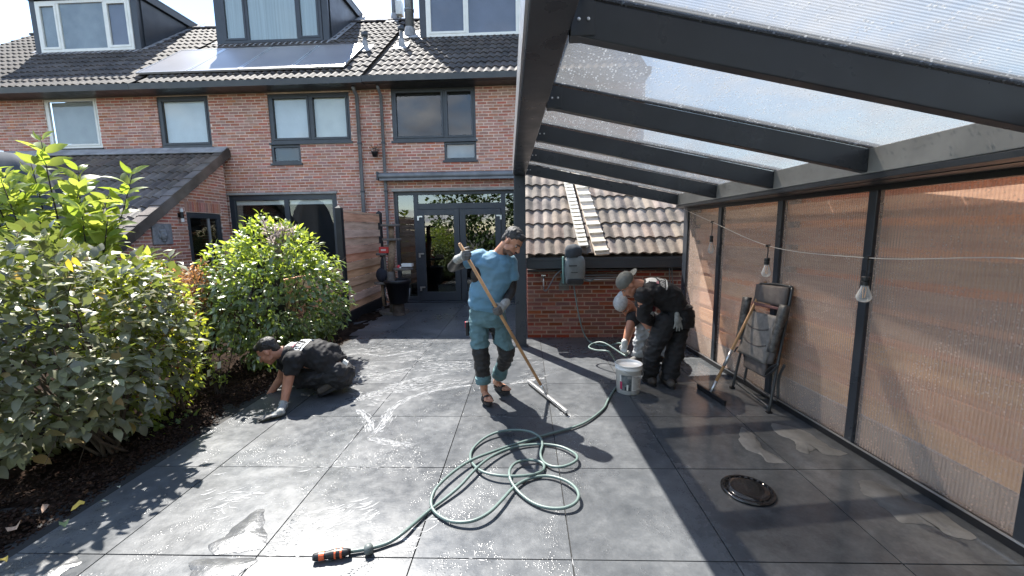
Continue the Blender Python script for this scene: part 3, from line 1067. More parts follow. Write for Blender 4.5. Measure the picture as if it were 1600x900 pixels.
# flues standing on the roof
def flue(h, uc, px, r_, ht, cap=None, mat=m_zinc, basemat=m_lead, cone=True):
    p_ = rooft(*px)
    q = MB(); q.lathe([(r_, -.1), (r_, ht)], 14, (p_.x, p_.y, p_.z))
    o = hb(q, 'flue_pipe', mat, h, uc, smooth=False)
    for pl in o.data.polygons: pl.use_smooth = len(pl.vertices) == 4
    if cap == 'cowl':
        hb(MB().lathe([(r_ + .002, ht - .25), (r_ * 1.8, ht - .22), (r_ * 1.9, ht - .1), (r_ * 1.2, ht), (r_ * .9, ht + .12), (0, ht + .16)], 14, (p_.x, p_.y, p_.z)), 'cowl', m_black, h, uc, parent=o, smooth=True)
    if cap == 'rim':
        hb(MB().lathe([(r_ + .002, ht - .10), (r_ + .03, ht - .09), (r_ + .03, ht + .005), (r_ - .01, ht + .006)], 14, (p_.x, p_.y, p_.z)), 'cowl', m_anth, h, uc, parent=o, smooth=True)
    if cap == 'band':
        for zz in (.62, 1.05):
            hb(MB().lathe([(r_ + .002, zz), (r_ + .014, zz), (r_ + .014, zz + .05), (r_ + .002, zz + .05)], 14, (p_.x, p_.y, p_.z)), 'band', mat, h, uc, parent=o)
    q = MB(); q.obox((p_.x, p_.y - .03, p_.z + .05), Vector((r_ + .12, 0, 0)), SL * (r_ + .2), NR * .012)
    if cone:
        q.lathe([(r_ + .06, -.02), (r_ + .012, .22)], 14, (p_.x, p_.y, p_.z))
    hb(q, 'flashing', basemat, h, uc, parent=o)
    return p_


flue(houseB, ucB, (571, 80), .048, .42, 'rim')
flue(houseC, ucC, (628, 76), .048, .50, 'rim')
flue(houseC, ucC, (641, 58), .115, 2.3, 'band')
flue(houseC, ucC, (616, 34), .06, .85, 'cowl')
p_ = rooft(625, 32)
q = MB(); q.box((p_.x - .12, p_.y - .12, p_.z + .12), (p_.x + .10, p_.y + .1, p_.z + .5)); q.tube([(p_.x, p_.y, p_.z - .05), (p_.x, p_.y, p_.z + .15)], .03, 8)
hb(q, 'vent_box', m_white, houseC, ucC, bev=.01)

# solar panels: four, lying on the middle house's roof
m_cell = MAT('solar_cells', (0.21, 0.20, 0.205), 0.36, var=0.15, vscale=0.7, spec=.8)
sp0, sp1 = rooft(212, 115, .12), rooft(538, 104.5, .12)
pw = (sp1.x - sp0.x) / 4
lab = ['solar panel at the far left end of the row of four under the dark dormer',
       'solar panel second from the left in the row of four on the roof',
       'solar panel second from the right in the row of four on the roof',
       'solar panel at the right end of the row nearest the flue pipes']
for k in range(4):
    o0 = MWH @ Vector((sp0.x + pw * k, sp0.y, sp0.z))
    t = thing('solar_panel', lab[k], 'solar panel', o0, HROT, 'solar panels on the roof')
    w_, l_ = pw - .02, 1.70
    def P3(u, s_, n_):
        return Vector((u, 0, 0)) + SL * s_ + NR * n_
    q = MB()
    for (a, b, c, d_) in ((0, 0, .035, l_), (w_ - .035, 0, w_, l_), (.035, 0, w_ - .035, .035), (.035, l_ - .035, w_ - .035, l_)):
        q.obox(P3((a + c) / 2, (b + d_) / 2, .0), Vector(((c - a) / 2, 0, 0)), SL * ((d_ - b) / 2), NR * .02)
    q.build('frame', m_alu, t)
    q = MB(); q.obox(P3(w_ / 2, l_ / 2, .004), Vector((w_ / 2 - .036, 0, 0)), SL * (l_ / 2 - .036), NR * .010)
    q.build('cell_sheet', m_cell, t)
    q = MB()
    for uu in (.25, w_ - .25):
        q.obox(P3(uu, l_ / 2, -.06), Vector((.02, 0, 0)), SL * (l_ / 2 - .1), NR * .035)
    q.build('mounting_rail', m_alu, t)

# awning cassette
a0, a1 = hf(604, 274, -.12), hf(818, 271, -.12)
t = thing('awning', 'grey rolled awning cassette on the wall above the glazed double doors', 'awning', MWH @ Vector(((a0[0] + a1[0]) / 2, -.06, a0[1] - .02)), HROT)
ln = (a1[0] - a0[0]) / 2 + .35
q = MB(); Mx = Matrix.Rotation(R(90), 3, 'Y')
q.lathe([(.075, -ln + .02), (.075, ln - .02)], 18, (0.17, -.08, 0), M=Mx)
q.build('cassette', m_zinc, t, smooth=False)
for e in (-1, 1):
    MB().box((0.17 + e * ln - .02, -.17, -.09), (0.17 + e * ln + .02, .03, .09)).build('end_cap', m_anth, t, bev=.01)
MB().box((0.17 - ln + .05, -.17, -.105), (.17 + ln - .05, -.13, -.062)).build('front_bar', m_zinc, t)

# small plant in a pot hung on the wall between the downpipes
u_, z_ = hf(585, 236, -.1)
t = thing('hanging_pot', 'small dark hanging pot with dried leaves on the wall beside the downpipe', 'plant pot', MWH @ Vector((u_, -.08, z_ - .12)), HROT)
MB().lathe([(.05, 0), (.075, .10), (.08, .11), (.07, .11), (.05, .03)], 14).build('pot', m_black, t, smooth=True)
MB().tube([(0, 0, .10), (0, .05, .2), (0, .08, .22)], .006, 6).build('bracket', m_black, t)
q = MB()
for k in range(40):
    v = Vector((rs.normal(0, .06), rs.normal(0, .05), .13 + abs(rs.normal(0, .06))))
    Rm = Euler(rs.uniform(-1.2, 1.2, 3)).to_matrix()
    q.add([v + Rm @ Vector(a) for a in ((-.02, 0, 0), (0, -.012, .005), (.025, 0, 0), (0, .012, .005))], [(0, 1, 2, 3)])
q.build('leaves', MAT('dry_dark_leaf', (.035, .03, .02), .8, piece=.4), t)

# ================================================================== lean-to with the dark tiled roof
LX = -6.79
ltt = thing('lean_to', 'single storey brick lean-to with a dark tiled roof in front of the left houses', 'outbuilding', (LX, 8.0, 0))
mw = Matrix.Translation((LX, 8.0, 0))
LS = 0.71
def lz(Y): return 3.49 + (Y - 9.45) * LS
YE = 5.9
DL = (8.21, 0.02, 9.16, 2.09)
frl = basis((0, 0, 0), (0, 1, 0), (-1, 0, 0), (0, 0, 1))
hd = (DL[0] - 8.0, DL[1], DL[2] - 8.0, DL[3])
okf = lambda u, z: z < lz(u + 8.0) - .12
# wall sheet of columns cut along the roof slope
mb = MB()
ys = sorted({YE + .15, DL[0], DL[2], 9.40} | set(np.arange(YE + .2, 9.4, .25)))
for a, b in zip(ys[:-1], ys[1:]):
    zb = DL[3] if DL[0] - 1e-6 <= a and b <= DL[2] + 1e-6 else 0
    mb.add([(-.006, a - 8, zb), (-.006, b - 8, zb), (-.006, b - 8, lz(b) - .05), (-.006, a - 8, lz(a) - .05)], [(0, 1, 2, 3)])
for yy in (DL[0], DL[2]):
    mb.add([(-.006, yy - 8, 0), (-.12, yy - 8, 0), (-.12, yy - 8, DL[3]), (-.006, yy - 8, DL[3])], [(0, 1, 2, 3)])
mb.add([(-.006, DL[0] - 8, DL[3]), (-.006, DL[2] - 8, DL[3]), (-.12, DL[2] - 8, DL[3]), (-.12, DL[0] - 8, DL[3])], [(0, 1, 2, 3)])
mb.add([(-.006, YE + .15 - 8, 0), (-6.2, YE + .15 - 8, 0), (-6.2, YE + .15 - 8, lz(YE + .15) - .05), (-.006, YE + .15 - 8, lz(YE + .15) - .05)], [(0, 1, 2, 3)])
mb.build('wall', m_mortar, ltt)
SOLD = (DL[0] - 8.0 - .03, 2.10, DL[2] - 8.0 + .03, 2.31)
lay_bricks(ltt, mw, frl, YE + .15 - 8, 1.39, 0, 3.5, [hd, SOLD], okf, m_brick, [(0, 390, 330, 900), (330, 395, 600, 900), (0, 0, 180, 900)])
sm = brick_mesh(.205, .051, .05, 'brick', m_brick)
k = SOLD[0] + .03
while k < SOLD[2] - .02:
    o = link('brick', sm, ltt, (0.0, k, 2.205), frl.to_euler())
    o.rotation_euler = (frl.to_3x3() @ Matrix.Rotation(R(90), 3, 'Y')).to_euler()
    k += .0625
sl_ = Vector((0, 1, LS)).normalized(); nl = Vector((0, -LS, 1)).normalized()
tw = .165
nu = 34
frt = basis((-nu * tw + .02, YE - 8, lz(YE) - .02), (1, 0, 0), sl_, nl)
lay_tiles(ltt, mw, frt, nu, 13, tw, .335, m_tile_lean, None, [(0, 220, 120, 900)], amp=.052)
q = MB()
q.add([(-6.2, YE - 7.98, lz(YE) - .06), (.03, YE - 7.98, lz(YE) - .06), (.03, 1.41, lz(9.41) - .06), (-6.2, 1.41, lz(9.41) - .06)], [(0, 1, 2, 3)])
q.build('roof_deck', m_tile_lean, ltt)
# verge tiles: one angled tile per course
vt = MB()
Lc = .40
vt.obox(Vector((-.02, 0, 0)) + sl_ * (Lc / 2), Vector((.085, 0, 0)), sl_ * (Lc / 2), nl * .016)
vt.obox(Vector((.072, 0, 0)) + sl_ * (Lc / 2) - nl * .075, Vector((.013, 0, 0)), sl_ * (Lc / 2), nl * .09)
vme = vt.mesh('verge_tile', m_tile_lean)
for k in range(13):
    p0 = Vector((.03, YE - 8, lz(YE))) + sl_ * (k * .335) + nl * .05
    o = link('verge_tile', vme, ltt, p0, (R(-2.2), 0, 0))
q = MB(); q.obox((-3.0, 1.36, lz(9.36) + .09), (3.1, 0, 0), sl_ * .13, nl * .008); q.build('flashing', m_lead, ltt)
q = MB(); q.box((-.005, YE + .1 - 8, 0.0), (-.0, YE + .1 - 8, 0)); 
# door
y0, y1 = DL[0] - 8, DL[2] - 8
q = MB(); f_ = .1
q.box((-.09, y0, .02), (-.02, y0 + f_, 2.08)); q.box((-.09, y1 - f_, .02), (-.02, y1, 2.08)); q.box((-.09, y0 + f_, 2.08 - f_), (-.02, y1 - f_, 2.08)); q.box((-.09, y0 + f_, .02), (-.02, y1 - f_, .5))
dd = q.build('door', m_anth, ltt, bev=.004)
MB().box((-.06, y0 + f_, .5), (-.052, y1 - f_, 1.98)).build('pane', m_glass_d, dd)
MB().box((-.5, y0, 0), (-.48, y1, 2.1)).build('dark_room', m_dark, dd)
MB().box((-.05, y1 - .36, .5), (-.03, y1 - .31, 1.98)).build('glazing_bar', m_gutter_in, dd)
# wall lamp: a real lamp, unlit by day
m_frost = MAT('frosted_glass', (.75, .75, .73), .3)
t = thing('wall_lamp', 'black cylinder wall lamp with white ends on the lean-to gable', 'lamp', (LX + .001, 8.02, 2.02))
MB().lathe([(.032, -.06), (.032, .06)], 14, (.06, 0, 0)).build('body', m_black, t)
for s in (-1, 1):
    MB().lathe([(.030, -.035), (.030, .035)], 14, (.06, 0, s * .096)).build('diffuser', m_frost, t)
MB().box((0, -.03, -.04), (.03, .03, .04)).build('wall_plate', m_black, t)
# plaque with a face in relief
m_plq = MAT('lead_grey_relief', (.23, .235, .245), .6, var=.3, vscale=14, bump=.5)
t = thing('wall_plaque', 'square grey wall plaque with a face in relief on the lean-to gable', 'plaque', (LX + .001, 7.57, 1.46))
MB().box((0, -.21, 0), (.035, .21, .39)).build('plate', m_plq, t, bev=.01)
q = MB()
q.ell((.045, 0, .17), (.05, .075, .105)); q.ell((.035, 0, .255), (.05, .085, .05)); q.ell((.03, 0, .31), (.04, .045, .035))
for s in (-1, 1):
    q.ell((.04, s * .085, .16), (.02, .014, .05)); q.ell((.085, s * .030, .185), (.012, .018, .007)); q.ell((.083, s * .03, .205), (.012, .024, .005))
q.ell((.092, 0, .160), (.016, .013, .026)); q.ell((.082, 0, .118), (.016, .026, .009)); q.ell((.05, 0, .075), (.03, .045, .02))
q.build('face_relief', m_plq, t, smooth=True)

# ================================================================== brick shed with the lichen-grey roof
SHY = 6.18
shed = thing('brick_shed', 'low red brick shed with a lichen grey tiled roof behind the veranda', 'shed', (1.2, SHY, 0))
mw = Matrix.Translation((1.2, SHY, 0))
fr = Matrix.Translation((-1.2, 0, 0))
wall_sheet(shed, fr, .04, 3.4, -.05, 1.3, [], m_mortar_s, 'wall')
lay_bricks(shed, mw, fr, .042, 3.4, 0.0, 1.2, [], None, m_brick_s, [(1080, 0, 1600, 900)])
# left side wall
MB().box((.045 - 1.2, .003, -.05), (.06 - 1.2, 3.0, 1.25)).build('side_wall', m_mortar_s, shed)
frs = basis((.04 - 1.2, 3.0, 0), (0, -1, 0), (1, 0, 0), (0, 0, 1))
mb = MB()
z = .026
kk = 0
while z < 1.2:
    y = .0 - (kk % 2) * .108
    while y < 3.0:
        a, b = max(y, .002), min(y + .205, 3.0)
        if b - a > .02:
            mb.box((.036 - 1.2, a, z - .0255), (.046 - 1.2, b, z + .0255))
        y += .2165
    z += .0625; kk += 1
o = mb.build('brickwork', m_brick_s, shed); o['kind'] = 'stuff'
SS = .84
ss = Vector((0, 1, SS)).normalized(); sn = Vector((0, -SS, 1)).normalized()
tw, co = .1485, .345
frt = basis((.0 - 1.2, 5.95 - SHY, 1.262), (1, 0, 0), ss, sn)
lay_tiles(shed, mw, frt, 24, 7, tw, co, m_tile_shed, None, [(1075, 0, 1600, 900)], amp=.030, th=.022)
q = MB()
tp = Vector((0, 5.97 - SHY, 1.237)) + ss * 2.42
q.add([(-1.2, 5.97 - SHY, 1.227), (2.3, 5.97 - SHY, 1.227), (2.3, tp.y, tp.z), (-1.2, tp.y, tp.z), (-1.2, tp.y * 2 + .3, 1.24), (2.3, tp.y * 2 + .3, 1.24)],
      [(0, 1, 2, 3), (3, 2, 5, 4)])
q.build('roof_deck', m_tile_lean, shed)
q = MB()
q.add([(.045 - 1.2, 0.0, 1.2), (.045 - 1.2, 3.0, 1.2), (.045 - 1.2, tp.y, tp.z - .06)], [(0, 1, 2)])
q.build('gable', m_brick_s, shed)
# ridge and verge with mortar at the right-hand end
for k in range(10):
    q = MB(); vs = []
    for e in (0, 1):
        for a in range(7):
            an = math.pi * a / 6
            vs.append((k * .345 - 1.2 + e * .36, tp.y - math.cos(an) * .13, tp.z + math.sin(an) * .1 + (.01 if e == 0 else 0)))
    q.add(vs, [(a, a + 1, 8 + a, 7 + a) for a in range(6)] + [tuple(range(7))]); q.build('ridge_tile', m_tile_shed, shed)
q = MB(); q.box((-1.18, -.26, 1.085), (1.06, -.15, 1.20)); q.box((-1.18, -.265, 1.195), (1.06, -.245, 1.243))
q.build('gutter', m_anth, shed, bev=.006)
MB().box((-1.16, -.148, 1.03), (1.5, -.01, 1.06)).build('soffit', m_black, shed)
# pipes along the wall
for (z, r_, mt, a, b) in ((.965, .016, m_zinc, .38, 1.15), (.925, .013, m_gutter_in, .36, 1.2), (.895, .011, m_alu, .45, 1.02)):
    q = MB(); q.tube([(a - 1.2 + .4, -.06, z), (b - 1.2 + .4, -.06, z)], r_, 8); q.build('pipe', mt, shed, smooth=True)

# two roof ladders lying on the shed roof
def ladder(name, label, pxt, pxb, wd, nst, mat, cleat_mat, rail, th, slot):
    def rf(x, y):
        d = ray(x, y); n = Vector((0, -SS, 1)); o = Vector((0, 5.95, 1.262 + .085))
        return CO + d * ((o - CO).dot(n) / d.dot(n))
    a, b = rf(*pxb), rf(*pxt)
    d = (b - a); ln = d.length * 1.25; d.normalize(); side = d.cross(sn).normalized()
    t = thing(name, label, 'roof ladder', a, 0, 'ladders lying on the shed roof')
    if rail:
        MBx = MB().obox(d * ln / 2, side * wd / 2, d * ln / 2, sn * .011); MBx.build('plank', mat, t)
    else:
        for s in (-1, 1):
            MB().obox(d * ln / 2 + side * s * (wd / 2 - .012), side * .012, d * ln / 2, sn * .016).build('rail', mat, t)
    cl = MB().obox((0, 0, 0), side * (wd / 2 - (0 if rail else .0)), d * slot, sn * th).mesh('cleat' if rail else 'rung', cleat_mat)
    for k in range(nst):
        link('cleat' if rail else 'rung', cl, t, d * (ln * (k + .35) / nst) + sn * (.022 if rail else .022))
ladder('roof_ladder', 'narrow slatted white roof ladder with close rungs on the shed tiles', (887, 285), (912, 386), .13, 21, m_wood_white, m_wood_white, False, .010, .030)
ladder('roof_ladder', 'wider pale wooden plank roof ladder with cross cleats on the shed tiles', (908, 290), (941, 398), .20, 11, m_wood_pale, m_wood_white, True, .016, .014)

# ================================================================== veranda
ver = thing('veranda', 'anthracite aluminium veranda with a polycarbonate roof and wall over the patio', 'veranda', (0, 5.7, 0))
VO = Vector((0, 5.7, 0))
def V(x, y, z): return Vector((x, y, z)) - VO
def xl(Y): return 0.02 + 0.0395 * (5.7 - Y)          # inner edge of the front beam
def xw(Y): return 2.205 + 0.0715 * (5.7 - Y) if Y > 1.9 else 2.477 + 0.02 * (1.9 - Y)
YN = -1.6
zl, zr = 2.37, 1.949
# front beam
q = MB()
def hexa(q, a, b, wa, wb, h, mat=0):
    """box from a to b (points at the inner lower edge), widths to the left"""
    a, b = Vector(a), Vector(b)
    vs = [a, a + Vector((-wa, 0, 0)), a + Vector((-wa, 0, h)), a + Vector((0, 0, h)), b, b + Vector((-wb, 0, 0)), b + Vector((-wb, 0, h)), b + Vector((0, 0, h))]
    q.add(vs, [(0, 1, 2, 3), (7, 6, 5, 4), (0, 4, 5, 1), (1, 5, 6, 2), (2, 6, 7, 3), (3, 7, 4, 0)], mat)
hexa(q, V(xl(5.78), 5.78, zl), V(xl(YN), YN, zl), .155, .17, .26)
bm_ = q.build('front_beam', m_anth_w, ver, bev=.006)
q = MB(); hexa(q, V(xl(5.78) - .156, 5.78, zl + .02), V(xl(YN) - .171, YN, zl + .02), .012, .012, .235); q.build('beam_trim', m_alu, bm_)
# posts
MB().box(V(-.137, 5.66, 0), V(.018, 5.78, zl)).build('post', m_anth_w, ver, bev=.006)
MB().box(V(.12, YN, 0), V(.29, YN + .12, zl)).build('post', m_anth_w, ver, bev=.006)
MB().box(V(-.16, 5.64, 0), V(.04, 5.80, .012)).build('post_foot', m_anth, ver)
# rafters
RY = [5.73, 4.60, 3.58, 2.634, 1.695, .70, -.30, -1.4]
XR = 2.06
sl_r = (zr - zl) / (XR - 0.1)
RH = 0.135
def rz(x): return zl + (x - 0.1) * sl_r
for Y in RY:
    w_ = .055
    xa = xl(Y) + .001
    q = MB()
    q.add([V(xa, Y - w_ / 2, rz(xa)), V(XR, Y - w_ / 2, rz(XR)), V(XR, Y + w_ / 2, rz(XR)), V(xa, Y + w_ / 2, rz(xa)),
           V(xa, Y - w_ / 2, rz(xa) + RH), V(XR, Y - w_ / 2, rz(XR) + RH), V(XR, Y + w_ / 2, rz(XR) + RH), V(xa, Y + w_ / 2, rz(xa) + RH)],
          [(0, 3, 2, 1), (4, 5, 6, 7), (0, 1, 5, 4), (1, 2, 6, 5), (2, 3, 7, 6), (3, 0, 4, 7)])
    o = q.build('rafter', m_anth_w, ver, bev=.004)
    q = MB()
    q.add([V(xa, Y - .03, rz(xa) + RH + .02), V(XR + .1, Y - .03, rz(XR + .1) + RH + .02), V(XR + .1, Y + .03, rz(XR + .1) + RH + .02), V(xa, Y + .03, rz(xa) + RH + .02),
           V(xa, Y - .03, rz(xa) + RH + .035), V(XR + .1, Y - .03, rz(XR + .1) + RH + .035), V(XR + .1, Y + .03, rz(XR + .1) + RH + .035), V(xa, Y + .03, rz(xa) + RH + .035)],
          [(0, 3, 2, 1), (4, 5, 6, 7), (0, 1, 5, 4), (1, 2, 6, 5), (2, 3, 7, 6), (3, 0, 4, 7)])
    q.build('cover_strip', m_anth, o)
    q = MB(); q.box(V(xa, Y - w_ / 2 - .006, rz(xa) - .006), V(xa + .09, Y + w_ / 2 + .006, rz(xa) + RH - .02)); q.build('bracket', m_anth, o, bev=.002)
    for xx in (.03, .065):
        q = MB(); q.lathe([(0, -.0005), (.007, 0), (.006, .004), (0, .005)], 10, V(xa + xx, Y - w_ / 2 - .0065, rz(xa) + .05), M=Matrix.Rotation(R(90), 3, 'X')); q.build('screw', m_alu, o)
# roof panels
for a, b in zip(RY[1:], RY[:-1]):
    xa = xl((a + b) / 2) - .01
    ctr = Vector(((xa + XR + .40) / 2, (a + b) / 2, 0)); ctr.z = rz(ctr.x) + RH + .011
    L_ = (XR + .40 - xa) / 2; W_ = (b - a) / 2 - .004
    o = MB().box((-L_, -W_, -.0015), (L_, W_, .0015)).build('roof_panel', m_poly_roof, ver)
    o.location = ctr - VO; o.rotation_euler = (0, -math.atan(sl_r), 0)
# low-side gutter beam
q = MB()
a_, b_ = V(XR, 5.78, 1.94), V(XR, YN, 1.94)
vs = []
for e in (a_, b_):
    vs += [e + Vector((.002, 0, 0)), e + Vector((.17, 0, 0)), e + Vector((.17, 0, .112)), e + Vector((.002, 0, .150))]
q.add(vs, [(3, 2, 1, 0), (4, 5, 6, 7), (0, 1, 5, 4), (1, 2, 6, 5), (2, 3, 7, 6), (3, 0, 4, 7)])
gb = q.build('gutter_beam', m_gutter_in, ver, bev=.005)
q = MB()
hexa(q, V(XR + .20, 5.78, 1.905), V(XR + .20, YN, 1.905), .195, .195, .033); q.build('gutter_rail', m_anth, gb, bev=.003)
# side wall: top and bottom rails follow the wall, posts, panels
YP = [5.70, 4.86, 3.86, 2.94, 1.93, .95, -.1, -1.2]
MB().box(V(2.185, 5.65, 0), V(2.36, 5.79, 1.90)).build('post', m_anth_w, ver, bev=.006)
def wseg(q, Ya, Yb, x_off0, x_off1, z0, z1):
    vs = []
    for z in (z0, z1):
        vs += [V(xw(Ya) + x_off0, Ya, z), V(xw(Yb) + x_off0, Yb, z), V(xw(Yb) + x_off1, Yb, z), V(xw(Ya) + x_off1, Ya, z)]
    q.add(vs, [(0, 1, 2, 3), (7, 6, 5, 4), (0, 4, 5, 1), (1, 5, 6, 2), (2, 6, 7, 3), (3, 7, 4, 0)])
q = MB(); wseg(q, 5.66, 1.9, -.03, .03, .004, .055); wseg(q, 1.9, YN, -.03, .03, .004, .055); q.build('bottom_rail', m_black, ver)
q = MB(); wseg(q, 5.66, 1.9, -.034, -.029, .050, .062); wseg(q, 1.9, YN, -.034, -.029, .05, .062); q.build('rail_trim', m_alu, ver)
q = MB(); wseg(q, 5.66, 1.9, -.03, .03, 1.865, 1.90); wseg(q, 1.9, YN, -.03, .03, 1.865, 1.9); q.build('top_rail', m_black, ver)
q = MB(); wseg(q, 5.66, 1.9, -.26, .03, 1.9005, 1.9045); wseg(q, 1.9, YN, -.45, .03, 1.9005, 1.9045); q.build('top_plate', m_anth, ver)
for Y in YP[1:]:
    q = MB(); wseg(q, Y - .032, Y + .032, -.026, .026, .055, 1.865); q.build('wall_post', m_anth_w, ver, bev=.003, fixn=True)
for a, b in zip(YP[1:], YP[:-1]):
    ya, yb = a + .033, b - .033
    pa, pb = Vector((xw(ya), ya, .96)), Vector((xw(yb), yb, .96))
    L_ = (pb - pa).length / 2
    o = MB().box((-.0015, -L_, -.905), (.0015, L_, .905)).build('wall_panel', m_poly_wall, ver)
    o.location = (pa + pb) / 2 - VO; o.rotation_euler = (0, 0, math.atan2(-(pb.x - pa.x), pb.y - pa.y))

# ================================================================== plank fence behind the clear wall
pf = thing('plank_fence', 'orange brown plank fence seen through the polycarbonate wall', 'fence', (2.5, 3.0, 0))
PO = Vector((2.5, 3.0, 0))
def xf(Y): return xw(max(Y, -2)) + .115
def fence_board(Ya, Yb, z0, h, off, k):
    q = MB()
    pa, pb = Vector((xf(Ya), Ya, 0)), Vector((xf(Yb), Yb, 0))
    nn = 5
    vs = []
    for i in range(nn):
        p0 = pa.lerp(pb, i / (nn - 1)) + Vector((off, 0, 0)) - PO
        zz = .005 * math.sin(k * 2.1 + i * 1.7 + Ya)
        for (dn, dz) in ((-.014, 0), (.014, 0), (.014, h), (-.014, h)):
            vs.append(p0 + Vector((dn, 0, z0 + dz + zz)))
    fs = []
    for i in range(nn - 1):
        for j in range(4):
            fs.append((i * 4 + j, i * 4 + (j + 1) % 4, (i + 1) * 4 + (j + 1) % 4, (i + 1) * 4 + j))
    fs += [(3, 2, 1, 0), tuple((nn - 1) * 4 + j for j in range(4))]
    q.add(vs, fs); q.build('plank', m_plank_r, pf, fixn=True)
for k in range(9):
    for (Ya, Yb) in ((5.9, 3.92), (3.90, 2.02)):
        fence_board(Ya, Yb, .245 + k * .205, .152, -.012, k)
        fence_board(Ya, Yb, .245 + k * .205 + .125, .105, .062, k + 3)
for Y in (5.95, 3.91, 1.93, .0, -1.9):
    MB().box(Vector((xf(Y) - .0, Y - .05, -.1)) - PO, Vector((xf(Y) + .1, Y + .05, 2.15)) - PO).build('post', m_concrete, pf)
for (Ya, Yb) in ((5.9, 3.97), (3.85, 1.98), (1.88, .05), (-.05, -1.85)):
    q = MB(); pa, pb = Vector((xf(Ya), Ya, .10)), Vector((xf(Yb), Yb, .10))
    q.bar(pa - PO, pb - PO, .04, .26); q.build('base_board', m_concrete, pf)
for (Ya, Yb) in ((1.88, .05), (-.05, -1.85)):
    for k in range(9):
        fence_board(Ya, Yb, .245 + k * .205, .152, -.012, k)
        fence_board(Ya, Yb, .245 + k * .205 + .125, .105, .062, k + 3)

# ================================================================== larch screen on the left, in two heights
def screen(name, label, Y0_, Y1_, zt, n, posts, X=-3.2, step=None):
    t = thing(name, label, 'fence panel', (X, (Y0_ + Y1_) / 2, 0), 0, 'larch screens between black posts')
    yc = (Y0_ + Y1_) / 2
    zb = .22
    ph = (zt - zb) / n
    for k in range(n):
        off = .022 if k % 2 else -.012
        q = MB(); q.box((off - .011, Y0_ - yc + .05, zb + k * ph - .006), (off + .011, Y1_ - yc - .05, zb + k * ph + ph - .012))
        o = q.build('plank', m_plank_l, t, bev=.003)
        o.rotation_euler = (rs.uniform(-.002, .002), 0, 0)
    for Y in posts:
        q = MB(); q.box((-.05, Y - yc - .05, -.1), (.05, Y - yc + .05, zt + .06)); 
        q.add([(-.05, Y - yc - .05, zt + .0605), (.05, Y - yc - .05, zt + .0605), (.05, Y - yc + .05, zt + .0605), (-.05, Y - yc + .05, zt + .0605), (0, Y - yc, zt + .11)], [(0, 1, 4), (1, 2, 4), (2, 3, 4), (3, 0, 4)])
        q.build('post', m_blackpaint, t)
    MB().box((-.02, Y0_ - yc + .05, -.02), (.03, Y1_ - yc - .05, .205)).build('base_board', m_blackpaint, t)
    q = MB(); q.box((-.03, Y0_ - yc + .052, zt + .0), (.03, Y1_ - yc - .052, zt + .03)); q.build('cap_rail', m_plank_l, t)
    for yy in (.30, .70):
        y_ = (Y0_ - yc) + (Y1_ - Y0_) * yy
        MB().box((-.045, y_ - .02, zb), (-.02, y_ + .02, zt - .02)).build('batten', m_plank_l, t)
    return t
screen('larch_screen', 'tall larch plank screen between black posts beside the glazed doors', 7.17, 9.08, 2.0, 12, (7.14, 9.11))
screen('larch_screen', 'low larch plank screen half hidden behind the rounded bush', 5.25, 7.09, 1.0, 6, (5.2,))

# ================================================================== planting
def leaf_mat(name, top, back=None, tl=(0.35, 0.45, 0.05), rough=0.35, tw=0.35, var=0.3, hue=0.02, spec=0.5):
    m = D.materials.new(name)
    t, N, L = _nodes(m)
    out = N('ShaderNodeOutputMaterial'); b = N('ShaderNodeBsdfPrincipled'); tr = N('ShaderNodeBsdfTranslucent'); mx = N('ShaderNodeMixShader')
    rr = rnd01(N, L)
    h = N('ShaderNodeHueSaturation')
    g_ = N('ShaderNodeNewGeometry')
    c = mixc(N, L, g_.outputs['Backfacing'], top, back or tuple(x * 1.25 for x in top))
    L(c, h.inputs['Color'])
    L(mrange(N, L, rr, 0, 1, 1 - var, 1 + var), h.inputs['Value'])
    L(mrange(N, L, mth(N, L, 'FRACT', mth(N, L, 'MULTIPLY', rr, 5.7)), 0, 1, .5 - hue, .5 + hue), h.inputs['Hue'])
    L(h.outputs[0], b.inputs['Base Color'])
    b.inputs['Roughness'].default_value = rough; b.inputs['Specular IOR Level'].default_value = spec
    h2 = N('ShaderNodeHueSaturation'); h2.inputs['Color'].default_value = (*tl, 1)
    L(mrange(N, L, rr, 0, 1, 1 - var, 1 + var), h2.inputs['Value'])
    L(h2.outputs[0], tr.inputs[0])
    mx.inputs[0].default_value = tw
    L(b.outputs[0], mx.inputs[1]); L(tr.outputs[0], mx.inputs[2]); L(mx.outputs[0], out.inputs['Surface'])
    return m


def leaf_mesh(name, mat, w=0.45, fold=0.18, curl=0.15, n=4, pointy=0.7, wavy=0.0):
    """unit-long leaf along +x with a folded midrib and a bend"""
    vs, fs = [], []
    for i in range(n + 1):
        t = i / n
        hw = w * 0.5 * (math.sin(math.pi * t ** pointy) ** 0.8 if 0 < t < 1 else 0)
        z = -curl * (t - .3) ** 2
        wz = wavy * math.sin(t * 9)
        vs += [(t, -hw, z + fold * hw + wz * hw), (t, 0, z), (t, hw, z + fold * hw - wz * hw)]
    for i in range(n):
        a = i * 3
        for (p_, q_) in ((0, 1), (1, 2)):
            f = [a + p_, a + q_, a + 3 + q_, a + 3 + p_]
            pts = {vs[k] for k in f}
            if len(pts) == 4:
                fs.append(tuple(f))
            elif len(pts) == 3:
                g_ = []
                for k in f:
                    if vs[k] not in [vs[x] for x in g_]:
                        g_.append(k)
                fs.append(tuple(g_))
    mb = MB().add(vs, fs)
    return mb.mesh(name, mat, smooth=True)


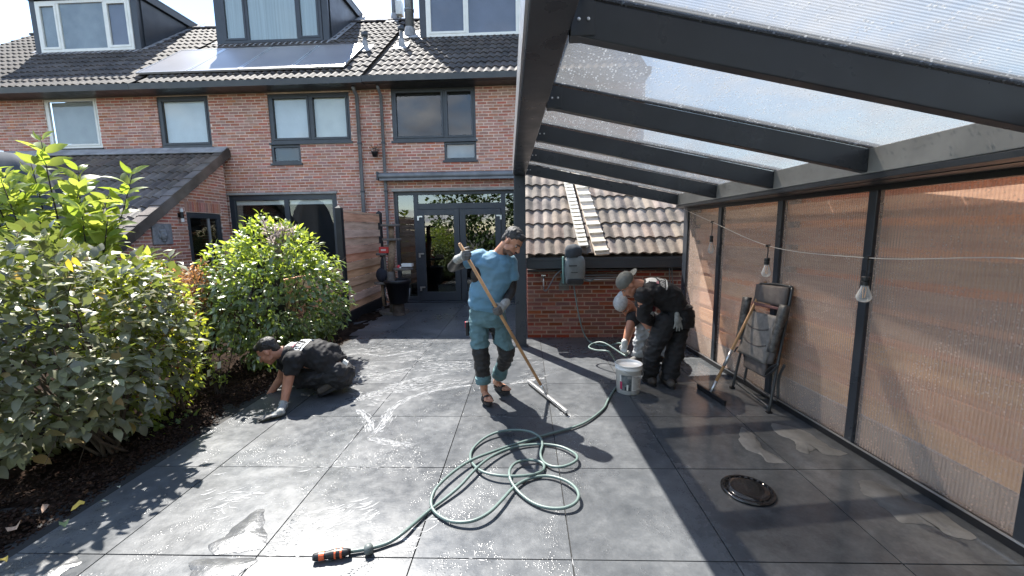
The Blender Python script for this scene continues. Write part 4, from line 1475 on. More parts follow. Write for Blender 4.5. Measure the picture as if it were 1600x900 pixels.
def place_leaves(t, origin, leaves, variants, most=290, name='leaf'):
    """leaves: (world position, forward, up, length, variant). The ones that show largest become leaf objects."""
    sc = []
    for (p_, f_, u_, s_, v_) in leaves:
        x, y, z = project(p_)
        vis = z > 0.2 and -5 < x < 1605 and -5 < y < 905
        sc.append((0 if vis else 1, z / s_))
    order = sorted(range(len(leaves)), key=lambda i: sc[i])
    groups = {}
    data = []
    for me in variants:
        data.append(([v.co.copy() for v in me.vertices], [tuple(q.vertices) for q in me.polygons]))
    for n, i in enumerate(order):
        p_, f_, u_, s_, v_ = leaves[i]
        f_ = Vector(f_).normalized(); sd = Vector(u_).cross(f_)
        if sd.length < 1e-3: sd = Vector((1, 0, 0)).cross(f_)
        sd.normalize(); up = f_.cross(sd)
        M3 = Matrix((f_, sd, up)).transposed()
        if n < most and sc[i][0] == 0:
            o = link(name, variants[v_], t, Vector(p_) - origin, M3.to_euler())
            o.scale = (s_, s_, s_)
        else:
            mt = variants[v_].materials[0]
            mb = groups.setdefault(mt.name, (MB(), mt))[0]
            tv, tf = data[v_]
            q = Vector(p_) - origin
            mb.add([q + M3 @ (v * s_) for v in tv], tf)
    if groups:
        mb = MB(); mats = []
        for k, (m2, mt) in groups.items():
            mb.add(m2.v, m2.f, len(mats)); mats.append(mt)
        o = mb.build('foliage', mats, t, smooth=True)
        o['kind'] = 'stuff'


m_bark = MAT('twig_bark', (0.085, 0.06, 0.04), 0.85, var=0.3, vscale=20, bump=0.4)
m_bark_d = MAT('dark_twig_bark', (0.035, 0.025, 0.018), 0.85, var=0.3, vscale=20)


def bush(name, label, cat, base, center, rad, n, size, variants, weights, seed, stems=14, droop=0.2, up=0.5, clump=0.9, bark=None, shell=0.55, group=None,
         thin=None, spread=0.5, stem_r=0.012):
    rg = np.random.RandomState(seed)
    base = Vector(base); center = Vector(center)
    t = thing(name, label, cat, base, 0, group)
    tips = []
    mb = MB()
    for k in range(stems):
        a = rg.uniform(0, 6.283); el = rg.uniform(-.35, 1.0)
        d = Vector((math.cos(a) * math.sqrt(max(0, 1 - el * el)), math.sin(a) * math.sqrt(max(0, 1 - el * el)), el))
        tip = center + Vector((d.x * rad[0], d.y * rad[1], d.z * rad[2])) * rg.uniform(.75, .98)
        b0 = Vector((rg.normal(0, .05), rg.normal(0, .05), -.03))
        mid = (tip - base) * .5 + Vector((rg.normal(0, .07), rg.normal(0, .07), .08))
        pts = [b0 + (mid - b0) * (q / 3) + Vector(rg.normal(0, .012, 3)) for q in range(4)]
        pts += [mid + (tip - base - mid) * (q / 3) + Vector(rg.normal(0, .015, 3)) for q in range(1, 4)]
        mb.tube(pts, [stem_r * (1 - .8 * i / 6) for i in range(7)], 5)
        tips.append((pts[3:], d))
        for s_ in range(4):
            q = pts[rg.randint(2, 6)]
            dd = Vector(rg.normal(0, 1, 3)); dd.normalize(); dd = (dd + d * .8).normalized() * rg.uniform(.15, .4) * max(rad)
            mb.tube([q, q + dd * .5 + Vector(rg.normal(0, .02, 3)), q + dd], [stem_r * .4, stem_r * .3, .0015], 4)
    mb.build('branches', bark or m_bark, t, smooth=True)
    leaves = []
    k = 0
    tries = 0
    while k < n and tries < n * 12:
        tries += 1
        v = Vector(rg.normal(0, 1, 3)); v.normalize()
        r_ = shell + (1 - shell) * rg.uniform(0, 1) ** .6
        lump = 1 + .26 * mnoise.noise(v * 2.3 + Vector((seed, 0, 0))) + .09 * mnoise.noise(v * 5.5 + Vector((0, seed, 0)))
        p_ = center + Vector((v.x * rad[0], v.y * rad[1], v.z * rad[2])) * (r_ * lump)
        dens = mnoise.noise(p_ * 3.6 + Vector((seed * 1.7, 0, 0)))
        if dens < -0.10 * clump and rg.uniform() < .75 * clump:
            continue
        if p_.z < 0.05 or (thin and not thin(p_, rg)):
            continue
        f_ = (v * .7 + Vector(rg.normal(0, spread, 3)) + Vector((0, 0, -droop))).normalized()
        u_ = (Vector((0, 0, 1)) * up + v * .6 + Vector(rg.normal(0, .35, 3)))
        vi = rg.choice(len(variants), p=weights) if not callable(weights) else weights(p_, v, rg)
        leaves.append((p_, f_, u_, size * rg.uniform(.6, 1.25), vi))
        k += 1
    place_leaves(t, base, leaves, variants)
    return t


# silver-green evergreen in the front corner
L1 = leaf_mesh('leaf', leaf_mat('leaf_silver_green', (0.115, 0.130, 0.055), (0.25, 0.25, 0.145), (0.26, 0.32, 0.05), .36, .24, spec=.6), w=.50, wavy=.15)
L2 = leaf_mesh('leaf', leaf_mat('leaf_olive', (0.13, 0.150, 0.055), (0.22, 0.22, 0.15), (0.22, 0.26, 0.05), .36, .25, spec=.6), w=.55, curl=.3)
L3 = leaf_mesh('leaf', leaf_mat('leaf_yellowing', (0.38, 0.26, 0.09), (0.42, 0.32, 0.15), (.5, .35, .08), .45, .3), w=.58, curl=.35)
bush('silver_bush', 'broad evergreen bush with silvery leaves in the front left corner of the bed', 'bush', gnd(172, 705, .03), (-3.66, 2.85, .85), (1.02, .92, .79),
     6300, .096, [L1, L2, L3], [.68, .29, .03], 11, stems=16, droop=.1, up=2.1, clump=.8, spread=.6, shell=.5)
# tall soft plant with big yellow-green leaves
L4 = leaf_mesh('leaf', leaf_mat('leaf_lime', (0.15, 0.21, 0.035), (0.22, 0.29, 0.06), (.46, .52, .08), .42, .5, var=.3), w=.40, curl=.45, pointy=.8, n=5)
L5 = leaf_mesh('leaf', leaf_mat('leaf_grass_green', (0.09, 0.15, 0.03), (0.15, 0.21, 0.06), (.38, .48, .05), .42, .5, var=.25), w=.42, curl=.3, pointy=.8, n=5)
L6 = leaf_mesh('leaf', leaf_mat('leaf_bright_yellow', (0.62, 0.46, 0.05), None, (.8, .6, .05), .45, .5), w=.5, curl=.3)
rg = np.random.RandomState(3)
tb = Vector((-5.08, 4.38, 0.0))
t = thing('lime_shrub', 'tall shrub with large glowing lime green leaves rising over the silvery bush', 'shrub', tb)
mb = MB(); leaves = []
tops = [(-4.32, 3.40, 2.12), (-4.02, 3.45, 2.42), (-3.80, 3.5, 2.05), (-3.42, 3.6, 2.16), (-4.55, 3.4, 1.95), (-3.72, 3.35, 1.74), (-4.12, 3.3, 1.88), (-3.58, 3.45, 1.62), (-4.4, 3.3, 1.68), (-3.95, 3.3, 1.62), (-3.35, 3.55, 1.45), (-4.2, 3.5, 2.25), (-4.62, 3.5, 2.2), (-3.9, 3.6, 2.2), (-4.45, 3.25, 1.85), (-3.68, 3.6, 1.95), (-3.85, 3.2, 1.75), (-4.1, 3.2, 2.05), (-3.6, 3.3, 1.85), (-4.3, 3.2, 2.2), (-3.5, 3.4, 1.75), (-3.75, 3.2, 1.55), (-4.5, 3.15, 1.75)]
for tx, ty, tz in tops:
    tip = CO + (Vector((tx, ty, tz)) - CO) * 1.27
    b0 = tb + Vector((rg.normal(0, .12), rg.normal(0, .1), 0))
    pts = [b0.lerp(tip, q / 5) + Vector((rg.normal(0, .02), rg.normal(0, .02), .10 * math.sin(math.pi * q / 5))) for q in range(6)]
    pts[-1] = tip
    mb.tube([p_ - tb for p_ in pts], [.013, .011, .009, .007, .006, .004], 6)
    for w_ in range(11):
        f0 = 1 - w_ * .075
        q = pts[4].lerp(pts[5], max(0, f0 * 1.0)) if f0 > .6 else pts[3].lerp(pts[4], max(0, f0 + .3))
        q = tip + (pts[2] - tip) * (w_ * .085)
        for s_ in range(4):
            a = w_ * 1.1 + s_ * 1.57 + rg.uniform(-.4, .4)
            el = .9 - w_ * .13 + rg.uniform(-.35, .35)
            d = Vector((math.cos(a), math.sin(a), el))
            leaves.append((q + d.normalized() * .01, d, Vector((rg.normal(0, .5), rg.normal(-.5, .5), rg.uniform(.2, 1.0))), rg.uniform(.16, .25) * (.75 if w_ == 0 else 1), 0 if rg.uniform() < .68 else 1))
leaves.append((atY(106, 404, 2.3), Vector((.1, 0, -1)), Vector((0, -1, .2)), .08, 2))
leaves.append((atY(112, 402, 2.3), Vector((.6, 0, -.7)), Vector((0, -1, .2)), .07, 2))
mb.build('branches', m_bark_d, t, smooth=True)
place_leaves(t, tb, leaves, [L4, L5, L6])
# looser yellow-green shrub beside it
L7 = leaf_mesh('leaf', leaf_mat('leaf_fresh', (0.10, 0.15, 0.03), (0.17, 0.22, 0.06), (.62, .66, .06), .4, .55, var=.35), w=.48, curl=.25)
L8 = leaf_mesh('leaf', leaf_mat('leaf_red_tint', (0.28, 0.045, 0.03), None, (.6, .08, .04), .45, .35), w=.5)
bush('loose_shrub', 'loose leggy shrub with small bright yellow green leaves at the edge of the bed', 'shrub', (-3.2, 3.5, .02), (-3.34, 3.40, .70), (.42, .46, .76),
     2700, .062, [L7, L4, L8, L6], [.66, .30, .012, .028], 21, stems=16, droop=.25, up=1.0, clump=1.1, spread=.75, stem_r=.008)
# reddish maple
L9 = leaf_mesh('leaf', leaf_mat('leaf_maple_dark', (0.045, 0.040, 0.022), (0.07, 0.055, .03), (.18, .12, .04), .5, .35, var=.4), w=.26, pointy=1.0, n=3)
L10 = leaf_mesh('leaf', leaf_mat('leaf_maple_orange', (0.26, 0.125, 0.05), None, (.50, .25, .09), .5, .45, var=.4), w=.26, pointy=1.0, n=3)
bush('dwarf_maple', 'low feathery maple with rusty orange tips between the two big bushes', 'shrub', (-3.9, 4.7, .02), (-3.86, 4.62, .78), (.42, .40, .56),
     4600, .062, [L9, L10], lambda p_, v, rg: 1 if v.z + v.x * -.15 > .35 + rg.normal(0, .25) else 0, 31, stems=14, droop=.5, up=.6, clump=.6, spread=.8, bark=m_bark_d, shell=.45)
# large rounded bush
L11 = leaf_mesh('leaf', leaf_mat('leaf_glossy_green', (0.070, 0.105, 0.032), (0.12, 0.16, 0.07), (.24, .34, .05), .28, .3, var=.35, spec=.7), w=.42, curl=.35, pointy=.85)
L12 = leaf_mesh('leaf', leaf_mat('leaf_young_green', (0.12, 0.19, 0.035), (0.19, 0.25, 0.07), (.46, .55, .06), .38, .5, var=.25), w=.42, curl=.35, pointy=.85)
bush('rounded_bush', 'large rounded glossy green bush behind the kneeling worker', 'bush', (-3.15, 4.85, .02), (-3.05, 4.95, .88), (.76, .86, .88),
     6800, .085, [L11, L12], lambda p_, v, rg: 1 if v.z > .42 + rg.normal(0, .2) else 0, 41, stems=26, droop=.3, up=1.0, clump=.9, spread=.65, shell=.6)
# pale feathery sprig above it
L13 = leaf_mesh('leaf', leaf_mat('leaf_pale_pink', (0.42, 0.34, 0.31), None, (.55, .45, .42), .6, .4, var=.2), w=.22, n=3)
rg = np.random.RandomState(9)
pc = atY(432, 358, 4.70)
tb = Vector((pc.x, pc.y, 0))
t = thing('pale_sprig', 'pale pinkish feathery sprig poking out of the top of the rounded bush', 'shrub', tb)
mb = MB(); leaves = []
for k in range(12):
    tip = pc + Vector((rg.normal(0, .08), rg.normal(0, .08), rg.uniform(-.03, .10)))
    b0 = pc + Vector((rg.normal(0, .03), rg.normal(0, .03), -.35))
    mb.tube([b0 - tb, (b0 - tb).lerp(tip - tb, .5), tip - tb], .004, 4)
    for q in range(46):
        f = rg.uniform(0, 1)
        p_ = b0.lerp(tip, f)
        d = Vector(rg.normal(0, 1, 3)) * .7 + Vector((0, 0, .6))
        leaves.append((p_, d, Vector(rg.normal(0, 1, 3)), rg.uniform(.045, .085), 0))
mb.build('branches', m_bark, t)
place_leaves(t, tb, leaves, [L13], most=0)
# staked sapling with tags near the kneeling worker
rg = np.random.RandomState(17)
tb = gnd(345, 622, 0.0)
t = thing('tagged_sapling', 'young thin stemmed shrub with white plant tags beside the kneeling worker', 'shrub', tb)
mb = MB(); leaves = []
for k in range(7):
    tip = Vector((rg.normal(0, .13), rg.normal(0, .1), rg.uniform(.45, .72)))
    b0 = Vector((rg.normal(0, .03), rg.normal(0, .03), -.02))
    mb.tube([b0, b0.lerp(tip, .5) + Vector((rg.normal(0, .02), 0, .03)), tip], [.006, .005, .003], 5)
    for q in range(20):
        f = rg.uniform(.25, 1.02)
        d = Vector(rg.normal(0, 1, 3)) + Vector((0, 0, .2))
        leaves.append((tb + b0.lerp(tip, f) + Vector((0, 0, .03)), d, Vector((0, -.3, 1)), rg.uniform(.04, .07), 0 if rg.uniform() < .6 else 1))
mb.build('stems', m_bark_d, t)
for (a, z) in ((-.05, .28), (.06, .36)):
    MB().obox((a, -.05, z), (.016, .003, .004), (0, .0006, 0), (.004, 0, .034)).build('plant_tag', m_white, t)
place_leaves(t, tb, leaves, [L7, L12])
# low strap-leaved ground plants at the frame's left edge
for k, (px, lb) in enumerate((((28, 668), 'low grassy tuft at the left edge under the silvery bush'), ((262, 668), 'small green seedling patch under the loose shrub near the kerb'))):
    tb = gnd(*px); rg = np.random.RandomState(50 + k)
    t = thing('ground_plant', lb, 'plant', tb)
    leaves = []
    for q in range(90):
        a = rg.uniform(0, 6.28); d = Vector((math.cos(a), math.sin(a), rg.uniform(.3, 1.4)))
        leaves.append((tb + Vector((rg.normal(0, .10), rg.normal(0, .09), 0.02)), d, Vector((0, 0, 1)), rg.uniform(.08, .16) if k == 0 else rg.uniform(.04, .08), 0 if rg.uniform() < .5 else 1))
    lv = [leaf_mesh('leaf', L7.materials[0], w=.12, curl=.8, n=5), leaf_mesh('leaf', L4.materials[0], w=.14, curl=.6, n=5)] if k == 0 else [L7, L12]
    place_leaves(t, tb, leaves, lv)
# fallen leaves
m_fl = [MAT('fallen_brown', (.42, .27, .18), .7, var=.3, vscale=12), MAT('fallen_yellow', (.66, .46, .08), .6), MAT('fallen_cream', (.62, .60, .42), .6), MAT('fallen_green', (.20, .24, .10), .6)]
for (px, s_, mi, lb) in (((25, 826), .115, 0, 'largest pinkish brown fallen leaf on the dark soil'), ((133, 783), .07, 1, 'bright yellow fallen leaf on the soil near the kerb'),
                         ((153, 786), .055, 2, 'cream coloured fallen leaf lying beside the yellow one'), ((184, 760), .03, 2, 'tiny white petal on the soil by the kerb'),
                         ((100, 815), .075, 3, 'dull green fallen leaf on the soil close to the paving'), ((74, 787), .06, 0, 'small brown fallen leaf in the middle of the dark soil'), ((3, 872), .05, 1, 'orange fallen leaf at the left edge of the soil')):
    p_ = gnd(*px, .05)
    o = MB()
    me = leaf_mesh('fallen_leaf', m_fl[mi], w=.55, curl=.5, fold=.4, wavy=.4)
    o = link('fallen_leaf', me, None, p_, (rs.uniform(-.4, .2), rs.uniform(-.3, .3), rs.uniform(0, 6)))
    o.scale = (s_,) * 3
    tag(o, lb, 'leaf', 'fallen leaves on the soil')
# grey covered parasol behind the planting
m_tarp = MAT('grey_tarpaulin', (.05, .058, .07), .9, var=.2, vscale=2)
pc = atY(14, 300, 5.6)
t = thing('covered_parasol', 'grey tarpaulin cover draped over a parasol behind the lime shrub', 'cover', (pc.x, pc.y, 0))
mb = MB()
n = 48
prof = [(.05, 2.78), (.18, 2.76), (.36, 2.62), (.50, 2.35), (.60, 1.9), (.66, 1.3), (.70, .7), (.74, .25), (.74, .02)]
for (r_, z) in prof:
    for j in range(n):
        a = 2 * math.pi * j / n
        f = 1 + (.10 * math.sin(a * 7 + z) + .05 * math.sin(a * 13 + z * 2)) * min(1, (2.8 - z) / .8)
        mb.v.append((r_ * f * math.cos(a), r_ * f * math.sin(a), z))
for i in range(len(prof) - 1):
    for j in range(n):
        mb.f.append((i * n + j, (i + 1) * n + j, (i + 1) * n + (j + 1) % n, i * n + (j + 1) % n)); mb.m.append(0)
mb.f.append(tuple(range(n))); mb.m.append(0)
mb.build('cover', m_tarp, t, smooth=True)
MB().tube([(0, 0, 0), (0, 0, 2.8)], .03, 8).build('pole', m_alu, t)

# garden behind the photographer: seen in the door and window reflections
L14 = leaf_mesh('leaf', leaf_mat('leaf_hedge', (0.040, 0.070, 0.022), None, (.16, .24, .04), .35, .3, var=.4), w=.6, n=3)
for k in range(4):
    bush('hedge_plant', ('clipped evergreen at the left end of the hedge behind the photographer', 'second evergreen from the left in the hedge behind the photographer', 'second evergreen from the right in the hedge behind the photographer', 'clipped evergreen at the right end of the hedge behind the photographer')[k], 'hedge', (-4.6 + 1.9 * k, -5.0, 0), (-4.6 + 2.2 * k, -5.0, 2.5), (1.35, .9, 2.5),
         1500, .26, [L14, L12], [.85, .15], 60 + k, stems=8, clump=.4, group='evergreens behind the photographer')

# ================================================================== loose things on the patio
m_hose = MAT('hose_green_grey', (0.13, 0.18, 0.165), 0.38, var=.12)
m_orange = MAT('orange_plastic', (.72, .13, .045), .4)
m_grey_pl = MAT('grey_green_plastic', (.12, .14, .135), .45, var=.15)


def cat_rom(pts, sub=6):
    P_ = [Vector(p_) for p_ in pts]
    out = []
    for i in range(len(P_) - 1):
        a = P_[max(0, i - 1)]; b = P_[i]; c = P_[i + 1]; d = P_[min(len(P_) - 1, i + 2)]
        for k in range(sub):
            t = k / sub
            out.append(0.5 * ((2 * b) + (c - a) * t + (2 * a - 5 * b + 4 * c - d) * t * t + (3 * b - 3 * c + d - a) * t ** 3))
    out.append(P_[-1])
    return out


hp = [(270, 710), (330, 702), (400, 688), (470, 665), (540, 620), (610, 560), (680, 500), (760, 440), (830, 380), (880, 325), (930, 275), (990, 232), (1060, 200), (1140, 180), (1240, 173), (1330, 185), (1395, 215),
      (1415, 240), (1395, 265), (1340, 285), (1285, 283), (1245, 260), (1230, 220), (1240, 175), (1225, 135), (1170, 108), (1090, 102), (1010, 115), (940, 150), (890, 200), (880, 245),
      (900, 280), (940, 310), (1010, 328), (1100, 333), (1190, 325), (1240, 305), (1248, 280), (1225, 260), (1170, 252), (1110, 265), (1080, 295), (1075, 330), (1090, 370), (1130, 420),
      (1190, 465), (1260, 490), (1340, 493), (1400, 470), (1422, 430), (1400, 385), (1345, 350), (1270, 332), (1200, 338), (1140, 360), (1090, 395), (1040, 450), (980, 510), (910, 550),
      (840, 563), (770, 555), (710, 520), (685, 480), (690, 430), (720, 380), (790, 315), (880, 255), (980, 215), (1080, 180), (1180, 150), (1280, 120), (1390, 90), (1470, 55), (1545, -5)]
pts = []
for i, (x, y) in enumerate(hp):
    z = .012 + (.016 + .012 * math.sin(i * .8) if 3 < i < 70 else .004)
    pts.append(gnd(460 + x / 3.2, 640 + y / 3.2, z))
pts += [gnd(950, 625, .015), gnd(963, 605, .015), gnd(985, 590, .015), gnd(1000, 578, .02)]
pts += [Vector((1.10, 4.75, .06)), Vector((1.02, 4.72, .16)), Vector((.96, 4.70, .22)), Vector((.84, 4.82, .20)), Vector((.78, 4.95, .20)), Vector((.86, 5.05, .22)), Vector((.98, 4.98, .24)),
        atY(978, 556, 4.72), atY(975, 543, 4.72), atY(968, 536, 4.85), gnd(950, 540, .03), gnd(925, 536, .02), atY(912, 520, 5.85), atY(904, 490, 5.85), atY(899, 462, 5.9), atY(897, 446, 5.95), atY(897, 438, 6.02)]
org = gnd(700, 760)
hose = thing('garden_hose', 'long grey green garden hose looping over the wet tiles with an orange nozzle', 'hose', org)
sm_ = cat_rom(pts, 5)
MB().tube([p_ - org for p_ in sm_], .0098, 9).build('tube', m_hose, hose, smooth=True)
a, b = gnd(489, 871, .026), gnd(545, 862, .030)
d = (b - a).normalized()
def frame_along(d):
    z = d; x = z.cross(Vector((0, 0, 1))).normalized(); y = z.cross(x)
    return Matrix((x, y, z)).transposed()
Mx = frame_along(d)
ln = (b - a).length
q = MB(); q.lathe([(.015, 0), (.019, .01), (.017, ln * .35), (.022, ln * .5), (.022, ln * .8), (.017, ln * .95), (.012, ln * 1.05)], 16, a - org, M=Mx)
nz_ = q.build('nozzle', m_black, hose, smooth=True)
for (f0, f1, r_) in ((.17, .33, .0205), (.60, .66, .0240), (.76, .83, .0240)):
    q = MB(); q.lathe([(.012, ln * f0), (r_, ln * f0 + .001), (r_, ln * f1 - .001), (.012, ln * f1)], 16, a - org, M=Mx); q.build('orange_ring', m_orange, nz_, smooth=False)
cpt = gnd(576, 858, .03)
q = MB(); q.lathe([(.012, -.022), (.025, -.014), (.027, 0), (.025, .014), (.012, .022)], 16, cpt - org, M=frame_along((gnd(590, 852, .03) - cpt).normalized())); q.build('coupling', m_grey_pl, hose, smooth=True)

# white bucket
bp_ = gnd(986, 619) + Vector((0, .125, 0))
bk = thing('bucket', 'white plastic bucket with a printed label on the wet tiles', 'bucket', bp_, R(8))
m_bucket = MAT('white_bucket', (.80, .79, .76), .35, var=.03)
BH = .295
q = MB(); q.lathe([(.100, .0), (.112, .004), (.127, BH - .05), (.134, BH - .048), (.134, BH - .03), (.129, BH - .028), (.129, BH - .006), (.135, BH - .004), (.137, BH), (.132, BH + .004), (.126, BH), (.125, BH - .018), (.123, BH - .022), (0, BH - .024)], 40)
q.build('pail', m_bucket, bk, smooth=True)
q = MB()
hpts = [Vector((-.136, 0, BH - .04)), Vector((-.13, -.06, BH - .065)), Vector((-.08, -.118, BH - .095)), Vector((0, -.142, BH - .11)), Vector((.08, -.118, BH - .095)), Vector((.13, -.06, BH - .065)), Vector((.136, 0, BH - .04))]
hpts = [Matrix.Rotation(R(38), 3, 'Z') @ p_ for p_ in hpts]
q.tube(cat_rom(hpts, 4), .003, 6); hd_ = q.build('handle', m_alu, bk, smooth=True)
q = MB(); q.tube([hpts[3] + (hpts[2] - hpts[3]) * .3, hpts[3], hpts[3] + (hpts[4] - hpts[3]) * .3], .008, 8); q.build('grip', m_bucket, hd_)
def wrap(q, a0, a1, z0, z1, off, mat=0, n=10):
    vs = []
    for i in range(n + 1):
        a = R(a0 + (a1 - a0) * i / n)
        for z in (z0, z1):
            r_ = .112 + (.127 - .112) * (z / (BH - .05)) + off
            vs.append((r_ * math.cos(a), r_ * math.sin(a), z))
    q.add(vs, [(2 * i, 2 * i + 2, 2 * i + 3, 2 * i + 1) for i in range(n)], mat)
m_pr = [MAT('label_cream', (.74, .72, .68), .5), MAT('label_photo_grey', (.13, .145, .15), .5, var=.5, vscale=22), MAT('label_magenta', (.42, .02, .09), .5), MAT('label_print', (.30, .29, .28), .5), MAT('label_dark', (.03, .035, .04), .5), m_white]
q = MB()
wrap(q, -152, -20, .045, .205, .0012, 0)
wrap(q, -145, -96, .045, .205, .0018, 1)
wrap(q, -152, -140, .055, .135, .0024, 2, 3)
wrap(q, -128, -104, .05, .085, .0024, 4, 4); wrap(q, -119, -111, .05, .11, .003, 5, 2); wrap(q, -116, -98, .175, .198, .0024, 3, 4)
for k in range(11):
    z = .062 + k * .0125
    wrap(q, -90, -90 + (42 if k % 4 else 26), z, z + .0045, .0022, 3, 4)
    wrap(q, -42, -42 + (17 if k % 3 else 10), z, z + .0045, .0022, 3, 3)
wrap(q, -44, -24, .050, .068, .0026, 2, 3) if False else None
q.build('label', m_pr, bk)

# drain cover
dp = gnd(1168, 767)
t = thing('drain_cover', 'round black glossy drain cover on the paving under the veranda', 'drain cover', dp)
m_gblack = MAT('wet_black_cover', (.010, .010, .011), .10, spec=.8, bump=.25, bscale=25)
q = MB(); q.lathe([(.152, .0), (.152, .014), (.140, .020), (.134, .014), (.128, .012)], 48); q.build('rim', m_gblack, t, smooth=True)
q = MB(); q.lathe([(.128, .011), (.118, .019), (.085, .022), (0, .023)], 48); q.build('lid', m_gblack, t, smooth=True)
q = MB()
for k in range(24):
    a = k * 2 * math.pi / 24
    q.obox((.134 * math.cos(a), .134 * math.sin(a), .0165), (.004 * math.cos(a), .004 * math.sin(a), 0), (-.010 * math.sin(a), .010 * math.cos(a), 0), (0, 0, .003))
q.build('rim_lugs', m_gblack, t)

# puddles
m_dry = MAT('dry_slate', (.135, .135, .133), .6, var=.35, vscale=5, bump=.3, bscale=50, coords='World')
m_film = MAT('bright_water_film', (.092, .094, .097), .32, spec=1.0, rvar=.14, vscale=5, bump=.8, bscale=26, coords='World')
def puddle(px, label, z=.0012, sub=4, film=None):
    P_ = [gnd(*p_) for p_ in px]
    n = len(P_)
    pts = []
    sub = 12
    for i in range(n):
        a, b, c, d = P_[i - 1], P_[i], P_[(i + 1) % n], P_[(i + 2) % n]
        for k in range(sub):
            t = k / sub
            v = 0.5 * ((2 * b) + (c - a) * t + (2 * a - 5 * b + 4 * c - d) * t * t + (3 * b - 3 * c + d - a) * t ** 3)
            pts.append(v + Vector((mnoise.noise(v * 11) * .018 + mnoise.noise(v * 34) * .007 + mnoise.noise(v * 80) * .002, mnoise.noise(v * 11 + Vector((5, 5, 5))) * .018 + mnoise.noise(v * 34 + Vector((5, 5, 5))) * .007 + mnoise.noise(v * 80 + Vector((5, 5, 5))) * .002, 0)))
    c = sum(pts, Vector()) / len(pts)
    q = MB()
    N_ = len(pts)
    vs = [Vector((0, 0, z))] + [(c.lerp(p_, .985) - c) + Vector((0, 0, z)) for p_ in pts] + [(p_ - c) + Vector((0, 0, .0002)) for p_ in pts]
    fs = [(0, 1 + i, 1 + (i + 1) % N_) for i in range(N_)] + [(1 + i, 1 + N_ + i, 1 + N_ + (i + 1) % N_, 1 + (i + 1) % N_) for i in range(N_)]
    q.add(vs, fs)
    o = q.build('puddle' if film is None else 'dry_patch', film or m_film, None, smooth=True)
    o.location = (c.x, c.y, .0016)
    return tag(o, label, 'puddle' if film is None else 'dry patch', 'puddles on the tiles' if film is None else 'dry patches on the wet tiles')
puddle([(1342, 753), (1362, 752), (1395, 765), (1420, 783), (1455, 792), (1490, 815), (1520, 838), (1500, 841), (1478, 835), (1468, 826), (1440, 818), (1405, 816), (1385, 800), (1362, 780), (1350, 772)], 'long pale dry patch near the veranda wall right of the drain cover', film=m_dry)
puddle([(1205, 662), (1240, 668), (1268, 680), (1300, 700), (1325, 710), (1290, 711), (1275, 701), (1262, 710), (1245, 703), (1240, 690), (1215, 678)], 'pale dry patch against the veranda wall behind the long one', film=m_dry)
puddle([(1160, 668), (1178, 680), (1192, 700), (1212, 712), (1228, 724), (1200, 722), (1188, 712), (1162, 700), (1155, 682)], 'broken pale dry patch on the joint behind the drain cover', film=m_dry)
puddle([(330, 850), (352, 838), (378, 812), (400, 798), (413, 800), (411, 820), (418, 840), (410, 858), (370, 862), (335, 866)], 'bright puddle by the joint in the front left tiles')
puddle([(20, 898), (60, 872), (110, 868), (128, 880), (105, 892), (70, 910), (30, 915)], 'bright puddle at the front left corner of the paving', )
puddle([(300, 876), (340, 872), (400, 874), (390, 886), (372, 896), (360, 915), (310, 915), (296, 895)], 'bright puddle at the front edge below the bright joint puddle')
puddle([(745, 722), (752, 720), (758, 726), (752, 734), (744, 732)], 'tiny puddle inside the hose loops') if False else None

# lines and specks of water pushed along by the squeegee, glare painted in as pale colour
m_pale_drops = MAT('water_drops', (.36, .37, .38), .15, spec=1.0)  # pale base whitens the drops where gloss alone gives few glints
mb = MB()
rg = np.random.RandomState(77)
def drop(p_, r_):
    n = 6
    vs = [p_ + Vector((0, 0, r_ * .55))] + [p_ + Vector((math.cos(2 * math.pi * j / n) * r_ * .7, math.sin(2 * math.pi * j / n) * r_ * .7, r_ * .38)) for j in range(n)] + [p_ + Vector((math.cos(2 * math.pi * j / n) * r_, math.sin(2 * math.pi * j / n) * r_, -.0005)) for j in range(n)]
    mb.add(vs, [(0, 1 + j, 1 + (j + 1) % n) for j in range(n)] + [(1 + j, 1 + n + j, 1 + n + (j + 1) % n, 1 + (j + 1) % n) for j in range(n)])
arcs = [[(596, 660), (612, 640), (640, 622), (680, 610), (735, 602)], [(560, 622), (610, 605), (650, 592), (700, 583)], [(577, 684), (600, 690), (642, 698)], [(585, 676), (598, 664), (608, 650)],
        [(800, 600), (825, 594), (850, 591)], [(560, 640), (575, 655), (580, 672)], [(520, 560), (560, 552), (600, 556), (650, 548)], [(545, 590), (590, 585), (640, 575)], [(868, 632), (880, 645), (895, 652)]]
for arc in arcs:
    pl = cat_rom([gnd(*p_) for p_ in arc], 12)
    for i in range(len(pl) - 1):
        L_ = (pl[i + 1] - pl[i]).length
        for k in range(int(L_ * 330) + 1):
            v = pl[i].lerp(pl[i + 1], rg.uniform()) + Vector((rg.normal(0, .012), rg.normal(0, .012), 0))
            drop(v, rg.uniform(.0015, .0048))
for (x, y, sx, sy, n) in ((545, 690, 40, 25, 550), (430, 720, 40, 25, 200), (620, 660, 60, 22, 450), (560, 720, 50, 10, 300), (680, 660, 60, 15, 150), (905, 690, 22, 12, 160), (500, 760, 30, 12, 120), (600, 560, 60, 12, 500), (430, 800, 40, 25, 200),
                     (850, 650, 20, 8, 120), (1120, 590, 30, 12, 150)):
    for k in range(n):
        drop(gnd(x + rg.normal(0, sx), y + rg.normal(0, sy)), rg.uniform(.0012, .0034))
o = mb.build('water_drops', m_pale_drops, None, smooth=True)
m_str = MAT('water_glare_streaks', (.40, .405, .41), .3, var=.3, vscale=30, spec=.8, coords='World')  # pale base paints sun glare into the slivers of water
mb = MB()
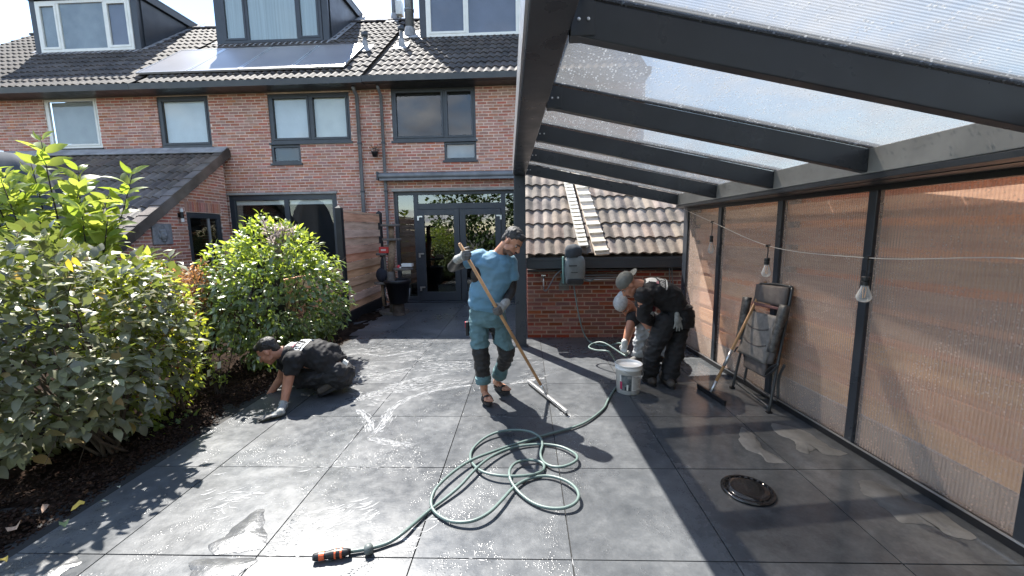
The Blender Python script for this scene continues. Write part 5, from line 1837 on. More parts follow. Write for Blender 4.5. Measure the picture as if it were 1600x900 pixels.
def in_poly(x, y, pg):
    c = False
    for i in range(len(pg)):
        (x1, y1), (x2, y2) = pg[i - 1], pg[i]
        if (y1 > y) != (y2 > y) and x < (x2 - x1) * (y - y1) / (y2 - y1) + x1: c = not c
    return c
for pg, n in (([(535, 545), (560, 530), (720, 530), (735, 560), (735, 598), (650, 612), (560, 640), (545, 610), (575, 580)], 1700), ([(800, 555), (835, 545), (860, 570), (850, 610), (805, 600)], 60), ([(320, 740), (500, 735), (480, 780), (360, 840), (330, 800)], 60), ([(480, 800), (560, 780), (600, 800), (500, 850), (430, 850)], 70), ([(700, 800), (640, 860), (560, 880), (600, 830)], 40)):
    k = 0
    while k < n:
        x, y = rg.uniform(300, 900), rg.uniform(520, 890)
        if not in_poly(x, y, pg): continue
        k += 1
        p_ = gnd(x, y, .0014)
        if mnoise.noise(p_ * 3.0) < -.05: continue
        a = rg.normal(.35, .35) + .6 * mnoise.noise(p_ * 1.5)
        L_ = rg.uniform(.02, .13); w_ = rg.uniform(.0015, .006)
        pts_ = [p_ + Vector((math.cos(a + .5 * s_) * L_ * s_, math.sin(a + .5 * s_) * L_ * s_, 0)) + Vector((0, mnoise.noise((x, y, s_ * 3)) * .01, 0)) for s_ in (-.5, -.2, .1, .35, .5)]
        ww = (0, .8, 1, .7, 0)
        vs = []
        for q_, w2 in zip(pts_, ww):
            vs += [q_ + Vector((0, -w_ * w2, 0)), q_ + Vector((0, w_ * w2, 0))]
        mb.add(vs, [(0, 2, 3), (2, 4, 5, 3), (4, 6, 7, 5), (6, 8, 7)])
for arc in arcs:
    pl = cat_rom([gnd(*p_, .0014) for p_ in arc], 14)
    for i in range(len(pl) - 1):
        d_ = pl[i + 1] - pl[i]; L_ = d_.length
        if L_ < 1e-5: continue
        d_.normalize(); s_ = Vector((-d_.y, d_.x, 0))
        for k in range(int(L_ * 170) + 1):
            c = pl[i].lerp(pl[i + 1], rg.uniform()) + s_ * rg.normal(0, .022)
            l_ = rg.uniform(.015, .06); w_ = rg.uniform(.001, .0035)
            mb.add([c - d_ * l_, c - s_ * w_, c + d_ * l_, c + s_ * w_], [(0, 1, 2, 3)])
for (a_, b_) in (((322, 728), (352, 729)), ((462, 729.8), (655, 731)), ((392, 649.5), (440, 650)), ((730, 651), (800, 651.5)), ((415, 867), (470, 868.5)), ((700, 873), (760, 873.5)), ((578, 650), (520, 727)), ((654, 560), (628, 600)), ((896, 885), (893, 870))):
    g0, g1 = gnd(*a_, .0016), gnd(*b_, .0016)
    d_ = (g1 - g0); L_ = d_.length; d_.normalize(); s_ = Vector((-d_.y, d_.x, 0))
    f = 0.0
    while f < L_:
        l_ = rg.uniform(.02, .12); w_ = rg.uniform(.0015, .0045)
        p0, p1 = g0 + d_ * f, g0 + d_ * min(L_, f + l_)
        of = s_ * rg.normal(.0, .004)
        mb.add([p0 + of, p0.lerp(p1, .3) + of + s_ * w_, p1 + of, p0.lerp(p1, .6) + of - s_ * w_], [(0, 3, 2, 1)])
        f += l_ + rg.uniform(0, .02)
ws = mb.build('water_glare_streaks', m_str, None)
tag(ws, 'pale streaks of water on the tiles with sun glare painted into their colour', 'water streaks', kind='stuff')
tag(o, 'drops and thin lines of water left on the tiles by the squeegee', 'water drops', kind='stuff')


# ------------------------------------------------------------------ floor squeegees
def squeegee(label, top, foot, ha, hb_, r_, blade_h, mat_blade, clamp=True, metal=None, loc=None):
    foot = Vector(foot)
    t = thing('floor_squeegee', label, 'squeegee', foot, 0, 'floor squeegees')
    a, b = Vector(ha) - foot, Vector(hb_) - foot
    top = Vector(top) - foot
    d = (b - a).normalized()
    side = d.cross(Vector((0, 0, 1))).normalized()
    q = MB(); q.obox((a + b) / 2 + Vector((0, 0, .040)), (b - a) / 2, side * .013, Vector((0, 0, .014))); q.build('holder', m_alu if metal else m_black, t, bev=.004)
    q = MB(); q.obox((a + b) / 2 + Vector((0, 0, .015)), (b - a) / 2, side * .006, Vector((0, 0, .013))); q.build('blade', m_black, t)
    hold = (a + b) / 2 + Vector((0, 0, .05))
    dd = (top - hold).normalized()
    p0 = hold + dd * .10
    q = MB(); q.tube([hold, hold + dd * .05, p0 + dd * .02], [.016, .013, .0165], 10); q.build('socket', m_alu, t, smooth=True)
    q = MB(); q.tube([p0, top], r_, 12); q.tube([top, top + dd * .006], [r_, r_ * .55], 12)
    h_ = q.build('handle', m_handle, t, smooth=True)
    if clamp:
        q = MB(); q.tube([p0 + (top - p0) * .17, p0 + (top - p0) * .33], r_ + .0012, 12); q.build('sleeve', m_alu, h_, smooth=True)
    return t


H1, H2 = gnd(826, 601), gnd(886, 650)
P_top = atY(718, 381, 3.42)
sq1 = squeegee('long floor squeegee with an aluminium head held by the man in blue', P_top, (H1 + H2) / 2, H1, H2, .0145, .03, m_black, False, True)
P2a, P2b = gnd(1090, 607), gnd(1133, 635)
P2t = atY(1196, 441, 4.0)
sq2 = squeegee('black floor squeegee with an orange handle leaning against the folded chair', P2t, (P2a + P2b) / 2, P2a, P2b, .0135, .03, m_black, True, False)

# ------------------------------------------------------------------ folded garden chair leaning on the wall
A_, B_ = gnd(1147, 608), gnd(1205, 646)
T_ = atX(1215, 447, 2.31)
cn_ = (B_ - A_).cross(T_ - A_).normalized()
if cn_.x > 0: cn_ = -cn_
CHO = (A_ + B_) / 2
def cp(x, y, off=0.0):
    """a point of the chair's own leaning plane from the enlarged view of the chair"""
    d = ray(1050 + x / 3.7478, 420 + y / 3.75)
    return CO + d * ((A_ - CO).dot(cn_) / d.dot(cn_)) + cn_ * off - CHO
ch = thing('folding_chair', 'folded grey padded garden chair leaning against the veranda wall', 'chair', CHO)
m_cush = MAT('grey_brown_mesh_fabric', (.24, .215, .195), .8, var=.25, vscale=18, bump=.6, bscale=160)
m_cush_d = MAT('dark_brown_mesh_fabric', (.14, .118, .108), .8, var=.2, vscale=18, bump=.6, bscale=160)
m_strap = MAT('faded_red_strap', (.15, .07, .065), .8, var=.2)
m_frame = MAT('dark_grey_tube', (.055, .058, .062), .38, metal=.3, var=.2)
m_arm = MAT('mottled_armrest', (.06, .06, .06), .5, var=.5, vscale=30, col2=(.17, .16, .15), bump=.5, bscale=90)
def pad(name, quad, th, mat, puff=.012, off=0.0, nu=6, nv=8, par=None):
    """a padded panel: front surface bulges between its edges"""
    (p0, p1, p2, p3) = quad     # top-left, top-right, bottom-right, bottom-left in the enlarged view
    q = MB()
    for i in range(nv + 1):
        for j in range(nu + 1):
            u, v = j / nu, i / nv
            x = (p0[0] * (1 - u) + p1[0] * u) * (1 - v) + (p3[0] * (1 - u) + p2[0] * u) * v
            y = (p0[1] * (1 - u) + p1[1] * u) * (1 - v) + (p3[1] * (1 - u) + p2[1] * u) * v
            bulge = puff * (math.sin(math.pi * u) ** .5) * (math.sin(math.pi * v) ** .5)
            q.v.append(tuple(cp(x, y, off + th + bulge)))
    n = (nu + 1) * (nv + 1)
    for i in range(nv + 1):
        for j in range(nu + 1):
            u, v = j / nu, i / nv
            x = (p0[0] * (1 - u) + p1[0] * u) * (1 - v) + (p3[0] * (1 - u) + p2[0] * u) * v
            y = (p0[1] * (1 - u) + p1[1] * u) * (1 - v) + (p3[1] * (1 - u) + p2[1] * u) * v
            q.v.append(tuple(cp(x, y, off)))
    w_ = nu + 1
    for i in range(nv):
        for j in range(nu):
            a = i * w_ + j
            q.f.append((a, a + w_, a + w_ + 1, a + 1)); q.f.append((n + a, n + a + 1, n + a + w_ + 1, n + a + w_))
    for i in range(nv):
        q.f.append((i * w_, n + i * w_, n + (i + 1) * w_, (i + 1) * w_)); a = i * w_ + nu
        q.f.append((a, a + w_, n + a + w_, n + a))
    for j in range(nu):
        q.f.append((j, j + 1, n + j + 1, n + j)); a = nv * w_ + j
        q.f.append((a, n + a, n + a + 1, a + 1))
    q.m = [0] * len(q.f)
    return q.build(name, mat, par or ch, smooth=True, fixn=True)
pad('headrest', ((522, 92), (708, 112), (686, 228), (508, 190)), .03, m_cush_d, .014, .02)
pad('strap', ((506, 196), (684, 236), (676, 250), (503, 214)), .035, m_strap, .004, .03)
pad('back_cushion', ((492, 250), (664, 286), (572, 562), (412, 488)), .036, m_cush, .014, .02, 8, 16)
for sp_ in ([(478, 322), (510, 348), (560, 364), (606, 362)], [(456, 402), (490, 436), (540, 456), (590, 456)]):
    q = MB(); q.tube(cat_rom([cp(x, y, .068) for x, y in sp_], 5), .007, 6); q.build('seam', m_cush_d, ch, smooth=True)
pad('footrest', ((432, 492), (562, 565), (545, 634), (428, 572)), .02, m_cush_d, .006, .0)
pad('side_panel', ((490, 235), (505, 262), (425, 490), (405, 480)), .025, m_cush_d, .004, .01)
pad('side_panel', ((662, 262), (690, 275), (600, 560), (565, 560)), .025, m_cush_d, .004, .01)
def ctube(name, pts, r_, mat=None, off=.0, par=None):
    q = MB(); q.tube(cat_rom([cp(x, y, o_) for (x, y, o_) in pts], 4), r_, 8); return q.build(name, mat or m_frame, par or ch, smooth=True)
pad('armrest', ((690, 214), (724, 226), (640, 500), (612, 492)), .045, m_arm, .012, .05, 4, 10)
pad('armrest', ((458, 168), (492, 172), (438, 420), (418, 412)), .04, m_arm, .012, .04, 4, 10)
ctube('frame', [(520, 92, .01), (470, 250, .01), (405, 500, .01), (360, 700, .01)], .013)
ctube('frame', [(712, 112, .01), (672, 320, .01), (625, 560, .01), (573, 848, .01)], .013)
ctube('frame', [(522, 90, .012), (620, 92, .012), (712, 110, .012)], .012)
ctube('leg', [(425, 500, -.05), (405, 600, -.05), (392, 660, -.06)], .012)
ctube('leg', [(640, 560, -.03), (606, 640, -.03), (590, 760, -.05)], .012)
ctube('leg', [(375, 665, .0), (470, 738, .0), (568, 812, .0)], .013)
ctube('leg', [(395, 640, -.05), (480, 705, -.05), (580, 770, -.05)], .011)
ctube('bracket', [(382, 490, .03), (400, 462, .03), (430, 470, .03), (440, 520, .03)], .008)
ctube('bracket', [(560, 635, .03), (600, 615, .04), (645, 560, .03), (612, 575, .04), (575, 600, .03), (555, 632, .02)], .008)
for (x, y) in ((358, 700), (572, 850)):
    q = MB(); c = cp(x, y, .01); q.obox(c, (.02, 0, 0), (0, .02, 0), (0, 0, .018)); q.build('rubber_foot', m_black, ch)

# ------------------------------------------------------------------ string of bulbs
def glass_clear():
    m = D.materials.new('bulb_glass')
    t, N, L = _nodes(m)
    out = N('ShaderNodeOutputMaterial'); tr = N('ShaderNodeBsdfTransparent'); df = N('ShaderNodeBsdfPrincipled'); mx_ = N('ShaderNodeMixShader')
    df.inputs['Base Color'].default_value = (.82, .80, .76, 1); df.inputs['Roughness'].default_value = .06
    lw = N('ShaderNodeLayerWeight'); lw.inputs['Blend'].default_value = .55
    L(mrange(N, L, lw.outputs['Facing'], 0, 1, .13, .85), mx_.inputs[0]); L(tr.outputs[0], mx_.inputs[1]); L(df.outputs[0], mx_.inputs[2]); L(mx_.outputs[0], out.inputs['Surface'])
    return m
m_bulb = glass_clear()
m_filament = MAT('amber_filament', (.75, .38, .16), .4)
m_cord = MAT('pale_cord', (.45, .42, .38), .6)
q0 = Vector((2.08, 5.62, 1.90))
sp = [q0, atX(1113, 347, 1.86), atX(1200, 384, 1.66), atX(1356, 403, 1.48), atX(1600, 404, 1.36), Vector((1.3, .75, 1.50)), Vector((1.2, -.5, 1.75))]
t = thing('string_lights', 'string of clear pear shaped bulbs hanging along the veranda wall', 'string lights', q0)
q = MB(); q.tube([p_ - q0 for p_ in cat_rom(sp, 8)], .0019, 6); q.build('cord', m_cord, t, smooth=True)
for k, (pt, y0_, ysk, ye) in enumerate(((sp[1], 347, 368, 396), (sp[2], 384, 403, 433), (sp[3], 403, 432, 473))):
    x = project(pt)[0]
    sc_ = (project(pt)[2]) / CAM_F
    zt_ = pt.z; zs_ = pt.z - (ysk - y0_) * sc_; ze = pt.z - (ye - y0_) * sc_
    c = Vector((pt.x, pt.y, 0)) - q0
    Lg = zs_ - ze
    sock = MB().lathe([(.013, zs_ + q0.z * 0), (.017, zs_ - .003), (.017, zs_ - Lg * .16), (.014, zs_ - Lg * .18), (.017, zs_ - Lg * .2), (.017, zs_ - Lg * .34), (.012, zs_ - Lg * .36)], 14, (c.x, c.y, 0)).build('socket', m_black, t)
    MB().tube([(c.x, c.y, zt_ - .0 - q0.z + q0.z), (c.x + .003, c.y, (zt_ + zs_) / 2), (c.x, c.y, zs_ - .002)], .0035, 6).build('drop_cord', m_black, sock)
    MB().obox((c.x, c.y, zt_), (.012, .004, 0), (-.002, .008, 0), (0, 0, .008)).build('clip', m_black, sock)
    z0_ = zs_ - Lg * .35
    Lb = z0_ - ze
    pr = [(.013, z0_), (.0155, z0_ - Lb * .18), (.022, z0_ - Lb * .40), (.0275, z0_ - Lb * .62), (.0285, z0_ - Lb * .74), (.024, z0_ - Lb * .88), (.016, z0_ - Lb * .96), (.010, ze + .0005), (0, ze)]
    MB().lathe(pr, 18, (c.x, c.y, 0)).build('bulb', m_bulb, sock, smooth=True)
    q = MB()
    for s_ in (-1, 1):
        q.tube([(c.x + s_ * .004, c.y, z0_ - Lb * .1), (c.x + s_ * .007, c.y, z0_ - Lb * .3), (c.x + s_ * .004, c.y, z0_ - Lb * .75)], .0016, 5)
    q.build('filament', m_filament, sock)
    for o in [sock] + list(sock.children):
        pass
# lower the pieces from world heights to the thing's own frame
for o in t.children_recursive if hasattr(t, 'children_recursive') else []:
    if o.name.split('.')[0] in ('socket', 'drop_cord', 'clip', 'bulb', 'filament'):
        o.data.transform(Matrix.Translation((0, 0, -q0.z)))

# ------------------------------------------------------------------ hose reel, tap and cable on the shed wall
RY_ = 5.84
c0 = atY(897, 418, RY_)
t = thing('hose_reel', 'grey green hose reel with a crumpled cover mounted on the shed wall', 'hose reel', c0)
m_reel = MAT('reel_plastic', (.15, .165, .165), .4, var=.2, vscale=8)
m_teal = MAT('teal_plastic', (.10, .19, .18), .4)
q = MB()
nR = 26
prof = [(-.24, .10, .05), (-.20, .135, .08), (-.10, .15, .10), (.0, .155, .105), (.10, .15, .10), (.16, .12, .08), (.18, .07, .05)]
for (z, rx, ry) in prof:
    for j in range(nR):
        a = 2 * math.pi * j / nR
        ca, sa = math.cos(a), math.sin(a)
        q.v.append((rx * .95 * abs(ca) ** .6 * (1 if ca > 0 else -1), -.06 + ry * abs(sa) ** .6 * (1 if sa > 0 else -1), z))
for i in range(len(prof) - 1):
    for j in range(nR):
        q.f.append((i * nR + j, i * nR + (j + 1) % nR, (i + 1) * nR + (j + 1) % nR, (i + 1) * nR + j)); q.m.append(0)
q.f.append(tuple(range(nR - 1, -1, -1))); q.f.append(tuple((len(prof) - 1) * nR + j for j in range(nR))); q.m += [0, 0]
q.build('case', m_reel, t, smooth=True)
q = MB(); q.ell((-.02, -.08, .23), (.125, .10, .10)); cov = q.build('crumpled_cover', m_tarp, t, smooth=True)
for v in cov.data.vertices:
    n_ = mnoise.noise(v.co * 16) * .028 + mnoise.noise(v.co * 35) * .012
    v.co += (v.co - Vector((-.02, -.08, .23))).normalized() * n_
MB().box((-.11, -.172, -.22), (.11, -.13, -.15)).build('hose_slot', m_black, t, bev=.01)
MB().box((-.17, -.10, -.22), (-.145, .03, .16)).build('side_plate', m_teal, t, bev=.01)
MB().box((-.09, -.166, .03), (.02, -.160, .045)).build('vent', m_black, t); MB().box((-.06, -.166, -.06), (.03, -.160, -.05)).build('vent', m_black, t)
MB().tube(cat_rom([Vector((.13, -.06, -.17)), Vector((.22, -.05, -.19)), Vector((.27, -.05, -.16))], 4), .012, 8).build('crank', m_grey_pl, t, smooth=True)
# comb of a green leaf rake hanging beneath
c1 = atY(884, 443, 6.12)
t = thing('leaf_rake', 'green plastic rake head hanging under the hose reel', 'rake', c1)
q = MB()
for k in range(11):
    a = -.10 + k * .014
    q.tube([(a * .5, 0, .12), (a, -.02, -.02), (a + .0, -.035, -.10)], .004, 5)
q.build('tines', m_teal, t)
MB().box((-.08, -.02, .10), (.05, .01, .15)).build('head', m_teal, t, bev=.006)
# tap with its short hose
c2 = atY(849, 433, 6.13)
t = thing('garden_tap', 'small metal tap on the shed wall with a pale hose curling to the reel', 'tap', c2)
q = MB(); q.tube([(0, .05, 0), (0, -.06, 0), (0, -.07, -.04), (0, -.07, -.13)], .011, 8); q.build('spout', m_alu, t, smooth=True)
MB().obox((0, -.04, .03), (.03, 0, 0), (0, .008, 0), (0, 0, .01)).build('lever', m_alu, t)
hp2 = [atY(x, y, Y) - c2 for (x, y, Y) in ((849, 446, 6.06), (850, 453, 6.06), (854, 454, 6.05), (860, 444, 6.03), (868, 430, 6.0), (877, 422, 6.0), (886, 419, 6.02))]
MB().tube(cat_rom(hp2, 5), .010, 8).build('short_hose', m_zinc, t, smooth=True)
# coil of grey cable on the corner post
t = thing('cable_coil', 'loop of pale grey cable hanging beside the far corner post', 'cable', atY(1050, 392, 6.0))
o0 = t.location.copy()
for dx in (0, 4):
    pl = [atY(x + dx, y, 6.0 + dx * .005) - o0 for (x, y) in ((1056, 392), (1051, 396), (1047, 410), (1046, 430), (1049, 450), (1053, 470))]
    MB().tube(cat_rom(pl, 4), .008, 6).build('cable', m_zinc, t, smooth=True)

# ------------------------------------------------------------------ scratching post, pot and odds by the doors
m_carpet = MAT('worn_carpet', (.14, .125, .11), .95, var=.3, vscale=20, bump=.6, bscale=120)
m_sisal = MAT('sisal_rope', (.26, .18, .12), .9, var=.3, vscale=30, bump=.7, bscale=150)
Yc = 8.05
def C(x, y, Y=Yc): return atY(x, y, Y)
cb = gnd(616, 489)
Yc = cb.y
ct = thing('scratching_post', 'tall worn cat scratching post with round platforms by the glazed doors', 'cat tree', cb)
q = MB(); n = 22; vs = []
for z in (0, .06):
    for j in range(n):
        a = 2 * math.pi * j / n; r_ = 1 + .12 * mnoise.noise((math.cos(a) * 2, math.sin(a) * 2, 1))
        vs.append((.31 * r_ * math.cos(a), .24 * r_ * math.sin(a), z))
q.add(vs, [(j, (j + 1) % n, n + (j + 1) % n, n + j) for j in range(n)] + [tuple(range(n, 2 * n))]); q.build('base', m_carpet, ct)
def plat(x, y, rpx, label=None):
    c = C(x, y) - cb; r_ = rpx / (CAM_F / Yc)
    q = MB(); q.lathe([(0, -.02), (r_, -.02), (r_ + .006, 0), (r_, .02), (0, .02)], 20, c); return q.build('platform', m_carpet, ct)
plat(610, 352, 14); plat(612, 374, 14); plat(597, 397, 9); plat(630, 420, 15); plat(597, 442, 12)
def pole(xa, ya, xb, yb, r_, m=None, dy=0):
    a, b = C(xa, ya) - cb + Vector((0, dy, 0)), C(xb, yb) - cb + Vector((0, dy, 0))
    q = MB(); q.tube([a, b], r_, 12); q.build('trunk', m or m_sisal, ct, smooth=True)
pole(611, 353, 612, 374, .055); pole(613, 375, 611, 424, .07); pole(611, 424, 616, 488, .08, m_carpet); pole(600, 398, 604, 440, .03, m_carpet); pole(597, 443, 600, 478, .03)
# planter on a stump in front
pp = gnd(624, 492)
pt = thing('stump', 'short dark stump carrying the black plant pot', 'stump', pp)
MB().lathe([(.13, 0), (.11, .05), (.105, .235), (0, .24)], 16).build('wood', MAT('dark_stump', (.07, .055, .045), .9, var=.4, vscale=12, bump=.8), pt)
pt2 = thing('plant_pot', 'large round black plant pot standing on a stump by the doors', 'plant pot', pp + Vector((0, 0, .242)))
MB().lathe([(.15, 0), (.17, .01), (.235, .40), (.26, .402), (.262, .47), (.245, .475), (.235, .43), (.16, .05), (0, .04)], 30).build('pot', m_black, pt2, smooth=True)
MB().lathe([(0, .36), (.222, .36)], 20).build('soil', m_soil, pt2)
for s_ in (-1, 1):
    MB().tube([(s_ * .245, -.03, .30), (s_ * .235, -.05, .15), (s_ * .20, -.02, .03)], .012, 6).build('handle', m_zinc, pt2, smooth=True)
# red box and small things on the platforms
c = C(601, 391); t = thing('red_tin', 'red tin with pale lettering on a scratching post platform', 'tin', c + Vector((0, 0, -.055)))
MB().box((-.095, -.06, 0), (.095, .06, .12)).build('tin', MAT('red_paint', (.55, .03, .03), .4), t, bev=.006)
q = MB()
for k in range(5):
    q.box((-.05 + k * .02, -.0625, .045), (-.038 + k * .02, -.0605, .080))
q.build('lettering', m_white, t)
c = C(635, 414); t = thing('clear_tray', 'clear plastic tray with white contents on the lowest wide platform', 'tray', c + Vector((.02, 0, -.03)))
MB().box((-.10, -.07, 0), (.10, .07, .01)).build('base', m_frost, t); q = MB()
for (a, b, c_, d_) in ((-.10, -.07, .10, -.062), (-.10, .062, .10, .07), (-.10, -.062, -.092, .062), (.092, -.062, .10, .062)): q.box((a, b, .0105), (c_, d_, .06))
q.build('sides', m_frost, t); q = MB(); 
for k in range(9): q.ell((rs.uniform(-.07, .07), rs.uniform(-.04, .04), .025), (.022, .02, .016), nu=8, nv=5)
q.build('contents', m_white, t)
c = C(623, 417); t = thing('red_ball', 'small red ball on the platform beside the clear tray', 'ball', c)
MB().ell((0, 0, 0.0), (.035, .035, .04)).build('ball', MAT('red_rubber', (.6, .05, .06), .4), t, smooth=True)
MB().ell((.04, -.02, -.015), (.022, .022, .022)).build('knob', m_white, t, smooth=True)
# dark folded parasol or bag between the platforms
c = C(590, 432); t = thing('dark_bag', 'dark blue cloth bag slumped on the low side platform', 'bag', c + Vector((.09, 0, -.10)))
q = MB(); q.ell((0, 0, .13), (.12, .10, .15)); q.ell((.03, 0, .33), (.05, .05, .16)); o = q.build('bag', MAT('dark_navy_cloth', (.018, .02, .032), .85, var=.3), t, smooth=True)

# ================================================================== people
from mathutils.bvhtree import BVHTree


class Blob(MB):
    """closed primitives that are fused into one continuous surface"""
    def cap(s, a, b, ra, rb, n=12, flat=(False, False), k=1.0, ref=None):
        a, b = Vector(a), Vector(b)
        z = (b - a)
        L_ = z.length
        z = z.normalized() if L_ > 1e-6 else Vector((0, 0, 1))
        x = z.cross(Vector((0, 0, 1)) if ref is None else Vector(ref))
        if x.length < .05: x = z.cross(Vector((1, 0, 0)))
        x.normalize(); y = z.cross(x)
        Mx = Matrix((x, y * k, z)).transposed()
        pr = []
        if flat[0]: pr += [(ra, 0)]
        else: pr += [(0, -ra)] + [(ra * math.sin(t), -ra * math.cos(t)) for t in (.35, .7, 1.05)] + [(ra, 0)]
        if flat[1]: pr += [(rb, L_)]
        else: pr += [(rb, L_)] + [(rb * math.cos(t), L_ + rb * math.sin(t)) for t in (.5, .85, 1.2)] + [(0, L_ + rb)]
        s.lathe(pr, n, a, M=Mx)
        return s

    def loft(s, secs, n=24, pw=.85):
        vs, fs = [], []
        for (c, ax, ay) in secs:
            c, ax, ay = Vector(c), Vector(ax), Vector(ay)
            for j in range(n):
                t = 2 * math.pi * j / n
                ca, sa = math.cos(t), math.sin(t)
                vs.append(c + ax * (abs(ca) ** pw * (1 if ca > 0 else -1)) + ay * (abs(sa) ** pw * (1 if sa > 0 else -1)))
        k = len(secs)
        for i in range(k - 1):
            for j in range(n):
                fs.append((i * n + j, i * n + (j + 1) % n, (i + 1) * n + (j + 1) % n, (i + 1) * n + j))
        fs.append(tuple(range(n - 1, -1, -1))); fs.append(tuple((k - 1) * n + j for j in range(n)))
        s.add(vs, fs)
        return s

    def fuse(s, name, mat, parent, org, voxel=.008, smooth=4, fold=None, paint=None):
        s.v = [tuple(Vector(v) - org) for v in s.v]
        me = s.mesh('tmp', [])
        import bmesh
        bm = bmesh.new(); bm.from_mesh(me); bmesh.ops.recalc_face_normals(bm, faces=bm.faces[:]); bm.to_mesh(me); bm.free()
        o = D.objects.new('tmp', me); COL.objects.link(o)
        r_ = o.modifiers.new('r', 'REMESH'); r_.mode = 'VOXEL'; r_.voxel_size = voxel; r_.use_smooth_shade = True
        if smooth:
            sm = o.modifiers.new('s', 'SMOOTH'); sm.factor = .5; sm.iterations = smooth
        dg = bpy.context.evaluated_depsgraph_get()
        m2 = D.meshes.new_from_object(o.evaluated_get(dg))
        D.objects.remove(o); D.meshes.remove(me)
        m2.name = name
        m2.materials.clear()
        for mm in (mat if isinstance(mat, list) else [mat]):
            m2.materials.append(mm)
        if fold:
            nv = len(m2.vertices)
            co = np.empty(nv * 3); m2.vertices.foreach_get('co', co); co = co.reshape(-1, 3)
            no = np.empty(nv * 3); m2.vertices.foreach_get('normal', no); no = no.reshape(-1, 3)
            amp, sx, sy, sz = fold
            d = np.array([mnoise.noise((c[0] * sx, c[1] * sy, c[2] * sz)) + .5 * mnoise.noise((c[0] * sx * 2.1 + 9, c[1] * sy * 2.1, c[2] * sz * 2.1)) for c in co])
            d = np.where(d < 0, d * .5, d)
            co += no * (d * amp)[:, None]
            m2.vertices.foreach_set('co', co.ravel())
        m2.polygons.foreach_set('use_smooth', [True] * len(m2.polygons))
        if paint:
            mi = [paint(p_.center + org) for p_ in m2.polygons]
            m2.polygons.foreach_set('material_index', mi)
        m2.update()
        return link(name, m2, parent)


def head_frame(f, u):
    f = Vector(f).normalized(); s = f.cross(Vector(u)).normalized(); u = s.cross(f)
    return f, s, u       # forward, to the person's right, up


def head_prims(b, c, f, s, u, sc=1.0):
    M3 = Matrix((s, f, u)).transposed()
    P = lambda x, y, z: Vector(c) + (s * x + f * y + u * z) * sc
    b.ell(P(0, -.012, .035), (.076 * sc, .096 * sc, .088 * sc), M3)
    b.ell(P(0, .028, -.030), (.060 * sc, .066 * sc, .085 * sc), M3)
    b.ell(P(0, .052, -.088), (.036 * sc, .034 * sc, .028 * sc), M3)            # chin
    b.ell(P(0, .066, .024), (.050 * sc, .022 * sc, .018 * sc), M3)             # brow
    b.cap(P(0, .084, .012), P(0, .108, -.028), .009 * sc, .014 * sc, 8)         # nose
    for k in (-1, 1):
        b.ell(P(k * .012, .096, -.030), (.009 * sc, .011 * sc, .008 * sc), M3, 8, 6)
        b.ell(P(k * .040, .052, -.022), (.022 * sc, .028 * sc, .022 * sc), M3, 10, 7)   # cheek
        b.ell(P(k * .076, -.006, -.008), (.011 * sc, .020 * sc, .032 * sc), M3, 8, 6)    # ear
        b.ell(P(k * .048, .018, -.062), (.018 * sc, .034 * sc, .026 * sc), M3, 8, 6)
    b.ell(P(0, .083, -.057), (.024 * sc, .012 * sc, .007 * sc), M3, 8, 6)        # lips
    b.ell(P(0, .080, -.067), (.020 * sc, .012 * sc, .007 * sc), M3, 8, 6)
    return P, M3


def hand_prims(b, w, f, n, right, curls, thumb=.4, g=.0115, sc=1.0, spread=.04):
    """palm, four fingers with knuckle bends and a thumb from the side of the palm"""
    f = Vector(f).normalized(); n = Vector(n); n = (n - f * n.dot(f)).normalized()
    t = f.cross(n)
    if not right: t = -t
    w = Vector(w)
    M3 = Matrix((t, f, n)).transposed()
    b.ell(w + f * .046 * sc, (.041 * sc, .054 * sc, .017 * sc), M3)
    b.cap(w - f * .02, w + f * .03, .027 * sc, .028 * sc, 10)
    lens = (.072, .080, .074, .058)
    for i in range(4):
        x = (.030 - .020 * i) * sc
        p_ = w + f * ((.088 - (.006 if i in (0, 3) else 0) - (.006 if i == 3 else 0)) * sc) + t * x
        b.cap(w + f * .05 * sc + t * x * .9, p_, g * 1.05, g * 1.05, 8)
        ang = 0
        d0 = (f + t * (spread * (1.5 - i))).normalized()
        for k, frac in enumerate((.46, .30, .24)):
            ang += curls[i] * (1.0, 1.1, .7)[k]
            d = d0 * math.cos(ang) + n * math.sin(ang)
            q = p_ + d * lens[i] * frac * sc
            b.cap(p_, q, g * (1 - .08 * k), g * (.94 - .10 * k), 8)
            p_ = q
    p_ = w + f * .022 * sc + t * .030 * sc + n * .004
    d = (f * .75 + t * .75 + n * thumb).normalized()
    q = p_ + d * .045 * sc; b.cap(p_, q, g * 1.25, g * 1.05, 8)
    d2 = (f * .95 + t * .15 + n * (thumb + .35)).normalized()
    b.cap(q, q + d2 * .032 * sc, g * 1.05, g * .85, 8)


m_skin = MAT('skin_tan', (.46, .23, .145), .5, var=.14, vscale=9, bump=.12, bscale=60, spec=.4)
m_skin2 = MAT('skin_red', (.50, .23, .145), .5, var=.14, vscale=9, bump=.12, bscale=60, spec=.4)
m_lip = MAT('lips', (.33, .12, .10), .5)
m_eye = MAT('eye_white', (.40, .37, .34), .2)
m_iris = MAT('iris_dark', (.02, .015, .01), .15)
m_hair = MAT('hair_dark_grey', (.016, .014, .013), .6, var=.5, vscale=60, col2=(.055, .05, .048), bump=.8, bscale=190)
m_hair2 = MAT('hair_black', (.018, .014, .012), .5, var=.4, vscale=60, bump=.8, bscale=190)
m_stubble = MAT('stubble', (.16, .095, .07), .65, var=.25, vscale=60)
m_blue = MAT('blue_jersey', (.115, .255, .36), .75, var=.12, vscale=6, bump=.25, bscale=160, sheen=.15)
m_blackcloth = MAT('black_cloth', (.011, .010, .011), .8, var=.35, vscale=6, bump=.3, bscale=140)
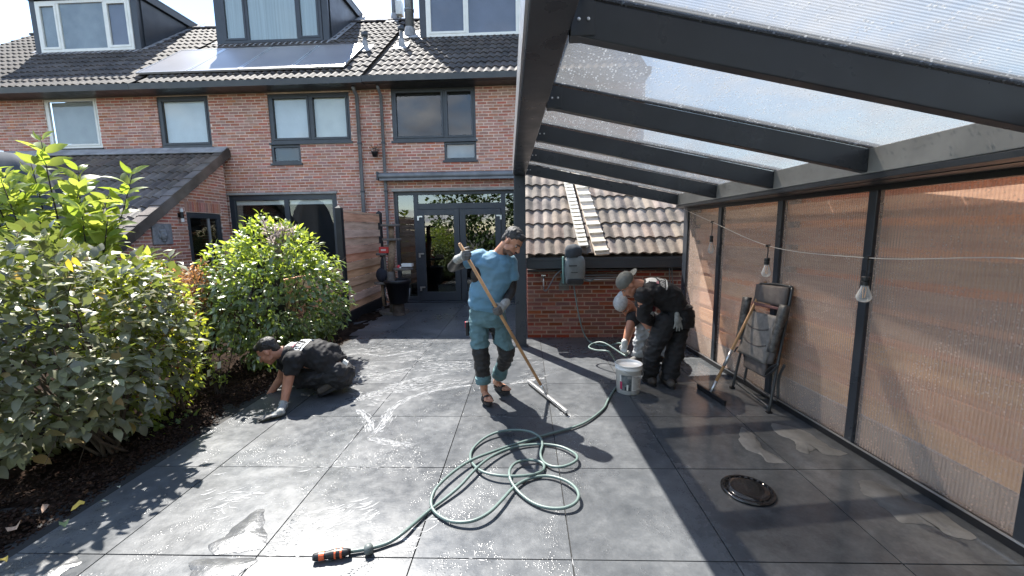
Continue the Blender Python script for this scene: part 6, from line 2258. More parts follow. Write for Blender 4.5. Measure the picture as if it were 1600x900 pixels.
m_blackcloth2 = MAT('charcoal_work_cloth', (.015, .0145, .016), .75, var=.35, vscale=6, bump=.3, bscale=140)
m_sleeve = MAT('black_stretch_sleeve', (.014, .013, .014), .6, var=.3, vscale=8)
m_teal = MAT('teal_work_trousers', (.105, .190, .205), .75, var=.22, vscale=6, bump=.35, bscale=150)
m_glove = MAT('grey_glove', (.33, .33, .31), .8, var=.25, vscale=25, bump=.5, bscale=200)
m_glove_d = MAT('dark_glove_coating', (.11, .105, .10), .6, var=.3, vscale=25, bump=.5, bscale=120)
m_glove_w = MAT('white_glove', (.62, .61, .58), .8, var=.15, vscale=25, bump=.4, bscale=200)
m_rubber = MAT('sandal_rubber', (.018, .018, .019), .6)
m_boot = MAT('worn_work_boot', (.075, .062, .052), .7, var=.4, vscale=14, bump=.5)
m_boot_g = MAT('dusty_grey_boot', (.13, .125, .12), .8, var=.4, vscale=14, bump=.6)
m_ltrs = MAT('light_grey_trousers', (.42, .43, .44), .8, var=.15, vscale=5, bump=.3, bscale=120)
m_cap_g = MAT('olive_grey_cap', (.16, .155, .135), .8, var=.2, vscale=9)
m_cap_l = MAT('light_grey_cap', (.46, .45, .44), .8, var=.25, vscale=24)
m_print = MAT('white_print', (.80, .79, .75), .7)
m_pink = MAT('pink_print', (.60, .22, .25), .7)


def limb(b, pts, rs_, n=12, **k):
    for i in range(len(pts) - 1):
        b.cap(pts[i], pts[i + 1], rs_[i], rs_[i + 1], n)


def face_details(t, P, M3, f, u, org, mat_brow, open_=True, sc=1.0):
    for k in (-1, 1):
        q = MB(); q.ell(P(k * .031, .0725, .006) - org, (.0125 * sc, .011 * sc, .0075 * sc), M3, 10, 7); e = q.build('eye', m_eye, t, smooth=True)
        q = MB(); q.ell(P(k * .031, .0815, .003) - org, (.006 * sc, .004 * sc, .006 * sc), M3, 8, 6); q.build('iris', m_iris, e, smooth=True)
        q = Blob(); q.cap(P(k * .014, .090, .024) - org, P(k * .050, .074, .026) - org, .0055 * sc, .004 * sc, 6); q.build('eyebrow', mat_brow, t, smooth=True)
    q = MB(); q.ell(P(0, .0895, -.060) - org, (.023 * sc, .008 * sc, .008 * sc), M3, 10, 6); q.build('mouth', m_lip, t, smooth=True)


def skinny(mat_a, mat_b, fn):
    return [mat_a, mat_b], fn


def sandal(t, heel, toe, org, mat=m_rubber):
    heel, toe = Vector(heel), Vector(toe)
    d = (toe - heel); L_ = d.length; d.normalize(); s = d.cross(Vector((0, 0, 1)))
    q = MB(); n = 20; vs = []
    for z in (.002, .024):
        for j in range(n):
            a = 2 * math.pi * j / n
            w_ = .044 + .008 * math.cos(a)
            vs.append((heel + toe) / 2 + d * (math.cos(a) * (L_ / 2 + .012)) + s * math.sin(a) * w_ + Vector((0, 0, z)) - org)
    q.add(vs, [(j, (j + 1) % n, n + (j + 1) % n, n + j) for j in range(n)] + [tuple(range(n, 2 * n)), tuple(range(n - 1, -1, -1))])
    sd = q.build('sandal', mat, t, fixn=True)
    c = heel + d * L_ * .66
    q = MB(); vs = []
    for i in range(7):
        a = math.pi * i / 6
        for e in (-.036, .036):
            for off in (0, .006):
                vs.append(c + d * (e - .012 * math.sin(a)) + s * math.cos(a) * (.050 + off) + Vector((0, 0, .014 + math.sin(a) * (.050 + off))) - org)
    fs = []
    for i in range(6):
        a = i * 4; b_ = a + 4
        fs += [(a, b_, b_ + 2, a + 2), (a + 1, a + 3, b_ + 3, b_ + 1), (a, a + 1, b_ + 1, b_), (a + 2, b_ + 2, b_ + 3, a + 3)]
    q.add(vs, fs); q.build('strap', mat, sd, fixn=True, smooth=True)


def foot_prims(b, ank, heel, toe):
    heel, toe, ank = Vector(heel), Vector(toe), Vector(ank)
    d = (toe - heel).normalized(); s = d.cross(Vector((0, 0, 1))); L_ = (toe - heel).length
    up = Vector((0, 0, 1))
    b.cap(ank, heel + up * .055 + d * .03, .038, .036, 10)
    b.cap(heel + up * .052 + d * .03, heel + up * .046 + d * L_ * .55, .030, .032, 10)
    b.cap(heel + up * .044 + d * L_ * .5 - s * .014, heel + up * .040 + d * L_ * .78 - s * .018, .026, .024, 10)
    b.cap(heel + up * .044 + d * L_ * .5 + s * .014, heel + up * .040 + d * L_ * .76 + s * .020, .026, .022, 10)
    for i in range(5):
        x = -.032 + i * .0165
        l = (1.0, .99, .96, .92, .86)[i]
        r_ = (.0125, .0098, .0094, .009, .0085)[i]
        b.cap(heel + d * L_ * .74 + s * x * .9 + up * .036, heel + d * (L_ * l - r_) + s * x + up * (.024 + r_), r_ * 1.1, r_, 8)


def boot(t, ank, heel, toe, mat, org, tilt=0.0):
    heel, toe, ank = Vector(heel), Vector(toe), Vector(ank)
    d = (toe - heel).normalized(); L_ = (toe - heel).length
    up = Vector((0, 0, 1)); s = d.cross(up).normalized(); up = s.cross(d)
    b = Blob()
    b.cap(ank + up * .03, heel + up * .06 + d * .05, .055, .050, 12)
    b.cap(heel + up * .055 + d * .045, heel + up * .058 + d * L_ * .5, .046, .047, 12)
    b.cap(heel + up * .055 + d * L_ * .45, heel + up * .045 + d * (L_ - .05), .046, .043, 12)
    o = b.fuse('boot', mat, t, org, .008, 3, (.004, 30, 30, 30))
    q = MB(); n = 20; vs = []
    for z in (.0, .026):
        for j in range(n):
            a = 2 * math.pi * j / n
            vs.append((heel + toe) / 2 + d * (math.cos(a) * (L_ / 2 + .004)) + s * math.sin(a) * (.048 + .004 * math.cos(a)) + up * z - org)
    q.add(vs, [(j, (j + 1) % n, n + (j + 1) % n, n + j) for j in range(n)] + [tuple(range(n, 2 * n)), tuple(range(n - 1, -1, -1))])
    q.build('sole', m_black, o, fixn=True)
    q = MB()
    for k in range(4):
        c = heel + d * L_ * (.42 + .09 * k) + up * (.108 - .008 * k)
        q.tube([c - s * .03 - up * .012, c + up * .006, c + s * .03 - up * .012], .0035, 5)
    q.build('laces', m_gutter_in, o)
    return o


def print_on(t, obj, org, center, right, up, polys, name, mats, out):
    """flat print laid on the cloth: each polygon is cut fine and dropped onto the surface along -out"""
    me = obj.data
    bv = BVHTree.FromPolygons([v.co for v in me.vertices], [tuple(p_.vertices) for p_ in me.polygons])
    q = MB()
    right, up, out = Vector(right), Vector(up), Vector(out).normalized()
    for (x0, y0, x1, y1, mi) in polys:
        nx_ = max(1, int(abs(x1 - x0) / .016)); ny_ = max(1, int(abs(y1 - y0) / .016))
        grid = []
        for j in range(ny_ + 1):
            for i in range(nx_ + 1):
                p_ = Vector(center) - org + right * (x0 + (x1 - x0) * i / nx_) + up * (y0 + (y1 - y0) * j / ny_)
                hit = bv.ray_cast(p_ + out * .5, -out)
                grid.append(hit[0] + out * (.0025 + .0006 * mi) if hit[0] is not None else None)
        for j in range(ny_):
            for i in range(nx_):
                a = j * (nx_ + 1) + i
                c = [grid[a], grid[a + 1], grid[a + nx_ + 2], grid[a + nx_ + 1]]
                if any(v is None for v in c):
                    continue
                q.add(c, [(0, 1, 2, 3)], mi)
    if q.f:
        return q.build(name, mats, obj)


def back_print(t, obj, org, center, right, up, out, s=1.0):
    po = []
    # a house-shaped emblem above, wide with a sloping side, and one heavy line of lettering with a rule below it
    for k in range(7):
        po.append((-.125 * s + .010 * k * s, (.050 + .014 * k) * s, (.105 - .004 * k) * s, (.064 + .014 * k) * s, 0))
    po.append((.055 * s, .040 * s, .12 * s, .066 * s, 1))
    x = -.155
    glyph = {'M': [(0, 0, .25, 1), (.75, 0, 1, 1), (.25, .45, .5, .85), (.5, .45, .75, .85)], 'A': [(0, 0, .3, .8), (.7, 0, 1, .8), (.2, .8, .8, 1), (.3, .35, .7, .5)],
             'I': [(.35, 0, .7, 1)], 'E': [(0, 0, .3, 1), (.3, .8, .9, 1), (.3, .4, .8, .6), (.3, 0, .9, .2)], 'R': [(0, 0, .3, 1), (.3, .8, .9, 1), (.65, .5, .95, .8), (.3, .4, .8, .55), (.6, 0, .95, .4)],
             'S': [(.05, .8, .95, 1), (.05, .5, .3, .8), (.05, .42, .95, .58), (.7, .2, .95, .42), (.05, 0, .95, .2)]}
    for chx in 'MSREIRA':
        for (a, b, c, d) in glyph[chx]:
            po.append((x * s + a * .036 * s, (-.03 + b * .052) * s, x * s + c * .036 * s, (-.03 + d * .052) * s, 0))
        x += .045
    po.append((-.10 * s, -.062 * s, .16 * s, -.044 * s, 0))
    print_on(t, obj, org, center, right, up, po, 'back_print', [m_print, m_pink], out)


# ---------------------------------------------------------------- the man in the blue jersey
def A(x, y, Y): return atY(x, y, Y)
PG = gnd(772, 625)
man = thing('person', 'man in a blue jersey and teal work trousers pushing a long floor squeegee', 'person', (PG.x, PG.y, 0))
O = Vector((PG.x, PG.y, 0))
pel = A(762, 496, 3.86); wai = A(760, 462, 3.84); che = A(772, 424, 3.85); nek = A(779, 393, 3.85); hed = A(801, 378, 3.76)
Rsh = A(748, 400, 3.86); Rel = A(707, 417, 3.90); Rwr = A(716, 405, 3.60)
Lsh = A(799, 409, 3.86); Lel = A(798, 456, 3.84); Lwr = A(789, 474, 3.69)
Rhp, Lhp = A(748, 500, 3.86), A(776, 500, 3.87)
Rkn, Lkn = A(751, 553, 3.78), A(792, 551, 3.84)
Ran, Lan = A(756, 603, 3.80), A(778, 591, 4.00)
Rhe, Rto = gnd(756, 621), gnd(766, 640)
Lhe, Lto = gnd(773, 607), gnd(803, 624)
for v in (Rhe, Rto, Lhe, Lto): v.z = .024
Rhe.z = Lhe.z = .022
Rto = Rhe + (Rto - Rhe).normalized() * .255; Lto = Lhe + (Lto - Lhe).normalized() * .255
hf_, hs_, hu_ = head_frame((.70, -.50, -.72), (.58, -.22, .78))
b = Blob()
P, M3 = head_prims(b, hed, hf_, hs_, hu_)
limb(b, [nek + Vector((0, 0, -.03)), hed - hu_ * .05 - hf_ * .03], [.062, .056])
sv = (Rsh - Lsh).normalized()
b.loft([(pel, sv * .165, Vector((0, .115, 0))), (wai, sv * .155, Vector((0, .115, 0))), (che, sv * .175, Vector((0, .12, 0))), (nek + Vector((0, 0, -.06)), sv * .14, Vector((0, .08, 0))), (nek, sv * .06, Vector((0, .06, 0)))])
limb(b, [Rsh, Rel, Rwr], [.052, .042, .028]); limb(b, [Lsh, Lel, Lwr], [.052, .042, .028])
limb(b, [Rhp, Rkn, Ran], [.085, .058, .038]); limb(b, [Lhp, Lkn, Lan], [.085, .058, .038])
foot_prims(b, Ran, Rhe, Rto); foot_prims(b, Lan, Lhe, Lto)
cx = (P(0, .06, -.07))
b.fuse('body', [m_skin, m_stubble], man, O, .0062, 2, None, lambda c: 1 if ((c - P(0, .03, -.085)).length < .062 and (c - P(0, .11, -.03)).length > .036) else 0)
face_details(man, P, M3, hf_, hu_, O, m_hair)
# hair cap with an uneven surface
b = Blob()
b.ell(P(0, -.024, .052), (.081, .098, .083), M3); b.ell(P(0, -.070, .0), (.064, .042, .065), M3); b.ell(P(0, .040, .088), (.055, .045, .034), M3)
b.fuse('hair', m_hair, man, O, .006, 3, (.006, 45, 45, 45))
q = MB(); q.ell(P(0, .098, -.046) - O, (.028, .008, .006), M3, 10, 6); q.build('moustache', m_hair, man, smooth=True)
# jersey
b = Blob()
dp_ = Vector((0, .132, 0))
b.loft([(pel + Vector((.0, 0, .075)), sv * .172, dp_ * 1.03), (pel + Vector((0, -.005, .12)), sv * .178, dp_ * 1.08), (wai, sv * .172, dp_ * 1.08), (che + Vector((0, 0, -.05)), sv * .180, dp_ * 1.02), (che + Vector((0, 0, .04)), sv * .185, dp_), (nek + Vector((-.01, 0, -.055)), sv * .165, dp_ * .72), (nek + Vector((-.006, .004, -.018)), sv * .10, dp_ * .58), (nek + Vector((0, .006, .0)), sv * .074, dp_ * .55)])
b.cap(Rsh + Vector((.02, 0, -.01)), Rsh.lerp(Rel, .55), .082, .074, 14, (False, True))
b.cap(Lsh + Vector((-.02, 0, -.01)), Lsh.lerp(Lel, .62), .080, .076, 14, (False, True))
jersey = b.fuse('jersey', m_blue, man, O, .0075, 3, (.017, 9, 9, 13))
b = Blob(); c0_ = A(742, 428, 3.83); c1_ = A(736, 446, 3.83)
b.ell(A(745, 430, 3.80), (.060, .085, .088)); 
b.fuse('side_panel', m_sleeve, man, O, .008, 3)
q = MB(); n = 26; pl = []
for j in range(n):
    a = 2 * math.pi * j / n
    pl.append(nek + Vector((-.004, .008, -.006)) + sv * math.cos(a) * .083 + Vector((0, .078, 0)) * math.sin(a) + Vector((0, 0, -.022 * (1 - math.sin(a)) * .5)) - O)
q.tube(pl, .008, 6, closed=True); q.build('collar', m_blue, jersey, smooth=True)
# black undersleeves
b = Blob(); limb(b, [Rsh.lerp(Rel, .45), Rel, Rwr], [.056, .050, .035]); b.fuse('undersleeve', m_sleeve, man, O, .007, 3, (.006, 12, 12, 12))
b = Blob(); limb(b, [Lsh.lerp(Lel, .5), Lel, Lwr], [.058, .050, .035]); b.fuse('undersleeve', m_sleeve, man, O, .007, 3, (.006, 12, 12, 12))
# gloves closed round the handle
HP0 = (H1 + H2) / 2 + Vector((0, 0, .05)); hd3 = (P_top - HP0).normalized()
def on_handle(P_):
    return HP0 + hd3 * (P_ - HP0).dot(hd3)
def grip(name, wr, Pt, right, mat, mat2, palm):
    hp_ = on_handle(Pt)
    f = (hp_ - wr); 
    n_ = Vector(palm)
    f = f.normalized()
    w_ = hp_ - f * .085 - n_.normalized() * .028
    b = Blob(); hand_prims(b, w_, f, n_, right, (1.05, 1.1, 1.1, 1.1), .55, .0125, 1.02, .0)
    b.cap(wr, w_, .036, .033, 10)
    b.cap(wr - f * .02, wr + f * .025, .041, .040, 12)
    pc = w_ + f * .05
    return b.fuse(name, [mat, mat2], man, O, .0042, 2, None, lambda c: 1 if (c - w_).dot(f) > .055 else 0)
RH = A(726, 399, 3.48); LH = A(781, 483, 3.60)
grip('glove', Rwr, RH, True, m_glove, m_glove_d, (.25, .9, -.1))
grip('glove', Lwr, LH, False, m_glove, m_glove_d, (-.3, .85, .1))
# trousers
b = Blob()
b.loft([(pel + Vector((0, 0, .10)), sv * .168, Vector((0, .125, 0))), (pel + Vector((0, 0, .02)), sv * .178, Vector((0, .135, 0))), (pel + Vector((0, .01, -.08)), sv * .165, Vector((0, .13, 0)))])
b.cap(Rhp + Vector((0, 0, .0)), Rkn, .100, .078, 14); b.cap(Rkn, Rkn.lerp(Ran, .80), .078, .068, 14, (False, True))
b.cap(Lhp, Lkn, .100, .078, 14); b.cap(Lkn, Lkn.lerp(Lan, .80), .078, .068, 14, (False, True))
def tp(c):
    for (k, an, hp_) in ((Rkn, Ran, Rhp), (Lkn, Lan, Lhp)):
        ax = (an - k).normalized(); al = (c - k).dot(ax); rad_ = ((c - k) - ax * al).length
        if rad_ < .13 and -.07 < al < .21 and (c - k).y < .03:
            return 1
    cc = A(767, 515, 3.8)
    if abs(c.x - cc.x - .01) < .035 - (cc.z + .02 - c.z) * .1 and -.10 < c.z - cc.z < .03 and c.y < 3.86: return 1
    return 0
b.fuse('trousers', [m_teal, m_sleeve], man, O, .0075, 3, (.017, 11, 11, 22), tp)
for (k, an) in ((Rkn, Ran), (Lkn, Lan)):
    b = Blob(); ax = (an - k)
    b.cap(k + ax * .70, k + ax * .90, .078, .076, 16, (True, True)); b.fuse('rolled_cuff', m_teal, man, O, .007, 2, (.008, 12, 12, 25))
q = MB(); pk = A(731, 510, 3.84); q.box(pk - O - Vector((.02, .03, .09)), pk - O + Vector((.012, .03, .05)), 0); q.build('leg_pocket', m_sleeve, man, bev=.01)
q = MB(); q.box(pk - O - Vector((.026, .02, .01)), pk - O + Vector((-.016, .02, .045)), 0); q.build('red_tag', MAT('red_tag', (.5, .05, .07), .6), man)
sandal(man, Rhe, Rto, O); sandal(man, Lhe, Lto, O)

# ---------------------------------------------------------------- the kneeling man by the bed
PG = gnd(505, 612); O = Vector((PG.x, PG.y, 0))
kn = thing('person', 'dark haired man in black crouching at the kerb with one gloved hand on the tiles', 'person', O)
Yk = 3.86
hed = A(419, 549, 3.78); nek = A(446, 550, 3.86); che = A(470, 553, 3.92); wai = A(512, 562, 3.98); pel = A(530, 582, 4.02)
Lsh = A(456, 562, 3.72); Lel = A(449, 602, 3.66); Lwr = A(443, 634, 3.58)
Rsh = A(450, 556, 4.10); Rel = A(440, 590, 4.10); Rwr = A(420, 618, 4.0)
Lhp = A(526, 582, 3.92); Lkn = A(468, 592, 3.88); Lan = A(518, 600, 3.99)
Rhp = A(528, 582, 4.14); Rkn = A(462, 588, 4.16); Ran = A(512, 596, 4.18)
hf_, hs_, hu_ = head_frame((-.72, -.25, -.62), (-.55, -.1, .75))
b = Blob(); P, M3 = head_prims(b, hed, hf_, hs_, hu_)
limb(b, [nek, hed - hu_ * .05 - hf_ * .03], [.064, .058])
ax_ = (che - wai).normalized()
sv = Vector((0, -1, .05)).normalized()
dv = ax_.cross(sv).normalized()
if dv.z < 0: dv = -dv
b.loft([(pel, sv * .16, dv * .11), (wai, sv * .15, dv * .11), (che, sv * .17, dv * .115), (nek + ax_ * -.02, sv * .10, dv * .07)])
limb(b, [Lsh, Lel, Lwr], [.056, .046, .031]); limb(b, [Rsh, Rel, Rwr], [.056, .046, .031])
limb(b, [Lhp, Lkn, Lan], [.085, .06, .04]); limb(b, [Rhp, Rkn, Ran], [.085, .06, .04])
b.fuse('body', m_skin2, kn, O, .007, 2)
face_details(kn, P, M3, hf_, hu_, O, m_hair2)
b = Blob(); b.ell(P(0, -.026, .050), (.082, .100, .084), M3); b.ell(P(0, -.072, -.004), (.066, .042, .062), M3); b.ell(P(0, .040, .086), (.055, .045, .034), M3)
b.fuse('hair', m_hair2, kn, O, .006, 3, (.006, 45, 45, 45))
b = Blob()
tm = wai.lerp(che, .5) + dv * .035
b.loft([(pel + Vector((.0, 0, .04)), sv * .185, dv * .125), (wai + dv * .01, sv * .185, dv * .14), (tm, sv * .19, dv * .14), (che + dv * .01, sv * .19, dv * .135), (nek - ax_ * .035, sv * .15, dv * .10), (nek - ax_ * .0, sv * .075, dv * .07)])
b.ell(Lsh, (.08,) * 3); b.ell(Rsh, (.08,) * 3); b.cap(Lsh + Vector((.03, .02, .0)), Lsh.lerp(Lel, .58), .085, .072, 14, (False, True)); b.cap(Rsh + Vector((.02, -.02, 0)), Rsh.lerp(Rel, .58), .085, .072, 14, (False, True))
tee = b.fuse('t_shirt', m_blackcloth, kn, O, .008, 3, (.024, 17, 9, 13))
rt = Vector((0, 1, 0))
back_print(kn, tee, O, che + ax_ * -.02, Vector((0, -1, 0)), ax_, dv * .9 + Vector((0, -.35, .2)), .92)
b = Blob()
b.ell(pel + Vector((.01, 0, -.02)), (.14, .18, .14)); b.cap(Lhp, Lkn, .105, .085, 14); b.cap(Lkn, Lan, .082, .066, 14, (False, True)); b.cap(Rhp, Rkn, .105, .085, 14); b.cap(Rkn, Ran, .082, .066, 14, (False, True))
b.fuse('trousers', m_blackcloth2, kn, O, .008, 3, (.024, 13, 13, 20))
boot(kn, A(524, 602, 3.93), A(538, 600, 3.96), Vector((gnd(498, 621).x, gnd(498, 621).y, .01)), m_boot, O); boot(kn, Ran, Ran + Vector((.05, .02, -.06)), Ran + Vector((-.20, -.04, -.09)), m_boot, O)
b = Blob(); gp = gnd(437, 647, .03); tipg = gnd(404, 656, .02)
fdir = (tipg - gp).normalized()
hand_prims(b, gp + Vector((0, 0, .01)), fdir, (0, 0, -1), False, (.05, .03, .05, .08), .1, .0120, 1.02, .05)
b.cap(Lwr, gp + Vector((0, 0, .015)), .037, .034, 12); b.cap(Lwr + Vector((0, 0, .02)), Lwr, .040, .040, 12)
b.fuse('glove', [m_glove, m_glove_d], kn, O, .0042, 2, None, lambda c: 1 if (c - gp).dot(fdir) > .06 else 0)
b = Blob(); hand_prims(b, Rwr, (-.5, -.2, -.7), (.3, .1, -.5), True, (.4, .4, .45, .5), .3, .012); b.fuse('glove', m_glove, kn, O, .0045, 2)
q = MB(); q.tube([Lwr + Vector((.036 * math.cos(2 * math.pi * j / 14), .036 * math.sin(2 * math.pi * j / 14), .022)) - O for j in range(14)], .005, 6, closed=True); q.build('wristband', m_glove_w, kn)
q = MB(); c = A(540, 566, 3.9) - O; q.obox(c, (.02, 0, -.015), (0, .012, 0), (.006, 0, .016)); q.build('shirt_label', m_print, kn)

# ---------------------------------------------------------------- the man bending over
PG = gnd(1030, 604); O = Vector((PG.x, PG.y, 0))
bd = thing('person', 'man in black bent forward with a backwards grey cap and gloves in his back pockets', 'person', O)
Yb = 4.28
hed = A(981, 445, 4.22); nek = A(1001, 446, 4.24); che = A(1018, 455, 4.26); wai = A(1048, 472, 4.27); pel = A(1058, 494, 4.28)
Lsh = A(1004, 462, 4.08); Lel = A(1005, 496, 4.14); Lwr = A(1022, 505, 4.34)
Rsh = A(1006, 452, 4.44); Rel = A(1000, 492, 4.50); Rwr = A(1016, 516, 4.46)
Lhp = A(1040, 504, 4.20); Lkn = A(1020, 548, 4.22); Lan = A(1014, 590, 4.28)
Rhp = A(1062, 504, 4.34); Rkn = A(1054, 548, 4.26); Ran = A(1044, 594, 4.22)
hf_, hs_, hu_ = head_frame((-.55, -.10, -.83), (-.78, -.12, .55))
b = Blob(); P, M3 = head_prims(b, hed, hf_, hs_, hu_)
limb(b, [nek, hed - hu_ * .05 - hf_ * .03], [.064, .058])
ax_ = (che - wai).normalized(); sv = Vector((0, -1, 0)); dv = ax_.cross(sv).normalized()
if dv.z < 0: dv = -dv
b.loft([(pel, sv * .155, Vector((.11, 0, 0))), (wai, sv * .15, dv * .11), (che, sv * .17, dv * .115), (nek + ax_ * -.02, sv * .10, dv * .07)])
limb(b, [Lsh, Lel, Lwr], [.056, .046, .031]); limb(b, [Rsh, Rel, Rwr], [.056, .046, .031])
limb(b, [Lhp, Lkn, Lan], [.085, .06, .04]); limb(b, [Rhp, Rkn, Ran], [.085, .06, .04])
b.fuse('body', m_skin2, bd, O, .007, 2)
face_details(bd, P, M3, hf_, hu_, O, m_hair2)
b = Blob(); b.ell(P(0, -.018, .056), (.088, .106, .082), M3); cp_ = b.fuse('cap', m_cap_g, bd, O, .006, 2, (.003, 30, 30, 30))
q = MB(); n = 12; vs = []
for e in (0, 1):
    for j in range(n + 1):
        a = math.pi * j / n
        vs.append(P(.078 * math.cos(a), -.10 - .085 * math.sin(a), .045 - .02 * math.sin(a) + .012 * abs(math.cos(a)) * -1 + e * .006) - O)
q.add(vs, [tuple(range(n, -1, -1)), tuple(range(n + 1, 2 * n + 2))] + [(j, j + 1, n + 2 + j, n + 1 + j) for j in range(n)]); q.build('cap_peak', m_cap_g, cp_, fixn=True)
b = Blob()
tm = wai.lerp(che, .5) + dv * .03
b.loft([(wai + (pel - wai) * .55 + Vector((.0, 0, 0)), sv * .178, (dv + Vector((.5, 0, 0))).normalized() * .14), (wai + dv * .02, sv * .178, dv * .145), (tm, sv * .19, dv * .145), (che + dv * .015, sv * .20, dv * .14), (nek - ax_ * .035, sv * .16, dv * .105), (nek, sv * .078, dv * .072)])
b.ell(Lsh, (.080,) * 3); b.ell(Rsh, (.082,) * 3); b.cap(Lel, Lel.lerp(Lwr, .8), .062, .050, 12, (False, True)); b.cap(Lsh + Vector((.04, .03, -.01)), Lsh.lerp(Lel, .97), .084, .066, 14, (False, True)); b.cap(Rsh + Vector((.03, -.03, -.01)), Rsh.lerp(Rel, .7), .09, .075, 14, (False, True))
tee = b.fuse('t_shirt', m_blackcloth, bd, O, .008, 3, (.020, 12, 7, 17))
back_print(bd, tee, O, che + dv * .0 - ax_ * .01, Vector((0, -1, 0)), ax_, dv * .8 + Vector((0, -.5, .1)), .92)
b = Blob()
b.loft([(pel + Vector((-.01, 0, .10)), sv * .165, Vector((.135, 0, 0))), (pel + Vector((.005, 0, .0)), sv * .18, Vector((.15, 0, 0))), (pel + Vector((-.005, 0, -.10)), sv * .175, Vector((.145, 0, 0)))])
b.cap(Lhp, Lkn, .112, .092, 14); b.cap(Lkn, Lan, .092, .084, 14, (False, True)); b.cap(Rhp, Rkn, .112, .092, 14); b.cap(Rkn, Ran, .092, .084, 14, (False, True))
b.fuse('trousers', m_blackcloth2, bd, O, .008, 3, (.021, 10, 10, 20))
q = MB(); q.tube([pel + Vector((-.01, 0, .105)) + sv * .172 * math.cos(2 * math.pi * j / 24) + Vector((.142, 0, 0)) * math.sin(2 * math.pi * j / 24) - O for j in range(24)], .014, 6, closed=True); q.build('belt', m_sleeve, bd, smooth=True)
boot(bd, Lan, gnd(1004, 592), gnd(1024, 605), m_boot, O); boot(bd, Ran, gnd(1033, 592), gnd(1052, 609), m_boot, O)
for (px, py, Y, mt, lb) in ((1058, 494, 4.10, m_glove, 'pale glove hanging from the near back pocket'), (1082, 490, 4.30, m_glove_d, 'dark glove hanging from the far back pocket')):
    b = Blob(); c = A(px, py, Y)
    hand_prims(b, c, (.12, -.10, -1), (-.2, 1, 0) if px < 1070 else (-1, .1, 0), True, (.10, .15, .12, .2), .1, .0105, .92, .18)
    g_ = b.fuse('spare_glove', mt, bd, O, .0042, 2); g_['label'] = lb
b = Blob(); hand_prims(b, Lwr, (.6, .1, -.5), (-.3, .3, -.7), False, (.6, .6, .6, .6), .3, .012); b.fuse('glove', m_glove, bd, O, .0045, 2)
b = Blob(); hand_prims(b, Rwr, (.6, .1, -.5), (-.3, -.3, -.7), True, (.6, .6, .6, .6), .3, .012); b.fuse('glove', m_glove, bd, O, .0045, 2)

# ---------------------------------------------------------------- the squatting man behind him
PG = gnd(1000, 572); O = Vector((PG.x, PG.y, 0))
sqm = thing('person', 'man in a light grey cap squatting behind the bent man and reaching for the hose', 'person', O)
Ys = O.y + .12
hed = A(975, 477, Ys - .12); nek = A(994, 486, Ys - .04); che = A(1012, 500, Ys); wai = A(1036, 526, Ys + .06); pel = A(1044, 544, Ys + .08)
Lsh = A(988, 497, Ys - .16); Lel = A(981, 520, Ys - .24); Lwr = A(976, 538, Ys - .28)
Rsh = A(1004, 495, Ys + .17); Rel = A(985, 516, Ys + .22); Rwr = A(978, 538, Ys + .05)
Lhp = A(1044, 546, Ys - .02); Lkn = A(1004, 512, Ys - .10); Lan = A(997, 556, Ys - .02)
Rhp = A(1046, 546, Ys + .17); Rkn = A(1034, 518, Ys + .24); Ran = A(1032, 556, Ys + .16)
hf_, hs_, hu_ = head_frame((-.10, -.40, -.90), (-.72, -.35, .45))
b = Blob(); P, M3 = head_prims(b, hed, hf_, hs_, hu_)
limb(b, [nek, hed - hu_ * .05 - hf_ * .03], [.062, .056])
ax_ = (che - wai).normalized(); sv = Vector((0, -1, 0)); dv = ax_.cross(sv).normalized()
if dv.z < 0: dv = -dv
b.loft([(pel, sv * .15, dv * .11), (wai, sv * .145, dv * .11), (che, sv * .165, dv * .115), (nek + ax_ * -.02, sv * .10, dv * .07)])
limb(b, [Lsh, Lel, Lwr], [.054, .044, .030]); limb(b, [Rsh, Rel, Rwr], [.054, .044, .030])
limb(b, [Lhp, Lkn, Lan], [.08, .058, .04]); limb(b, [Rhp, Rkn, Ran], [.08, .058, .04])
b.fuse('body', m_skin2, sqm, O, .007, 2)
face_details(sqm, P, M3, hf_, hu_, O, m_hair2)
b = Blob(); b.ell(P(0, -.018, .058), (.088, .106, .082), M3); cp_ = b.fuse('cap', m_cap_l, sqm, O, .006, 2, (.003, 30, 30, 30))
q = MB(); vs = []; n = 12
for e in (0, 1):
    for j in range(n + 1):
        a = math.pi * j / n
        vs.append(P(.074 * math.cos(a), -.10 - .07 * math.sin(a), .045 - .01 * math.sin(a) + e * .006) - O)
q.add(vs, [tuple(range(n, -1, -1)), tuple(range(n + 1, 2 * n + 2))] + [(j, j + 1, n + 2 + j, n + 1 + j) for j in range(n)]); q.build('cap_peak', m_cap_l, cp_, fixn=True)
b = Blob()
b.loft([(pel + Vector((0, 0, .02)), sv * .17, dv * .13), (wai, sv * .17, dv * .135), (che, sv * .185, dv * .135), (nek - ax_ * .035, sv * .15, dv * .10), (nek, sv * .075, dv * .07)])
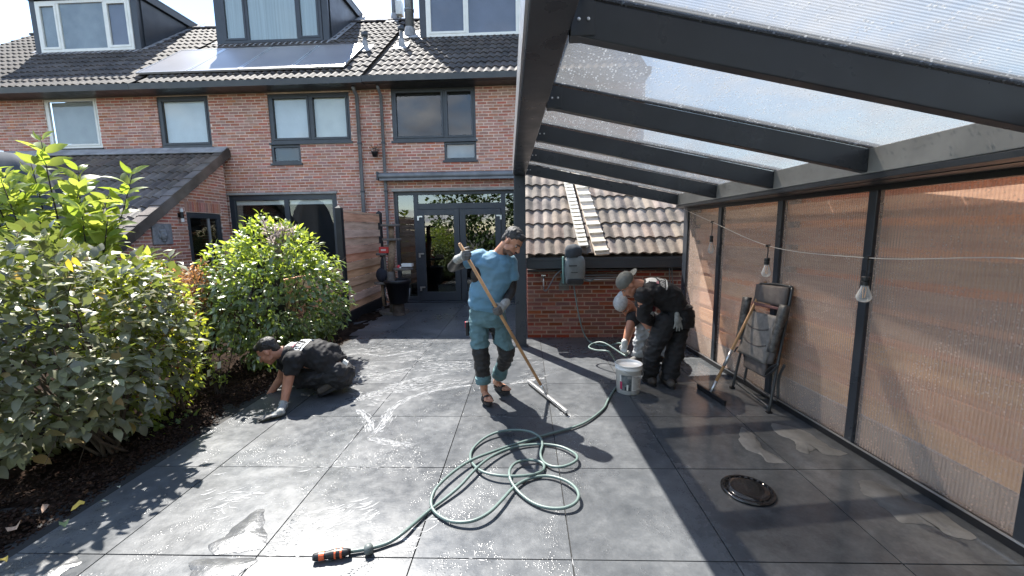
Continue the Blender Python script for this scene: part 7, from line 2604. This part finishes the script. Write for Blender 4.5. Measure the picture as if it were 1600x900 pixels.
b.ell(Lsh, (.076,) * 3); b.ell(Rsh, (.076,) * 3); b.cap(Lsh + Vector((.03, .03, 0)), Lsh.lerp(Lel, .35), .078, .068, 14, (False, True)); b.cap(Rsh + Vector((.03, -.03, 0)), Rsh.lerp(Rel, .4), .078, .068, 14, (False, True))
b.fuse('t_shirt', m_blackcloth2, sqm, O, .008, 3, (.015, 9, 6, 11))
b = Blob()
b.ell(pel, (.13, .17, .13)); b.cap(Lhp, Lkn, .10, .078, 14); b.cap(Lkn, Lan, .078, .070, 14, (False, True)); b.cap(Rhp, Rkn, .10, .078, 14); b.cap(Rkn, Ran, .078, .070, 14, (False, True))
b.fuse('trousers', m_ltrs, sqm, O, .008, 3, (.026, 13, 13, 18))
boot(sqm, Lan, Vector((Lan.x + .05, Lan.y + .04, 0)), Vector((Lan.x - .16, Lan.y - .12, 0)), m_boot_g, O); boot(sqm, Ran, Vector((Ran.x + .04, Ran.y + .04, 0)), Vector((Ran.x - .16, Ran.y - .12, 0)), m_boot_g, O)
b = Blob(); hand_prims(b, Lwr, (-.08, .05, -1), (.5, .6, 0), False, (.75, .8, .8, .8), .4, .0115); b.cap(Lwr + Vector((0, 0, .03)), Lwr, .038, .036, 12)
b.fuse('glove', m_glove_w, sqm, O, .0042, 2)
b = Blob(); hand_prims(b, Rwr, (-.2, -.3, -1), (.5, -.4, 0), True, (.75, .8, .8, .8), .4, .0115); b.fuse('glove', m_glove_w, sqm, O, .0045, 2)
# what he carries: a white and red cloth tucked under the arm
c = A(1018, 482, 4.36)
t = thing('cloth_bundle', 'small white and dark red cloth tucked beside the bent man\'s elbow', 'cloth', c - Vector((0, 0, .07)))
b = Blob(); b.ell(c + Vector((-.03, 0, .05)), (.04, .03, .06)); b.ell(c + Vector((0, 0, -.05)), (.035, .03, .04)); b.fuse('white_cloth', m_print, t, c - Vector((0, 0, .07)), .006, 2, (.01, 30, 30, 30))
b = Blob(); b.ell(c + Vector((.01, 0, .0)), (.035, .034, .045)); b.fuse('red_cloth', MAT('dark_red_cloth', (.30, .035, .05), .8), t, c - Vector((0, 0, .07)), .006, 2, (.008, 30, 30, 30))
